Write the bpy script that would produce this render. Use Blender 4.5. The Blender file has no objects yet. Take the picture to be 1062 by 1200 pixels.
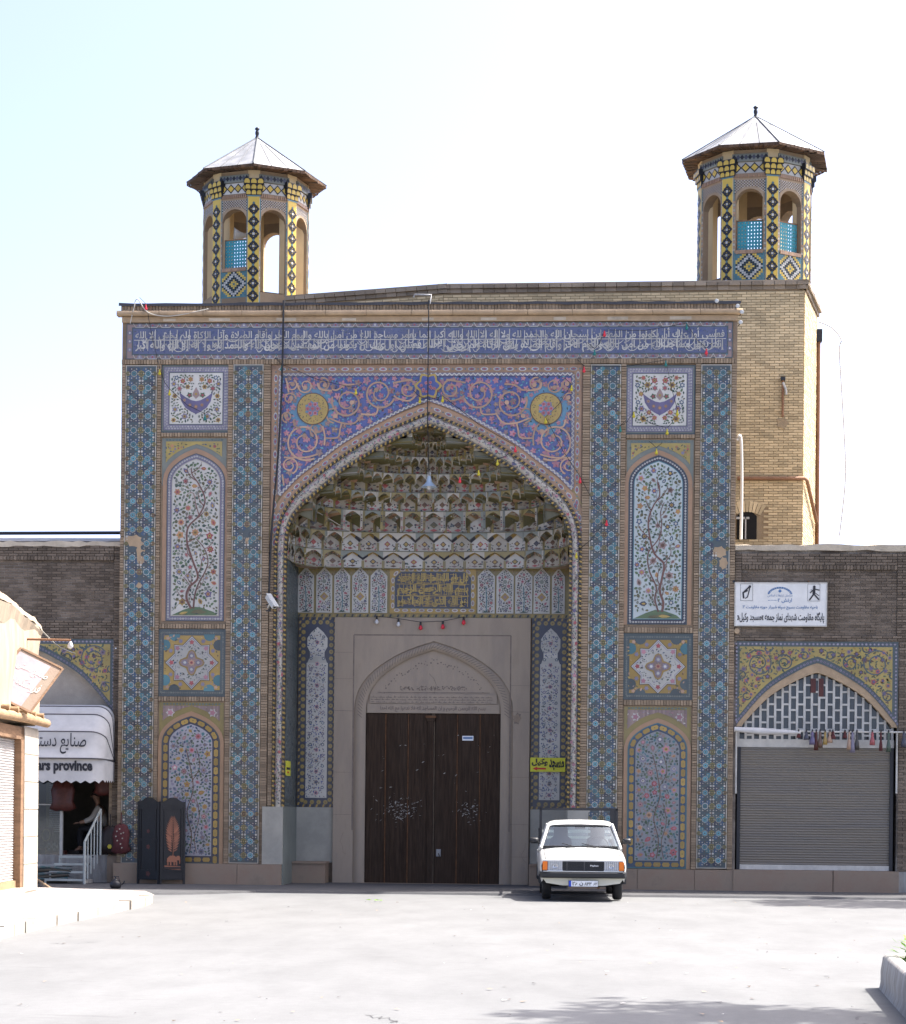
import bpy, math, random
from mathutils import Vector, Matrix
random.seed(7)
rnd = random.random
uni = random.uniform
R = math.radians
PI = math.pi
SC = bpy.context.scene
COL = SC.collection

# ------------------------------------------------------------------ camera
FPX, U0, V0, EYE = 2500.0, 531.0, 953.0, 1.6       # focal length and principal point in photo pixels
TH = math.atan((680 - 531) / FPX)                   # the portal's normal against the optical axis
RHO = R(0.6)                                        # slight roll of the hand-held camera
FW = (-math.sin(TH), math.cos(TH)); RT = (math.cos(TH), math.sin(TH))
def ray(u, v):
    du = u - U0; dv = V0 - v
    a = du*math.cos(RHO) - dv*math.sin(RHO); b = du*math.sin(RHO) + dv*math.cos(RHO)
    return (FW[0]*FPX + RT[0]*a, FW[1]*FPX + RT[1]*a, b)
_r = ray(503, 1041); _t = -EYE/_r[2]
CAM = (-_r[0]*_t, -_r[1]*_t, EYE)
def P(u, v, Y=0.0):                                 # pixel -> (x, z) on the wall plane y = Y
    r = ray(u, v); t = (Y - CAM[1])/r[1]
    return (CAM[0] + r[0]*t, CAM[2] + r[2]*t)
def PX(u, v, Y=0.0): return P(u, v, Y)[0]
def PZ(u, v, Y=0.0): return P(u, v, Y)[1]
def G(u, v, z=0.0):                                 # pixel -> (x, y) on level ground
    r = ray(u, v); t = (z - EYE)/r[2]
    return (CAM[0] + r[0]*t, CAM[1] + r[1]*t)
cd = bpy.data.cameras.new('camera'); co = bpy.data.objects.new('camera', cd); COL.objects.link(co)
cd.sensor_fit = 'HORIZONTAL'; cd.sensor_width = 36.0; cd.lens = 36.0*FPX/1062.0
cd.shift_y = (V0 - 600.0)/1062.0; cd.clip_end = 3000; cd.clip_start = 0.5
co.location = CAM
_f = Vector((FW[0], FW[1], 0)); _rr = Vector((RT[0], RT[1], 0)); _up = Vector((0, 0, 1))
_m = Matrix((_rr, _up, -_f)).transposed()
# the principal point sits on the horizon, roll turns about it
co.rotation_euler = (_m @ Matrix.Rotation(RHO, 3, 'Z')).to_euler()
SC.camera = co

# ------------------------------------------------------------------ sky, sun, exposure
SUN = Vector((0.60, 0.275, 1.0)).normalized()       # towards the sun: high, behind the portal and to the right
w = bpy.data.worlds.new('World'); SC.world = w; w.use_nodes = True
nt = w.node_tree; bg = nt.nodes['Background']
sky = nt.nodes.new('ShaderNodeTexSky'); sky.sky_type = 'NISHITA'; sky.sun_disc = False
sky.sun_elevation = math.asin(SUN.z); sky.sun_rotation = math.atan2(SUN.x, SUN.y)
sky.altitude = 1500; sky.air_density = 0.35; sky.dust_density = 10.0; sky.ozone_density = 1.0
nt.links.new(sky.outputs[0], bg.inputs[0]); bg.inputs[1].default_value = 0.15
sl = bpy.data.lights.new('sun', 'SUN'); so = bpy.data.objects.new('sun', sl); COL.objects.link(so)
sl.energy = 2.45; sl.angle = R(0.53); sl.color = (1.0, 0.965, 0.915)
so.rotation_euler = SUN.to_track_quat('Z', 'Y').to_euler(); so.location = (20, 10, 60)
vs = SC.view_settings
vs.view_transform = 'Standard'; vs.look = 'None'; vs.gamma = 1; vs.exposure = 2.28
SC.render.engine = 'CYCLES'

# ------------------------------------------------------------------ materials
MATS = {}
def mat(name, rgb, rough=0.6, isl=0.0, noise=0.0, nscale=3.0, bump=0.0, bscale=40.0, metal=0.0, spec=0.4, rgb2=None, coords='Object', stretch=None, dust=0.0):
    m = bpy.data.materials.new(name); m.use_nodes = True; n = m.node_tree.nodes; l = m.node_tree.links
    b = n['Principled BSDF']; b.inputs['Roughness'].default_value = rough; b.inputs['Metallic'].default_value = metal
    b.inputs['Specular IOR Level'].default_value = spec
    c = n.new('ShaderNodeRGB'); c.outputs[0].default_value = (*rgb, 1); out = c.outputs[0]
    tc = n.new('ShaderNodeTexCoord'); vec = tc.outputs[coords]
    if stretch:
        mp = n.new('ShaderNodeMapping'); mp.inputs['Scale'].default_value = stretch; l.new(vec, mp.inputs[0]); vec = mp.outputs[0]
    if noise or rgb2:
        t = n.new('ShaderNodeTexNoise'); t.inputs['Scale'].default_value = nscale; t.inputs['Detail'].default_value = 6; t.inputs['Roughness'].default_value = 0.65
        l.new(vec, t.inputs['Vector'])
        if rgb2:
            r = n.new('ShaderNodeMapRange'); r.inputs[1].default_value = 0.42; r.inputs[2].default_value = 0.62; l.new(t.outputs[0], r.inputs[0])
            x = n.new('ShaderNodeMix'); x.data_type = 'RGBA'; l.new(r.outputs[0], x.inputs[0]); l.new(out, x.inputs[6]); x.inputs[7].default_value = (*rgb2, 1); out = x.outputs[2]
        if noise:
            r = n.new('ShaderNodeMapRange'); r.inputs[1].default_value = 0.25; r.inputs[2].default_value = 0.75; r.inputs[3].default_value = 1-noise; r.inputs[4].default_value = 1+noise*0.7
            l.new(t.outputs[0], r.inputs[0])
            x = n.new('ShaderNodeVectorMath'); x.operation = 'SCALE'; l.new(out, x.inputs[0]); l.new(r.outputs[0], x.inputs[3]); out = x.outputs[0]
    if dust:                                       # pale street dust lying unevenly on the glaze
        t2 = n.new('ShaderNodeTexNoise'); t2.inputs['Scale'].default_value = 0.9; t2.inputs['Detail'].default_value = 8; l.new(vec, t2.inputs['Vector'])
        r = n.new('ShaderNodeMapRange'); r.inputs[1].default_value = .3; r.inputs[2].default_value = .72; r.inputs[3].default_value = dust*.45; r.inputs[4].default_value = dust*1.4; l.new(t2.outputs[0], r.inputs[0])
        x = n.new('ShaderNodeMix'); x.data_type = 'RGBA'; l.new(r.outputs[0], x.inputs[0]); l.new(out, x.inputs[6]); x.inputs[7].default_value = (.26, .225, .18, 1); out = x.outputs[2]
    if isl:
        g = n.new('ShaderNodeNewGeometry')
        r = n.new('ShaderNodeMapRange'); r.inputs[3].default_value = 1-isl; r.inputs[4].default_value = 1+isl; l.new(g.outputs['Random Per Island'], r.inputs[0])
        x = n.new('ShaderNodeVectorMath'); x.operation = 'SCALE'; l.new(out, x.inputs[0]); l.new(r.outputs[0], x.inputs[3]); out = x.outputs[0]
    l.new(out, b.inputs['Base Color'])
    if bump:
        t = n.new('ShaderNodeTexNoise'); t.inputs['Scale'].default_value = bscale; t.inputs['Detail'].default_value = 5; l.new(vec, t.inputs['Vector'])
        p = n.new('ShaderNodeBump'); p.inputs['Strength'].default_value = bump; p.inputs['Distance'].default_value = 0.02; l.new(t.outputs[0], p.inputs['Height']); l.new(p.outputs[0], b.inputs['Normal'])
    MATS[name] = m
    return m
def tile(name, rgb, isl=0.22): mat(name, tuple(c*.80 for c in rgb), rough=0.34, isl=isl, noise=0.2, nscale=2.3, spec=0.5, dust=.12)
for nm, c in dict(navy=(.028, .036, .07), treebark=(.17, .065, .045), blue=(.032, .085, .16), royal=(.045, .075, .27), teal=(.05, .19, .225), ltblue=(.12, .34, .40), white=(.58, .56, .50),
                  cream=(.46, .42, .34), olive=(.11, .10, .035), brown=(.12, .055, .03), gold=(.42, .27, .05), yellow=(.47, .33, .075), pink=(.46, .20, .25),
                  red=(.40, .07, .08), orange=(.46, .22, .09), green=(.085, .15, .06), dkgreen=(.03, .075, .05), lilac=(.22, .20, .28), violet=(.12, .10, .22), sage=(.20, .22, .18),
                  tan=(.40, .235, .125), peach=(.50, .31, .20), black=(.012, .012, .014), slate=(.055, .085, .095), rose=(.29, .20, .18), mustard=(.27, .21, .06), sky=(.11, .28, .42), pwhite=(.50, .56, .55)).items():
    tile(nm, c)
for nm, c in dict(royal_ground=(.05, .08, .27), yellow_ground=(.36, .27, .06), frieze_blue=(.065, .09, .20), mist=(.33, .33, .36), mist_dark=(.22, .24, .26)).items(): mat(nm, c, .34, noise=.3, nscale=2, spec=.5, dust=.18)
mat('bright_yellow', (.56, .39, .06), .34, isl=.15, noise=.15, nscale=3)
mat('jet', (.012, .011, .012), .35, isl=.2)
mat('parapet_brick', (.27, .215, .155), .9, isl=.25, noise=.25, nscale=1.5, bump=.3)
mat('wood_dark', (.10, .058, .034), .85, isl=.4, noise=.4, nscale=6)
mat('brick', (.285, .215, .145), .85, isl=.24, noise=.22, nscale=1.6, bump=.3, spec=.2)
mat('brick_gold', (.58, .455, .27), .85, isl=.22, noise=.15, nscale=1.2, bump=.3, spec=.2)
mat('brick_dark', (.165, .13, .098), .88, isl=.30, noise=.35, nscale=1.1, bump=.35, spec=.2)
mat('brick_pale', (.36, .30, .24), .9, isl=.2, noise=.3, nscale=1.0, bump=.3, spec=.2)
mat('mortar', (.25, .19, .135), .9, noise=.3, nscale=4, bump=.3, spec=.15)
mat('mortar_gold', (.33, .25, .155), .9, noise=.2, nscale=4, bump=.3, spec=.15)
mat('mortar_dark', (.13, .105, .085), .9, noise=.4, nscale=1.1, bump=.4, spec=.15, rgb2=(.30, .265, .225))
mat('cornice', (.40, .29, .18), .8, noise=.3, nscale=3, bump=.3)
mat('roof_dark', (.045, .045, .05), .6, noise=.3)
mat('plaster', (.50, .43, .33), .9, noise=.35, nscale=2.5, bump=.4)
mat('stone', (.41, .335, .255), .8, noise=.3, nscale=1.6, bump=.2, bscale=20, spec=.25, rgb2=(.285, .235, .185), stretch=(1.6, 1.6, .35), dust=.1)
mat('stone_cut', (.20, .16, .13), .8, noise=.3, nscale=9)
mat('marble', (.40, .38, .32), .5, noise=.25, nscale=1.6, rgb2=(.27, .26, .22))
mat('marble_green', (.17, .19, .17), .45, noise=.3, nscale=1.2)
mat('skirting', (.30, .23, .165), .7, noise=.3, nscale=2.2, rgb2=(.24, .17, .12), bump=.15)
mat('wood_door', (.034, .020, .0125), .75, spec=.15, isl=.35, noise=.5, nscale=5, bump=.45, bscale=18, stretch=(5, 5, .35), rgb2=(.042, .026, .017), dust=.03)
mat('wood_seam', (.13, .066, .034), .75, spec=.15, noise=.5, nscale=6)
mat('scuff', (.36, .34, .31), .8, isl=.5)
def asphalt():
    m = mat('asphalt', (.163, .164, .161), .92, spec=.2); n = m.node_tree.nodes; l = m.node_tree.links; b = n['Principled BSDF']
    tc = n.new('ShaderNodeTexCoord'); out = n['RGB'].outputs[0]
    for sc, lo, hi, a0, a1, st in ((.25, .35, .65, .93, 1.05, (1, .5, 1)), (1.6, .4, .7, 1.05, .90, (1, .35, 1)), (9, .35, .75, 1.03, .93, (1, 1, 1)), (70, .25, .8, .86, 1.12, (1, 1, 1)), (3.0, .62, .72, 1.0, .80, (.25, 1, 1))):
        mp = n.new('ShaderNodeMapping'); mp.inputs['Scale'].default_value = st; l.new(tc.outputs['Object'], mp.inputs[0])
        t = n.new('ShaderNodeTexNoise'); t.inputs['Scale'].default_value = sc; t.inputs['Detail'].default_value = 7; t.inputs['Roughness'].default_value = .6; l.new(mp.outputs[0], t.inputs['Vector'])
        r = n.new('ShaderNodeMapRange'); r.inputs[1].default_value = lo; r.inputs[2].default_value = hi; r.inputs[3].default_value = a0; r.inputs[4].default_value = a1; l.new(t.outputs[0], r.inputs[0])
        x = n.new('ShaderNodeVectorMath'); x.operation = 'SCALE'; l.new(out, x.inputs[0]); l.new(r.outputs[0], x.inputs[3]); out = x.outputs[0]
    l.new(out, b.inputs['Base Color'])
    p = n.new('ShaderNodeBump'); p.inputs['Strength'].default_value = .35; p.inputs['Distance'].default_value = .01; l.new(t.outputs[0], p.inputs['Height'])
asphalt()
mat('asphalt_worn', (.095, .094, .095), .9, noise=.2, nscale=1.3, bump=.35, bscale=50, spec=.2)
mat('paving', (.36, .32, .29), .85, noise=.25, nscale=2.5, bump=.3, bscale=30, rgb2=(.30, .25, .225))
mat('kerb_stone', (.37, .335, .28), .85, noise=.35, nscale=3, bump=.35)
mat('concrete', (.42, .40, .365), .85, noise=.32, nscale=2.2, bump=.35, bscale=25, stretch=(2.5, 2.5, .5), rgb2=(.22, .20, .18))
mat('mud', (.36, .295, .22), .95, noise=.25, nscale=2.4, bump=.7, bscale=9, rgb2=(.39, .31, .225), stretch=(1.5, 1.5, .4), spec=.1)
mat('limewash', (.40, .35, .285), .9, noise=.2, nscale=3, bump=.3)
mat('wood_old', (.23, .135, .075), .8, noise=.4, nscale=5, bump=.4, stretch=(.4, .4, 3))
mat('wood_pale', (.34, .22, .12), .8, noise=.35, nscale=5, bump=.4)
mat('shutter_pale', (.42, .40, .38), .5, noise=.15, nscale=3)
mat('shutter', (.25, .22, .175), .65, noise=.4, nscale=1.0, stretch=(.3, 1, 6), rgb2=(.165, .15, .13), spec=.2)
mat('white_paint', (.70, .69, .65), .55, noise=.12, nscale=4)
mat('old_white', (.50, .48, .43), .6, noise=.25, nscale=5)
mat('canvas', (.56, .54, .51), .8, noise=.16, nscale=2.6, spec=.2)
mat('canvas_seam', (.09, .085, .09), .8)
mat('ink', (.03, .03, .035), .7)
mat('blue_ink', (.06, .16, .34), .7)
mat('sign_yellow', (.62, .60, .04), .5)
mat('sign_red', (.55, .03, .02), .5)
mat('metal_dark', (.03, .03, .033), .45, metal=.3)
mat('metal_white', (.56, .56, .53), .45, noise=.1)
mat('metal_sheet', (.26, .265, .27), .55, noise=.3, nscale=2.5, metal=.2, rgb2=(.33, .325, .32))
mat('seam_grey', (.06, .065, .07), .6, noise=.3)
mat('pipe_rust', (.24, .12, .06), .7, noise=.3)
mat('cable', (.02, .02, .022), .6)
mat('cable_pale', (.45, .42, .36), .7)
mat('steel_rail', (.40, .42, .38), .5, noise=.2)
mat('dark_void', (.012, .011, .010), .9)
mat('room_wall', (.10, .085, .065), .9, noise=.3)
mat('lacquer', (.011, .010, .010), .45, noise=.3, nscale=20, bump=.35, bscale=90)
mat('copper', (.22, .085, .045), .5, isl=.25)
mat('leather_red', (.085, .022, .016), .45, noise=.4, nscale=9, bump=.3)
mat('leather_dark', (.02, .013, .011), .45, noise=.4, nscale=9)
mat('rug_red', (.09, .024, .024), .85, isl=.4, noise=.3, nscale=14)
mat('cloth_teal', (.08, .15, .15), .85, noise=.4, nscale=8, rgb2=(.19, .16, .15))
mat('trellis', (.035, .25, .30), .5, noise=.2)
mat('bark', (.12, .085, .06), .9, noise=.4, bump=.6, bscale=14)
mat('soil', (.10, .07, .05), .95, noise=.4, nscale=10)
mat('rubber', (.016, .016, .017), .75, noise=.2)
mat('black_plastic', (.02, .02, .021), .5)
mat('car_white', (.56, .56, .535), .25, spec=.5, noise=.05, nscale=3, dust=.04)
mat('car_cream', (.60, .59, .50), .35)
mat('chrome', (.55, .56, .58), .18, metal=1.0)
mat('lamp_glass', (.32, .33, .34), .12, noise=.25, nscale=30)
mat('amber', (.70, .17, .015), .2)
mat('seat_grey', (.115, .11, .11), .85)
mat('plate_white', (.70, .72, .74), .4)
mat('skin', (.30, .17, .115), .55)
mat('shirt', (.42, .39, .34), .85)
mat('trousers', (.018, .017, .02), .85)
mat('hair', (.012, .009, .008), .6)
mat('lamp_blue', (.42, .52, .62), .4)
def leafmat(name, rgb, trans=.35):
    m = mat(name, rgb, .55, isl=.45, spec=.3)
    n = m.node_tree.nodes; l = m.node_tree.links
    b = n['Principled BSDF']; t = n.new('ShaderNodeBsdfTranslucent'); t.inputs[0].default_value = (rgb[0]*1.6, rgb[1]*1.8, rgb[2], 1)
    x = n.new('ShaderNodeMixShader'); x.inputs[0].default_value = trans
    l.new(b.outputs[0], x.inputs[1]); l.new(t.outputs[0], x.inputs[2]); l.new(x.outputs[0], n['Material Output'].inputs[0])
leafmat('leaf', (.07, .125, .03)); leafmat('leaf_bright', (.15, .26, .03))
def glassmat(name, tint, fac):
    m = bpy.data.materials.new(name); m.use_nodes = True; n = m.node_tree.nodes; l = m.node_tree.links
    n.remove(n['Principled BSDF'])
    t = n.new('ShaderNodeBsdfTransparent'); t.inputs[0].default_value = (*tint, 1)
    g = n.new('ShaderNodeBsdfGlossy'); g.inputs['Roughness'].default_value = .04; g.inputs[0].default_value = (.85, .93, 1, 1)
    x = n.new('ShaderNodeMixShader'); x.inputs[0].default_value = fac
    l.new(t.outputs[0], x.inputs[1]); l.new(g.outputs[0], x.inputs[2]); l.new(x.outputs[0], n['Material Output'].inputs[0])
    MATS[name] = m
glassmat('glass', (.74, .84, .87), .13)
glassmat('glass_dark', (.30, .34, .36), .10)
mat('pane', (.05, .058, .062), .12, noise=.3, nscale=4, spec=.6)
for k, c in dict(bulb_red=(.60, .03, .05), bulb_yellow=(.48, .40, .03), bulb_green=(.02, .16, .14), bulb_white=(.6, .6, .6)).items(): mat(k, c, .15)

# ------------------------------------------------------------------ mesh builder
ORG = {}
class MB:
    def __init__(s, T=None): s.v = []; s.f = []; s.m = []; s.T = T; s.k = 0; s.smooth = set()
    def pts(s, ps):
        i = len(s.v)
        s.v.extend([s.T(*p) for p in ps] if s.T else [tuple(p) for p in ps]); return i
    def face(s, ps, m): i = s.pts(ps); s.f.append(tuple(range(i, i+len(ps)))); s.m.append(m)
    def flat(s, ps, m, y):                       # 2-D outline (x, z) laid on a wall facing -y; every piece gets its own tiny step
        s.k += 1; yy = y - (s.k % 13)*0.00025
        a = 0
        for i in range(len(ps)):
            x1, z1 = ps[i]; x2, z2 = ps[(i+1) % len(ps)]; a += x1*z2 - x2*z1
        if a < 0: ps = ps[::-1]
        s.face([(x, yy, z) for x, z in ps], m)
    def box(s, x0, x1, y0, y1, z0, z1, m, skip=''):
        i = s.pts([(x0, y0, z0), (x1, y0, z0), (x1, y1, z0), (x0, y1, z0), (x0, y0, z1), (x1, y0, z1), (x1, y1, z1), (x0, y1, z1)])
        F = dict(b=(0, 3, 2, 1), t=(4, 5, 6, 7), f=(0, 1, 5, 4), k=(2, 3, 7, 6), l=(3, 0, 4, 7), r=(1, 2, 6, 5))
        for c, q in F.items():
            if c not in skip: s.f.append(tuple(i+j for j in q)); s.m.append(m)
    def grid(s, rows, m, closed=False, smooth=True, flip=False):
        n = len(rows[0]); i = s.pts([p for r in rows for p in r]); st = len(s.f)
        for a in range(len(rows)-1):
            for b in range(n if closed else n-1):
                q = (i+a*n+b, i+a*n+(b+1) % n, i+(a+1)*n+(b+1) % n, i+(a+1)*n+b)
                s.f.append(q[::-1] if flip else q); s.m.append(m if isinstance(m, str) else m(a, b))
        if smooth: s.smooth.update(range(st, len(s.f)))
    def tube(s, path, r, m, n=8, cap=True):
        path = [Vector(p) for p in path]; rows = []
        rr = r if isinstance(r, (list, tuple)) else [r]*len(path)
        up = Vector((0, 0, 1))
        for k, p in enumerate(path):
            d = (path[min(k+1, len(path)-1)] - path[max(k-1, 0)]).normalized()
            a = d.cross(up if abs(d.z) < .95 else Vector((1, 0, 0))).normalized(); b = d.cross(a)
            rows.append([tuple(p + (a*math.cos(2*PI*j/n) + b*math.sin(2*PI*j/n))*rr[k]) for j in range(n)])
        s.grid(rows, m, closed=True)
        if cap: s.face(rows[0][::-1], m); s.face(rows[-1], m)
    def lathe(s, prof, c, m, n=16, axis='z'):
        rows = []
        for r, h in prof:
            row = []
            for j in range(n):
                a = 2*PI*j/n; q = (r*math.cos(a), r*math.sin(a), h)
                if axis == 'y': q = (q[0], q[2], q[1])
                if axis == 'x': q = (q[2], q[0], q[1])
                row.append((c[0]+q[0], c[1]+q[1], c[2]+q[2]))
            rows.append(row)
        s.grid(rows, m, closed=True)
    def prism(s, outline, y0, y1, m):            # (x, z) outline extruded along y
        n = len(outline); s.face([(x, y0, z) for x, z in outline], m); s.face([(x, y1, z) for x, z in outline[::-1]], m)
        for i in range(n):
            a = outline[i]; b = outline[(i+1) % n]; s.face([(a[0], y0, a[1]), (a[0], y1, a[1]), (b[0], y1, b[1]), (b[0], y0, b[1])], m)
    def build(s, name, parent=None, org=None, kind=None, weld=False):
        me = bpy.data.meshes.new(name)
        o = bpy.data.objects.new(name, me); COL.objects.link(o)
        if parent is not None: org = ORG.get(parent.name, (0, 0, 0)); o.parent = parent
        org = org or (0, 0, 0); ORG[o.name] = org
        if parent is None: o.location = org
        me.from_pydata([(a-org[0], b-org[1], c-org[2]) for a, b, c in s.v], [], s.f)
        names = sorted(set(s.m)); ix = {n: i for i, n in enumerate(names)}
        for n in names: me.materials.append(MATS[n])
        me.polygons.foreach_set('material_index', [ix[q] for q in s.m])
        if s.smooth: me.polygons.foreach_set('use_smooth', [i in s.smooth for i in range(len(s.f))])
        me.update()
        if kind: o['kind'] = kind
        return o
def tag(o, label, cat, group=None):
    o['label'] = label; o['category'] = cat
    if group: o['group'] = group
    return o
def thing(name, org, label, cat, group=None):
    o = bpy.data.objects.new(name, None); COL.objects.link(o); o.location = org; o.empty_display_size = .2
    ORG[o.name] = tuple(org); return tag(o, label, cat, group)

# ------------------------------------------------------------------ 2-D ornament helpers
def circ(cx, cz, r, n=10, a0=0.0, sx=1.0): return [(cx+sx*r*math.cos(a0+2*PI*i/n), cz+r*math.sin(a0+2*PI*i/n)) for i in range(n)]
def lobed(cx, cz, r, n, amp=.25, a0=0.0, q=3): return [(cx+r*(1-amp+amp*math.cos(n*(2*PI*i/(n*q))))*math.cos(a0+2*PI*i/(n*q)), cz+r*(1-amp+amp*math.cos(n*(2*PI*i/(n*q))))*math.sin(a0+2*PI*i/(n*q))) for i in range(n*q)]
def star(cx, cz, r, n, k=.6, a0=0.0): return [(cx+(r if i % 2 == 0 else r*k)*math.cos(a0+PI*i/n), cz+(r if i % 2 == 0 else r*k)*math.sin(a0+PI*i/n)) for i in range(2*n)]
def leafp(x, z, L, a, wd=.38):
    c, s = math.cos(a), math.sin(a)
    return [(x+L*(t*c-wd*h*s), z+L*(t*s+wd*h*c)) for t, h in ((0, 0), (.3, -.5), (.65, -.42), (1, 0), (.65, .42), (.3, .5))]
def stroke(mb, pts, wd, m, y, taper=None):
    n = len(pts)
    mb.k += 1; yy = y - (mb.k % 13)*0.00025
    L = []
    for i in range(n):
        x0, z0 = pts[max(i-1, 0)]; x1, z1 = pts[min(i+1, n-1)]
        dx, dz = x1-x0, z1-z0; d = math.hypot(dx, dz) or 1; h = wd/2*(taper(i/(n-1)) if taper else 1)
        L.append(((pts[i][0]-dz/d*h, pts[i][1]+dx/d*h), (pts[i][0]+dz/d*h, pts[i][1]-dx/d*h)))
    i0 = mb.pts([(p[0], yy, p[1]) for a in L for p in a])
    for i in range(n-1): mb.f.append((i0+2*i, i0+2*i+1, i0+2*i+3, i0+2*i+2)); mb.m.append(m)
def smooth(pts, n=6):                            # Catmull-Rom through the points
    out = []; q = [pts[0]]+list(pts)+[pts[-1]]
    for i in range(1, len(q)-2):
        for k in range(n):
            t = k/n
            out.append(tuple(.5*(2*q[i][j]+(q[i+1][j]-q[i-1][j])*t+(2*q[i-1][j]-5*q[i][j]+4*q[i+1][j]-q[i+2][j])*t*t+(3*q[i][j]-q[i-1][j]-3*q[i+1][j]+q[i+2][j])*t**3) for j in range(len(q[0]))))
    out.append(tuple(pts[-1])); return out
def along(path, step, off=0.0):
    out = []; need = step/2
    for i in range(len(path)-1):
        x0, z0 = path[i]; x1, z1 = path[i+1]; d = math.hypot(x1-x0, z1-z0)
        if d < 1e-6: continue
        a = math.atan2(z1-z0, x1-x0); t = need
        while t <= d:
            out.append((x0+(x1-x0)*t/d-math.sin(a)*off, z0+(z1-z0)*t/d+math.cos(a)*off, a)); t += step
        need = t-d
    return out
def inside(p, poly):
    x, z = p; c = False; j = len(poly)-1
    for i in range(len(poly)):
        xi, zi = poly[i]; xj, zj = poly[j]
        if (zi > z) != (zj > z) and x < (xj-xi)*(z-zi)/(zj-zi)+xi: c = not c
        j = i
    return c
def edge_dist(p, poly):
    b = 9e9; x, z = p
    for i in range(len(poly)):
        x0, z0 = poly[i-1]; x1, z1 = poly[i]; dx, dz = x1-x0, z1-z0; L = dx*dx+dz*dz or 1e-12
        t = max(0, min(1, ((x-x0)*dx+(z-z0)*dz)/L)); b = min(b, math.hypot(x-x0-t*dx, z-z0-t*dz))
    return b
def scatter(poly, rmin, rmax, tries, avoid=(), gap=1.05, pts=None):
    xs = [p[0] for p in poly]; zs = [p[1] for p in poly]; out = pts if pts is not None else []; new = []
    cell = {}
    cs = max([rmax]+[q[2] for q in out])*2.2
    def key(x, z): return (int(x//cs), int(z//cs))
    for q in out: cell.setdefault(key(q[0], q[1]), []).append(q)
    for _ in range(tries):
        r = uni(rmin, rmax); p = (uni(min(xs), max(xs)), uni(min(zs), max(zs)))
        if not inside(p, poly): continue
        kx, kz = key(*p); bad = False
        for a in (-1, 0, 1):
            for b in (-1, 0, 1):
                for q in cell.get((kx+a, kz+b), ()):
                    if math.hypot(p[0]-q[0], p[1]-q[1]) < (r+q[2])*gap: bad = True; break
        if bad or edge_dist(p, poly) < r*1.02: continue
        if any(math.hypot(p[0]-q[0], p[1]-q[1]) < r+q[2] for q in avoid): continue
        q = (p[0], p[1], r); out.append(q); new.append(q); cell.setdefault(key(*p), []).append(q)
    return new
def rect(x0, x1, z0, z1): return [(x0, z0), (x1, z0), (x1, z1), (x0, z1)]
def frame2(mb, x0, x1, z0, z1, wd, m, y):
    for r in (rect(x0, x1, z1-wd, z1), rect(x0, x1, z0, z0+wd), rect(x0, x0+wd, z0+wd, z1-wd), rect(x1-wd, x1, z0+wd, z1-wd)): mb.flat(r, m, y)
def flower(mb, x, z, r, m, c, y, n=None):
    n = n or random.choice((5, 6, 8))
    mb.flat(lobed(x, z, r, n, .22, uni(0, 3)), m, y); mb.flat(circ(x, z, r*.42, 7), c, y-.004)
    if r > .075: mb.flat(circ(x, z, r*.2, 6), 'brown', y-.008)
FLC = [('orange', 'gold'), ('red', 'gold'), ('lilac', 'gold'), ('rose', 'red'), ('violet', 'orange'), ('gold', 'brown'), ('blue', 'white'), ('orange', 'red')]
def blossom_field(mb, poly, y, rf=(.065, .105), nf=500, rl=(.028, .05), nl=2600, cols=FLC, avoid=(), leaves=('green', 'olive', 'dkgreen', 'sage'), sprig=True):
    F = scatter(poly, rf[0], rf[1], nf*2, avoid, 1.28)
    for x, z, r in F:
        a, b = random.choice(cols); k = rnd()
        if k < .6: flower(mb, x, z, r, a, b, y)
        else:                                    # a bud on two leaves
            t = uni(0, 2*PI)
            mb.flat(leafp(x-r*.8*math.cos(t), z-r*.8*math.sin(t), r*1.7, t, .6), a, y); mb.flat(leafp(x-r*.5*math.cos(t), z-r*.5*math.sin(t), r*.9, t, .5), b, y-.004)
    pts = [q for q in F]
    Lf = scatter(poly, rl[0], rl[1], nl*2, avoid, .82, pts)
    for x, z, r in Lf:
        t = uni(0, 2*PI); mb.flat(leafp(x-r*math.cos(t), z-r*math.sin(t), r*2.1, t, uni(.45, .8)), random.choice(leaves), y)
    if sprig:
        for x, z, r in F:
            for _ in range(2):
                t = uni(0, 2*PI); q = [(x+math.cos(t)*r, z+math.sin(t)*r)]
                for k in range(4):
                    t += uni(-.7, .7); q.append((q[-1][0]+math.cos(t)*r*.55, q[-1][1]+math.sin(t)*r*.55))
                if all(inside(p, poly) for p in q): stroke(mb, q, .008, 'green', y-.001)
    return F

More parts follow.
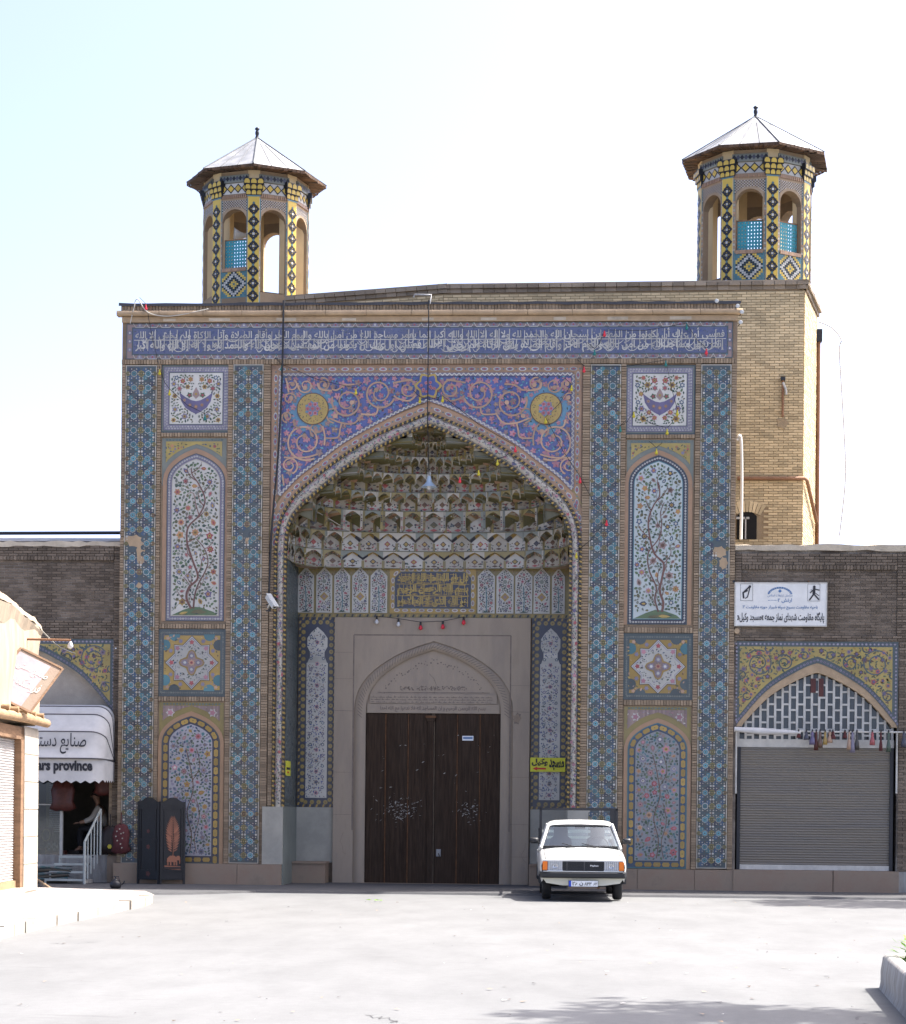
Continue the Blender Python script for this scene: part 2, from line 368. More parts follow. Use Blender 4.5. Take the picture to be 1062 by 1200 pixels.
# ------------------------------------------------------------------ lettering
SH = {}
for c, s_, d in (('آ', 0xFE81, 0), ('أ', 0xFE83, 0), ('إ', 0xFE87, 0), ('ا', 0xFE8D, 0), ('ب', 0xFE8F, 1), ('ة', 0xFE93, 0), ('ت', 0xFE95, 1), ('ث', 0xFE99, 1), ('ج', 0xFE9D, 1), ('ح', 0xFEA1, 1), ('خ', 0xFEA5, 1), ('د', 0xFEA9, 0), ('ذ', 0xFEAB, 0), ('ر', 0xFEAD, 0), ('ز', 0xFEAF, 0), ('س', 0xFEB1, 1), ('ش', 0xFEB5, 1), ('ص', 0xFEB9, 1), ('ض', 0xFEBD, 1), ('ط', 0xFEC1, 1), ('ظ', 0xFEC5, 1), ('ع', 0xFEC9, 1), ('غ', 0xFECD, 1), ('ف', 0xFED1, 1), ('ق', 0xFED5, 1), ('ك', 0xFED9, 1), ('ل', 0xFEDD, 1), ('م', 0xFEE1, 1), ('ن', 0xFEE5, 1), ('ه', 0xFEE9, 1), ('و', 0xFEED, 0), ('ى', 0xFEEF, 0), ('ي', 0xFEF1, 1), ('پ', 0xFB56, 1), ('ک', 0xFB8E, 1), ('گ', 0xFB92, 1), ('ی', 0xFBFC, 1), ('\ue000', 0xFEFB, 0)):
    SH[c] = (s_, s_+1, s_+2 if d else None, s_+3 if d else None)
def shape(t):
    t = t.replace('لا', '\ue000'); out = []
    for i, c in enumerate(t):
        if c not in SH: out.append(c); continue
        pj = i > 0 and t[i-1] in SH and SH[t[i-1]][2] is not None
        nj = SH[c][2] is not None and i+1 < len(t) and t[i+1] in SH
        out.append(chr(SH[c][3 if pj and nj else 1 if pj else 2 if nj else 0]))
    return ''.join(reversed(out))
def letters(mb, body, x0, x1, z0, z1, m, y, bold=0.0, shear=0.0, place=None, res=2):
    cu = bpy.data.curves.new('lettering', 'FONT'); cu.body = body; cu.size = 1; cu.offset = bold; cu.resolution_u = res; cu.shear = shear
    o = bpy.data.objects.new('lettering', cu); COL.objects.link(o)
    dg = bpy.context.evaluated_depsgraph_get(); me = bpy.data.meshes.new_from_object(o.evaluated_get(dg))
    vs_ = [v.co.copy() for v in me.vertices]; fs = [tuple(p.vertices) for p in me.polygons]
    bpy.data.objects.remove(o); bpy.data.curves.remove(cu); bpy.data.meshes.remove(me)
    if not vs_: return
    xa = min(v.x for v in vs_); xb = max(v.x for v in vs_); za = min(v.y for v in vs_); zb = max(v.y for v in vs_)
    par = list(range(len(vs_)))
    def find(a):
        while par[a] != a: par[a] = par[par[a]]; a = par[a]
        return a
    for f in fs:
        for b in f[1:]: par[find(b)] = find(f[0])
    ids = {}; i0 = len(mb.v); ps = []
    for i, v in enumerate(vs_):
        k = ids.setdefault(find(i), len(ids))
        q = (x0+(v.x-xa)/(xb-xa)*(x1-x0), z0+(v.y-za)/(zb-za)*(z1-z0)); e = (k % 7)*.0006
        ps.append(place(q[0], q[1], e) if place else (q[0], y-e, q[1]))
    mb.pts(ps)
    for f in fs: mb.f.append(tuple(i0+i for i in f)); mb.m.append(m)

# ------------------------------------------------------------------ brickwork
def bricks(mb, x0, x1, z0, z1, y, m, bw=.21, bh=.058, j=.011, dep=.03, bond=True, skip=None, soldier=False, alt=None):
    if soldier:
        n = max(1, round((x1-x0)/bh)); w_ = (x1-x0)/n
        for i in range(n): a = x0+i*w_; mb.box(a+j/2, a+w_-j/2, y+uni(-.003, .003), y+dep, z0+j/2, z1-j/2, m, 'k')
        return
    nr = max(1, round((z1-z0)/bh)); h = (z1-z0)/nr
    for r in range(nr):
        nb = max(1, round((x1-x0)/bw)); w_ = (x1-x0)/nb
        off = (w_/2 if (r % 2 and bond and nb > 1) else 0)
        xs = [x0]+[x0+off+i*w_ for i in range(0 if off else 1, nb + (0 if not off else 0))]+[x1]
        xs = sorted(set(round(q, 5) for q in xs))
        for a, b in zip(xs, xs[1:]):
            if b-a < .02: continue
            zc = z0+(r+.5)*h
            if skip and skip((a+b)/2, zc, (b-a)/2): continue
            mm = alt if alt and rnd() < .0 else m
            mb.box(a+j/2, b-j/2, y+uni(-.004, .004), y+dep, z0+r*h+j/2, z0+(r+1)*h-j/2, mm, 'k')
# ================================================================== GROUND
def road():
    mb = MB()
    # one sheet to the horizon
    mb.face([(-900, -300, -.012), (900, -300, -.012), (900, 1500, -.012), (-900, 1500, -.012)], 'asphalt')
    o = mb.build('road'); o['kind'] = 'structure'
    mb = MB()                                     # the worn strip of asphalt along the foot of the portal
    e = [(-5.4, -5.4), (-4.2, -4.7), (-3.2, -3.3), (-1.0, -3.15), (2.5, -3.2), (6.5, -3.0), (14, -2.9)]
    n = len(e); top = [(x, y, .03) for x, y in e]
    for i in range(n-1):
        a, b = e[i], e[i+1]
        mb.face([(a[0], a[1], .03), (b[0], b[1], .03), (b[0], 3.0, .03), (a[0], 3.0, .03)], 'asphalt_worn')
        mb.face([(a[0], a[1]-.05, -.02), (b[0], b[1]-.05, -.02), (b[0], b[1], .03), (a[0], a[1], .03)], 'asphalt_worn')
    mb.face([(-9.9, -1.2, .03), (-5.4, -5.4, .03), (-5.4, 3, .03), (-9.9, 3, .03)], 'asphalt_worn')
    o = mb.build('forecourt'); o['kind'] = 'structure'
    # cracks in the road
    mb = MB()
    for u0, v0, u1, v1 in ((432, 1187, 470, 1197), (60, 1105, 110, 1104)):
        a = G(u0, v0); b = G(u1, v1); pts = []
        for k in range(15):
            t = k/14; pts.append((a[0]+(b[0]-a[0])*t+uni(-.05, .05), a[1]+(b[1]-a[1])*t+uni(-.12, .12)))
        for p, q in zip(pts, pts[1:]):
            dx, dy = q[0]-p[0], q[1]-p[1]; d = math.hypot(dx, dy) or 1; h = uni(.003, .008)
            nx, ny = -dy/d*h, dx/d*h
            mb.face([(p[0]-nx, p[1]-ny, -.008), (p[0]+nx, p[1]+ny, -.008), (q[0]+nx, q[1]+ny, -.008), (q[0]-nx, q[1]-ny, -.008)], 'asphalt_worn')
    o = mb.build('road_crack'); o['kind'] = 'structure'
road()
# the raised pavement on the left, along the mud-brick shop
SWZ = .13
sw_line = [G(-160, 1150), G(0, 1100), G(60, 1085), G(120, 1072), G(165, 1062), G(181, 1057), G(170, 1052), G(110, 1050), G(60, 1048)]
def sidewalk():
    root = bpy.data.objects.new('pavement', None); COL.objects.link(root); root['kind'] = 'structure'; ORG[root.name] = (0, 0, 0)
    front = smooth(sw_line[:6], 6)
    mb = MB()
    poly = [(x, y, SWZ-.006) for x, y in front] + [(x, y, SWZ-.006) for x, y in sw_line[6:]] + [(-14, sw_line[-1][1]+.6, SWZ-.006), (-14, front[0][1], SWZ-.006)]
    mb.face(poly, 'paving')
    mb.build('slab_bed', root)
    # kerb stones one by one
    st = along(front, .62)
    for x, y, a in st:
        k = MB(); L = .3105; c, s = math.cos(a), math.sin(a); h = SWZ+.012+uni(-.022, .008); j = uni(-.02, .02)
        ps = [(-L, -.02+j), (L, -.02+j), (L, .17), (-L, .17)]
        q = [(x+px*c-py*s, y+px*s+py*c) for px, py in ps]
        i = k.pts([(X, Y, -.02) for X, Y in q]+[(X, Y, h) for X, Y in q])
        for f in ((4, 5, 6, 7), (0, 1, 5, 4), (1, 2, 6, 5), (2, 3, 7, 6), (3, 0, 4, 7)): k.f.append(tuple(i+t for t in f)); k.m.append('kerb_stone')
        k.build('kerb_stone', root)
    # paving slabs, joints a little open
    x0 = min(p[0] for p in poly); n = 0
    plan = [(p[0], p[1]) for p in poly]
    sl = .40
    Y = min(p[1] for p in plan)
    slab = MB()
    while Y < max(p[1] for p in plan):
        X = -9.5
        while X < max(p[0] for p in plan):
            q = [(X+.006, Y+.006), (X+sl-.006, Y+.006), (X+sl-.006, Y+sl-.006), (X+.006, Y+sl-.006)]
            if all(inside(t, plan) for t in q) and min(edge_dist(t, plan) for t in q) > .16:
                h = SWZ+uni(-.002, .004); i = slab.pts([(a, b, SWZ-.03) for a, b in q]+[(a, b, h) for a, b in q])
                for f in ((4, 5, 6, 7), (0, 1, 5, 4), (1, 2, 6, 5), (2, 3, 7, 6), (3, 0, 4, 7)): slab.f.append(tuple(i+t for t in f)); slab.m.append('paving')
            X += sl
        Y += sl
    slab.build('paving_slab', root, kind='stuff')
sidewalk()

# ================================================================== PORTAL
portal = thing('mosque_portal', (0, 0, 0), 'tall tiled mosque gateway with pointed arch, muqarnas vault and blue inscription band', 'gateway')
XL = PX(139.5, 700); XR = PX(861.5, 700); XC = PX(502, 560)
ZT = (PZ(150, 357)+PZ(860, 352))/2                # top of the brick crown
YB = .07                                          # plane of the backing; brick frames stand proud of it
YD = 2.15                                         # depth of the back wall of the porch
def mid(*uv): return sum(PX(u, v) for u, v in uv)/len(uv)
def midz(*uv): return sum(PZ(u, v) for u, v in uv)/len(uv)
# half profiles of the arch as (distance from axis, height), spring to apex
def half(pts): return [(XC-PX(u, v), PZ(u, v)) for u, v in pts]
A_IN = half([(334, 640), (336, 622), (341, 607), (350.5, 594), (366.5, 579.5), (383.4, 565), (404, 548), (425, 535), (445.6, 522.6), (475, 508), (502, 497)])
A_OUT = half([(324.5, 642), (327.5, 618), (334.5, 599), (347.7, 580), (366.5, 563), (400.4, 536.8), (425, 521), (445.6, 509), (475, 496.5), (502, 485)])
A_SP = half([(317.5, 640), (319.5, 612), (321.5, 596), (327.9, 580), (338, 568.8), (351.4, 555.6), (376, 537), (400, 519), (430.5, 501), (472, 479.5), (502, 468)])
for A in (A_IN, A_OUT, A_SP): A[-1] = (0.0, A[-1][1])
def full(A, zb, n=4):
    h = smooth(A, n); L = [(XC-d, z) for d, z in h]; Rr = [(XC+d, z) for d, z in h[::-1]]
    return [(L[0][0], zb)]+L+Rr[1:]+[(Rr[-1][0], zb)]
def hw(A, z):
    h = smooth(A, 4)
    if z <= h[0][1]: return h[0][0]
    for (d0, z0), (d1, z1) in zip(h, h[1:]):
        if z0 <= z <= z1: return d0+(d1-d0)*(z-z0)/max(z1-z0, 1e-6)
    return 0.0
IN = full(A_IN, 0.0); OUT = full(A_OUT, 1.7)
HWI = A_IN[0][0]; ZSP = A_IN[0][1]
def portal_body():
    mb = MB(); b = 'mortar'
    xl, xr = XC-HWI-.02, XC+HWI+.02
    mb.box(XL, xl, YB, 3.2, -.1, ZT-.02, b); mb.box(xr, XR, YB, 3.2, -.1, ZT-.02, b)
    h = IN[1:-1]; zt = ZT-.02
    rows = [[(x, YB, zt) for x, z in h], [(x, YB, z) for x, z in h]]; mb.grid(rows, b, smooth=False, flip=True)
    mb.grid([[(x, YB, z) for x, z in h], [(x, 3.2, z) for x, z in h]], b, smooth=False, flip=True)
    mb.face([(xl, YB, zt), (xr, YB, zt), (xr, 3.2, zt), (xl, 3.2, zt)], b)
    mb.face([(xl, YD+.02, -.1), (xr, YD+.02, -.1), (xr, YD+.02, ZT-.1), (xl, YD+.02, ZT-.1)], b)   # back wall of the porch
    mb.build('wall', portal)
    # crown: soldier bricks, moulding, dark felt on top
    c = MB(); z0 = midz((150, 366), (860, 361)); bricks(c, XL-.02, XR+.02, z0, ZT-.03, -.02, 'brick', soldier=True, bh=.068, dep=.12)
    c.build('crown_bricks', portal, kind='stuff')
    c = MB(); z1 = midz((150, 373), (860, 367)); x = XL-.10
    while x < XR+.09:
        e = min(x+uni(.7, 1.1), XR+.10); r = (z0-z1)/2
        c.tube([(x+.004, -.05, z0-r), (e-.004, -.05, z0-r)], r*1.02, 'cornice', 10); c.box(x+.004, e-.004, -.05, .1, z1+.01, z0-.01, 'cornice'); x = e
    c.build('cornice_moulding', portal)
    c = MB(); n = 40; xs = [XL-.06+(XR-XL+.12)*i/n for i in range(n+1)]
    c.grid([[(x, y, ZT+dz+uni(-.012, .012)) for x in xs] for y, dz in ((-.06, -.06), (-.05, .0), (1.6, .12), (3.2, .05))], 'roof_dark', smooth=False, flip=False)
    c.build('roof_felt', portal)
portal_body()

def band_v(mb, xa, xb, za, zb):                   # a narrow upright frame, one or two bricks per course
    bricks(mb, xa, xb, za, zb, 0.0, 'brick', bw=max(.12, min(.22, xb-xa)), bh=.056, dep=YB)
def band_h(mb, xa, xb, za, zb):
    bricks(mb, xa, xb, za, zb, -.004, 'brick', soldier=True, bh=.06, dep=YB)
# vertical divisions (left pier, right pier)
S = []                                            # star strips: x0, x1, z0, z1
S1 = (mid((148, 428), (141, 1012)), mid((184.5, 428), (177.5, 1012)), PZ(145, 1012), PZ(148, 428))
S2 = (mid((276, 427), (265.5, 1012)), mid((311, 427), (301, 1012)), PZ(280, 1012), PZ(280, 427))
S3 = (mid((691, 427), (689, 950)), mid((727, 427), (724, 950)), PZ(700, 1016), PZ(700, 427))
S4 = (mid((821, 427), (817, 1018)), mid((857.5, 427), (851.5, 1018)), PZ(830, 1018), PZ(840, 427))
ZS = midz((148, 428), (857, 427)); ZF0 = midz((148, 421), (859, 419)); ZB = .47
def portal_frames():
    mb = MB()
    z1 = ZF0-.005
    zt = ZS+.02
    for a, b in ((XL, S1[0]), (S1[1], S1[1]+.10), (S2[0]-.12, S2[0]), (S2[1], S2[1]+.16), (S3[0]-.17, S3[0]), (S3[1], S3[1]+.12), (S4[0]-.12, S4[0]), (S4[1], XR)): band_v(mb, a+.004, b-.004, ZB, zt)
    band_h(mb, XL, XR, zt, z1)
    mb.build('brick_frame', portal, kind='stuff')
    # top strip between frieze and moulding, plastered and patched
    mb = MB(); z0 = midz((150, 379), (860, 374)); zz = midz((150, 373), (860, 367))
    mb.box(XL, XR, .0, YB, z0, zz, 'cornice', 'k')
    for i in range(9): x = XL+.4+i*1.4+uni(0, .5); mb.box(x, x+uni(.2, .5), -.006, .02, z0+.02, z0+uni(.06, .09), 'plaster', 'k')
    mb.build('top_course', portal)
    # skirting stones
    zb = ZB
    sk = [XL-.05, -5.3, -4.1, XC-HWI-.22]
    for a, b in list(zip(sk, sk[1:]))+[(XC+HWI+.22, 4.4), (4.4, 5.6), (5.6, XR+.03)]:
        k = MB(); k.box(a+.004, b-.004, -.10+uni(-.01, .01), YB, -.05, zb-.004+uni(-.006, .0), 'skirting'); k.build('skirting_slab', portal)
portal_frames()

# ---- girih star strips
def star_strip(s, bald=()):
    x0, x1, z0, z1 = s; y = .0
    root = MB(); root.box(x0, x1, y, YB, z0, z1, 'slate', 'k'); root = root.build('star_strip', portal)
    mb = MB(); frame2(mb, x0, x1, z0, z1, .022, 'cream', y-.006)
    X0, X1 = x0+.03, x1-.03; pw = (X1-X0)/2; n = round((z1-z0-.06)/(pw*1.0)); ph = (z1-z0-.06)/n
    def ok(x, z): return not any(((x-a)/c)**2+((z-b)/d)**2 < 1 for a, b, c, d in bald)
    yb = y-.003
    for r in range(n):
        zc = z0+.03+(r+.5)*ph
        for c in range(2):
            xc = X0+(c+.5)*pw
            if not ok(xc, zc): continue
            # four blue quarter pieces round each rosette and dark lattice bars
            for sx in (-1, 1):
                for sz in (-1, 1):
                    mb.flat(circ(xc+sx*pw*.235, zc+sz*ph*.27, pw*.20, 6, uni(0, 1)), random.choice(('blue', 'slate', 'teal', 'blue', 'navy', 'slate')), yb)
            mb.flat(star(xc, zc, pw*.255, 8, .80), random.choice(('white', 'cream', 'pwhite')), yb-.004)
            mb.flat(star(xc, zc, pw*.20, 8, .82), 'navy', yb-.008)
            mb.flat(star(xc, zc, pw*.185, 8, .80, PI/8), 'ltblue' if rnd() < .5 else 'teal', yb-.012); mb.flat(circ(xc, zc, pw*.06, 6), 'slate', yb-.016)
            for sz in (-1, 1):
                for a in (-.5, 0, .5):
                    q = PI/2*sz+a; mb.flat(circ(xc+math.cos(q)*pw*.36, zc+math.sin(q)*pw*.36, pw*(.052 if a else .04), 5), 'cream' if a else 'brown', yb-.012)
            for sx in (-1, 1): mb.flat(circ(xc+sx*pw*.335, zc, pw*.04, 4), 'white', yb-.012)
        for c in range(3):
            xc = X0+c*pw
            if not ok(xc, zc): continue
            xs = max(X0+.0, min(X1, xc)); rr = pw*.215 if c == 1 else pw*.15
            xx = xc if c == 1 else xc+(.06*pw if c == 0 else -.06*pw)
            mb.flat(star(xx, zc, rr*1.12, 8, .85), 'mustard', yb-.004); mb.flat(star(xx, zc, rr*.86, 8, .8), 'olive' if rnd() < .8 else 'brown', yb-.008); mb.flat(circ(xx, zc, rr*.28, 6), 'mustard', yb-.012)
            # white bead groups between the olive rosettes
            zz = zc+ph/2
            if zz < z1-.05:
                for sx in ((-1, 1) if c == 1 else ((1,) if c == 0 else (-1,))):
                    mb.flat(circ(xc+sx*pw*.10, zz, pw*.085, 6), 'white' if rnd() < .85 else 'cream', yb-.008)
                    for sz in (-1, 1): mb.flat(circ(xc+sx*pw*.12, zz+sz*ph*.2, pw*.055, 5), 'cream', yb-.008)
                mb.flat(rect(xc-pw*.018 if c else xc, xc+pw*.018 if c < 2 else xc, zz-ph*.26, zz+ph*.26), 'brown', yb-.004)
    mb.build('star_tiles', root, kind='stuff')
    if bald:
        for a, b, c, d in bald:
            mb = MB(); mb.flat([(a+(X-a)*c, b+(Z-b)*d) for X, Z in lobed(a, b, 1, 7, .12, uni(0, 3))], 'cornice', y-.002-uni(0, .002)); mb.build('bare_plaster', root)
def bl(u, v, a, b): p = P(u, v); return (p[0], p[1], a, b)
star_strip(S1, [bl(158, 634, .20, .14), bl(165, 648, .10, .32), bl(163, 686, .07, .07), bl(150, 632, .12, .1)])
star_strip(S2, [bl(290, 634, .06, .08)])
star_strip(S3, [])
star_strip(S4, [bl(843, 647, .17, .13), bl(848, 660, .10, .14)])

# ---- inscription frieze
def frieze():
    xa, xb = mid((148, 400), (148, 400)), PX(859, 400); za, zb = ZF0, midz((148, 379), (859, 377))
    xi, xj = PX(156, 400), PX(852, 400); zi, zj = midz((156, 415), (852, 412.5)), midz((156, 385), (852, 383))
    y = .02
    mb = MB(); mb.box(xa, xb, y, YB, za, zb, 'rose', 'k'); root = mb.build('inscription_frieze', portal)
    mb = MB(); mb.flat(rect(xi-.03, xj+.03, zi-.03, zj+.03), 'slate', y-.004); mb.flat(rect(xi, xj, zi, zj), 'frieze_blue', y-.008); frame2(mb, xa, xb, za, zb, .018, 'slate', y-.004)
    nn = int((xj-xi)/.28)
    for zz, sg in (((za+zi)/2-.012, 1), ((zb+zj)/2+.012, 1)):
        for i in range(nn):
            x = xi+(i+.5)*(xj-xi)/nn
            mb.flat([(x-.07, zz-.035), (x+.07, zz-.035), (x+.035, zz+.03), (x, zz+.05), (x-.035, zz+.03)], 'lilac', y-.008); mb.flat(circ(x, zz, .022, 6), 'red' if i % 2 else 'white', y-.014)
            stroke(mb, [(x-.14, zz+.045), (x-.09, zz-.04), (x+.09, zz-.04), (x+.14, zz+.045)], .014, 'white', y-.010)
            mb.flat(circ(x+.14, zz+.03, .02, 5), 'teal', y-.010)
    for xx in ((xa+xi)/2, (xb+xj)/2):
        for i in range(3):
            z = zi+(i+.5)*(zj-zi)/3; mb.flat(circ(xx, z, .05, 8), 'lilac', y-.008); mb.flat(circ(xx, z, .022, 6), 'white', y-.014)
    for i in range(3200):                          # pale scrollwork in the blue ground
        x, z = uni(xi+.03, xj-.03), uni(zi+.03, zj-.03); mb.flat(leafp(x, z, uni(.025, .05), uni(0, 6.3), .4), random.choice(('royal', 'royal', 'lilac', 'royal', 'slate', 'blue')), y-.012)
    mb.build('border', root)
    mb = MB(); h = zj-zi; zm = zi+h*.54
    mb.flat(rect(xi+.02, xj-.02, zm-.008, zm+.008), 'white', y-.020)
    lo = 'إنما يعمر مساجد الله من آمن بالله واليوم الآخر وأقام الصلاة وآتى الزكاة ولم يخش إلا الله'
    up = 'فعسى أولئك أن يكونوا من المهتدين سبحان الله والحمد لله ولا إله إلا الله والله أكبر'
    for txt, q0, q1, bo in ((lo+' '+up, zi+.015, zi+h*.62, .022), (up+' '+lo, zi+h*.46, zj-.015, .018)):
        letters(mb, shape(txt), xi+.05, xj-.05, q0, q1, 'white', y-.024, bold=bo)
    x = xi+.12
    while x < xj-.1:                               # tall risers of the script
        z0 = zi+h*uni(.05, .25); z1 = zi+h*(uni(.48, .6) if rnd() < .5 else uni(.85, .97))
        stroke(mb, [(x, z0), (x+.006, z1)], uni(.014, .020), 'white', y-.018); x += uni(.05, .17)
    for i in range(150):
        x = uni(xi+.1, xj-.4); z = zi+h*uni(.08, .5); L = uni(.12, .3)
        stroke(mb, smooth([(x, z+.06), (x+L*.3, z-.01), (x+L*.7, z-.0), (x+L, z+.07)], 3), .018, 'white', y-.016, taper=lambda t: .35+1.2*t*(1-t)*2)
    mb.build('lettering', root)
frieze()

# ---- the piers' panels
def arch_outline(x0, x1, z0, zs, za, n=5, off=0.0):
    xm = (x0+x1)/2; w_ = (x1-x0)/2; H = za-zs
    hp = [(w_, zs-.02), (w_*.99, zs+H*.14), (w_*.93, zs+H*.34), (w_*.78, zs+H*.56), (w_*.52, zs+H*.77), (w_*.26, zs+H*.905), (0, za)]
    h = smooth(hp, n)
    return [(x0, z0)]+[(xm-d, z) for d, z in h]+[(xm+d, z) for d, z in h[::-1]][1:]+[(x1, z0)]
def chain(mb, path, y, ws, m1, m2, step):
    for i, (x, z, a) in enumerate(along(path, step)):
        c, s = math.cos(a), math.sin(a)
        mb.flat([(x+c*p-s*q, z+s*p+c*q) for p, q in ((-ws, 0), (-ws*.3, ws*.7), (ws*.3, ws*.7), (ws, 0), (ws*.3, -ws*.7), (-ws*.3, -ws*.7))], m1, y); mb.flat(circ(x, z, ws*.32, 5), m2, y-.004)
def loop(p): return p+[p[0]]
def square_panel(x0, x1, z0, z1):
    y = .045; mb = MB(); mb.flat(rect(x0-.03, x1+.03, z0-.03, z1+.03), 'slate', y); root = mb.build('flower_panel', portal)
    mb = MB(); frame2(mb, x0, x1, z0, z1, .02, 'sage', y-.004)
    b = .14; frame2(mb, x0+.03, x1-.03, z0+.03, z1-.03, b-.03, 'lilac', y-.004)
    for off in (.06, .10): chain(mb, loop(rect(x0+off, x1-off, z0+off, z1-off)), y-.010, .022, 'white', 'blue', .062)
    X0, X1, Z0, Z1 = x0+b, x1-b, z0+b, z1-b; mb.flat(rect(X0, X1, Z0, Z1), 'white', y-.004); frame2(mb, X0, X1, Z0, Z1, .016, 'slate', y-.008)
    mb.build('border', root)
    mb = MB(); y -= .010; xm, zm = (X0+X1)/2, (Z0+Z1)/2; s = (X1-X0)/2
    # symmetric vase motif: a crescent bowl with a bud and drop
    cres = [(-.56, .14), (-.50, -.06), (-.36, -.22), (-.16, -.32), (0, -.38), (.16, -.32), (.36, -.22), (.50, -.06), (.56, .14), (.40, .0), (.2, -.05), (.06, -.02), (0, .02), (-.06, -.02), (-.2, -.05), (-.40, .0)]
    L = [(p[0]*1.08, p[1]*1.45-.02) for p in cres]
    for i in range(8):                             # the bowl as strips so that it stays well shaped
        a, c = L[i], L[i+1]; up = lambda t: (t, -.10+.60*abs(t)**1.7*1.25)
        q = [a, c, up(c[0]), up(a[0])]; mb.flat([(xm+u*s, zm+v*s) for u, v in q], 'violet', y)
    for u, v, r in ((0, -.30, .085), (-.22, -.24, .075), (.22, -.24, .075), (-.42, -.06, .065), (.42, -.06, .065)): flower(mb, xm+u*s, zm+v*s, r*s*1.2, 'rose', 'orange', y-.006, 6)
    mb.flat([(xm+u*s, zm+v*s) for u, v in ((0, .42), (-.10, .24), (-.14, .12), (0, -.02), (.14, .12), (.10, .24))], 'rose', y); mb.flat(circ(xm, zm+.16*s, .05*s, 6), 'gold', y-.004)
    mb.flat([(xm+u*s, zm+v*s) for u, v in ((0, -.60), (-.07, -.46), (0, -.40), (.07, -.46))], 'violet', y)
    for sg in (-1, 1): flower(mb, xm+sg*.24*s, zm+.12*s, .12*s, 'green', 'red', y, 5)
    # mirrored flowers around it
    half_ = rect(X0+.03, xm-.03, Z0+.03, Z1-.03)
    av = [(xm, zm+.2*s, .16*s), (xm-.3*s, zm-.02*s, .32*s), (xm, zm-.3*s, .28*s), (xm-.24*s, zm+.12*s, .14*s)]
    F = scatter(half_, .06, .09, 1500, av, 1.08)
    for x, z, r in F:
        a, c = random.choice(FLC)
        for X in (x, 2*xm-x): flower(mb, X, z, r, a, c, y, 6)
    Lf = scatter(half_, .028, .048, 4500, av, .75, list(F))
    for x, z, r in Lf:
        t = uni(0, 6.3); m = random.choice(('green', 'olive', 'sage', 'dkgreen'))
        mb.flat(leafp(x-r*math.cos(t), z-r*math.sin(t), r*2, t, .5), m, y); mb.flat(leafp(2*xm-x+r*math.cos(t), z-r*math.sin(t), r*2, PI-t, .5), m, y)
    mb.build('painted_flowers', root)
def arch_spandrel(x0, x1, z0, z1, out, ground, edge, y, parent, detail):
    mb = MB(); mb.flat(rect(x0, x1, z0, z1), edge, y+.002)
    top = z1-.07
    h = [p for p in out if p[1] > z0+.02]
    L = []
    for p in h: L.append((p[0], p[1]+.10*(1+.3*abs(p[0]-(x0+x1)/2))))
    xa, xb = x0+.07, x1-.07
    L = [p for p in L if xa < p[0] < xb]
    for a, b in zip(L, L[1:]):
        if a[1] < top and b[1] < top: mb.flat([(a[0], a[1]), (b[0], b[1]), (b[0], top), (a[0], top)], dict(yellow='yellow_ground').get(ground, ground), y-.006)
    chain(mb, [(xa, z1-.035), (xb, z1-.035)], y-.006, .025, 'teal', 'gold', .07)
    for sx in (0, 1):
        poly = [(xa+.02 if not sx else xb-.02, top-.02)]
        pl = [p for p in L if (p[0] < (x0+x1)/2-.06) != bool(sx) and abs(p[0]-(x0+x1)/2) > .06]
        if len(pl) < 3: continue
        pl = pl if not sx else pl[::-1]
        poly = [(pl[0][0], top-.02)]+[(a, b+.02) for a, b in pl]+[(pl[-1][0], top-.02)]
        if detail == 'rose':
            for x, z, r in scatter(poly, .022, .045, 1800, (), .9):
                k = rnd()
                if k < .35: mb.flat(lobed(x, z, r, 5, .2), random.choice(('red', 'lilac', 'orange')), y-.012)
                else: mb.flat(leafp(x-r, z, 2*r, uni(0, 6.3), .4), random.choice(('blue', 'olive', 'green')), y-.012)
        else:
            xx = x0+.24 if not sx else x1-.24
            mb.flat(lobed(xx, top-.15, .10, 6, .2), 'white', y-.012); mb.flat(lobed(xx, top-.15, .075, 5, .25), 'pink', y-.016)
            for x, z, r in scatter(poly, .015, .028, 700, ((xx, top-.15, .11),), 1.0): mb.flat(leafp(x-r, z, 2*r, uni(0, 6.3), .4), random.choice(('lilac', 'sage', 'pink', 'white')), y-.012)
    return mb.build('arch_spandrel', parent)
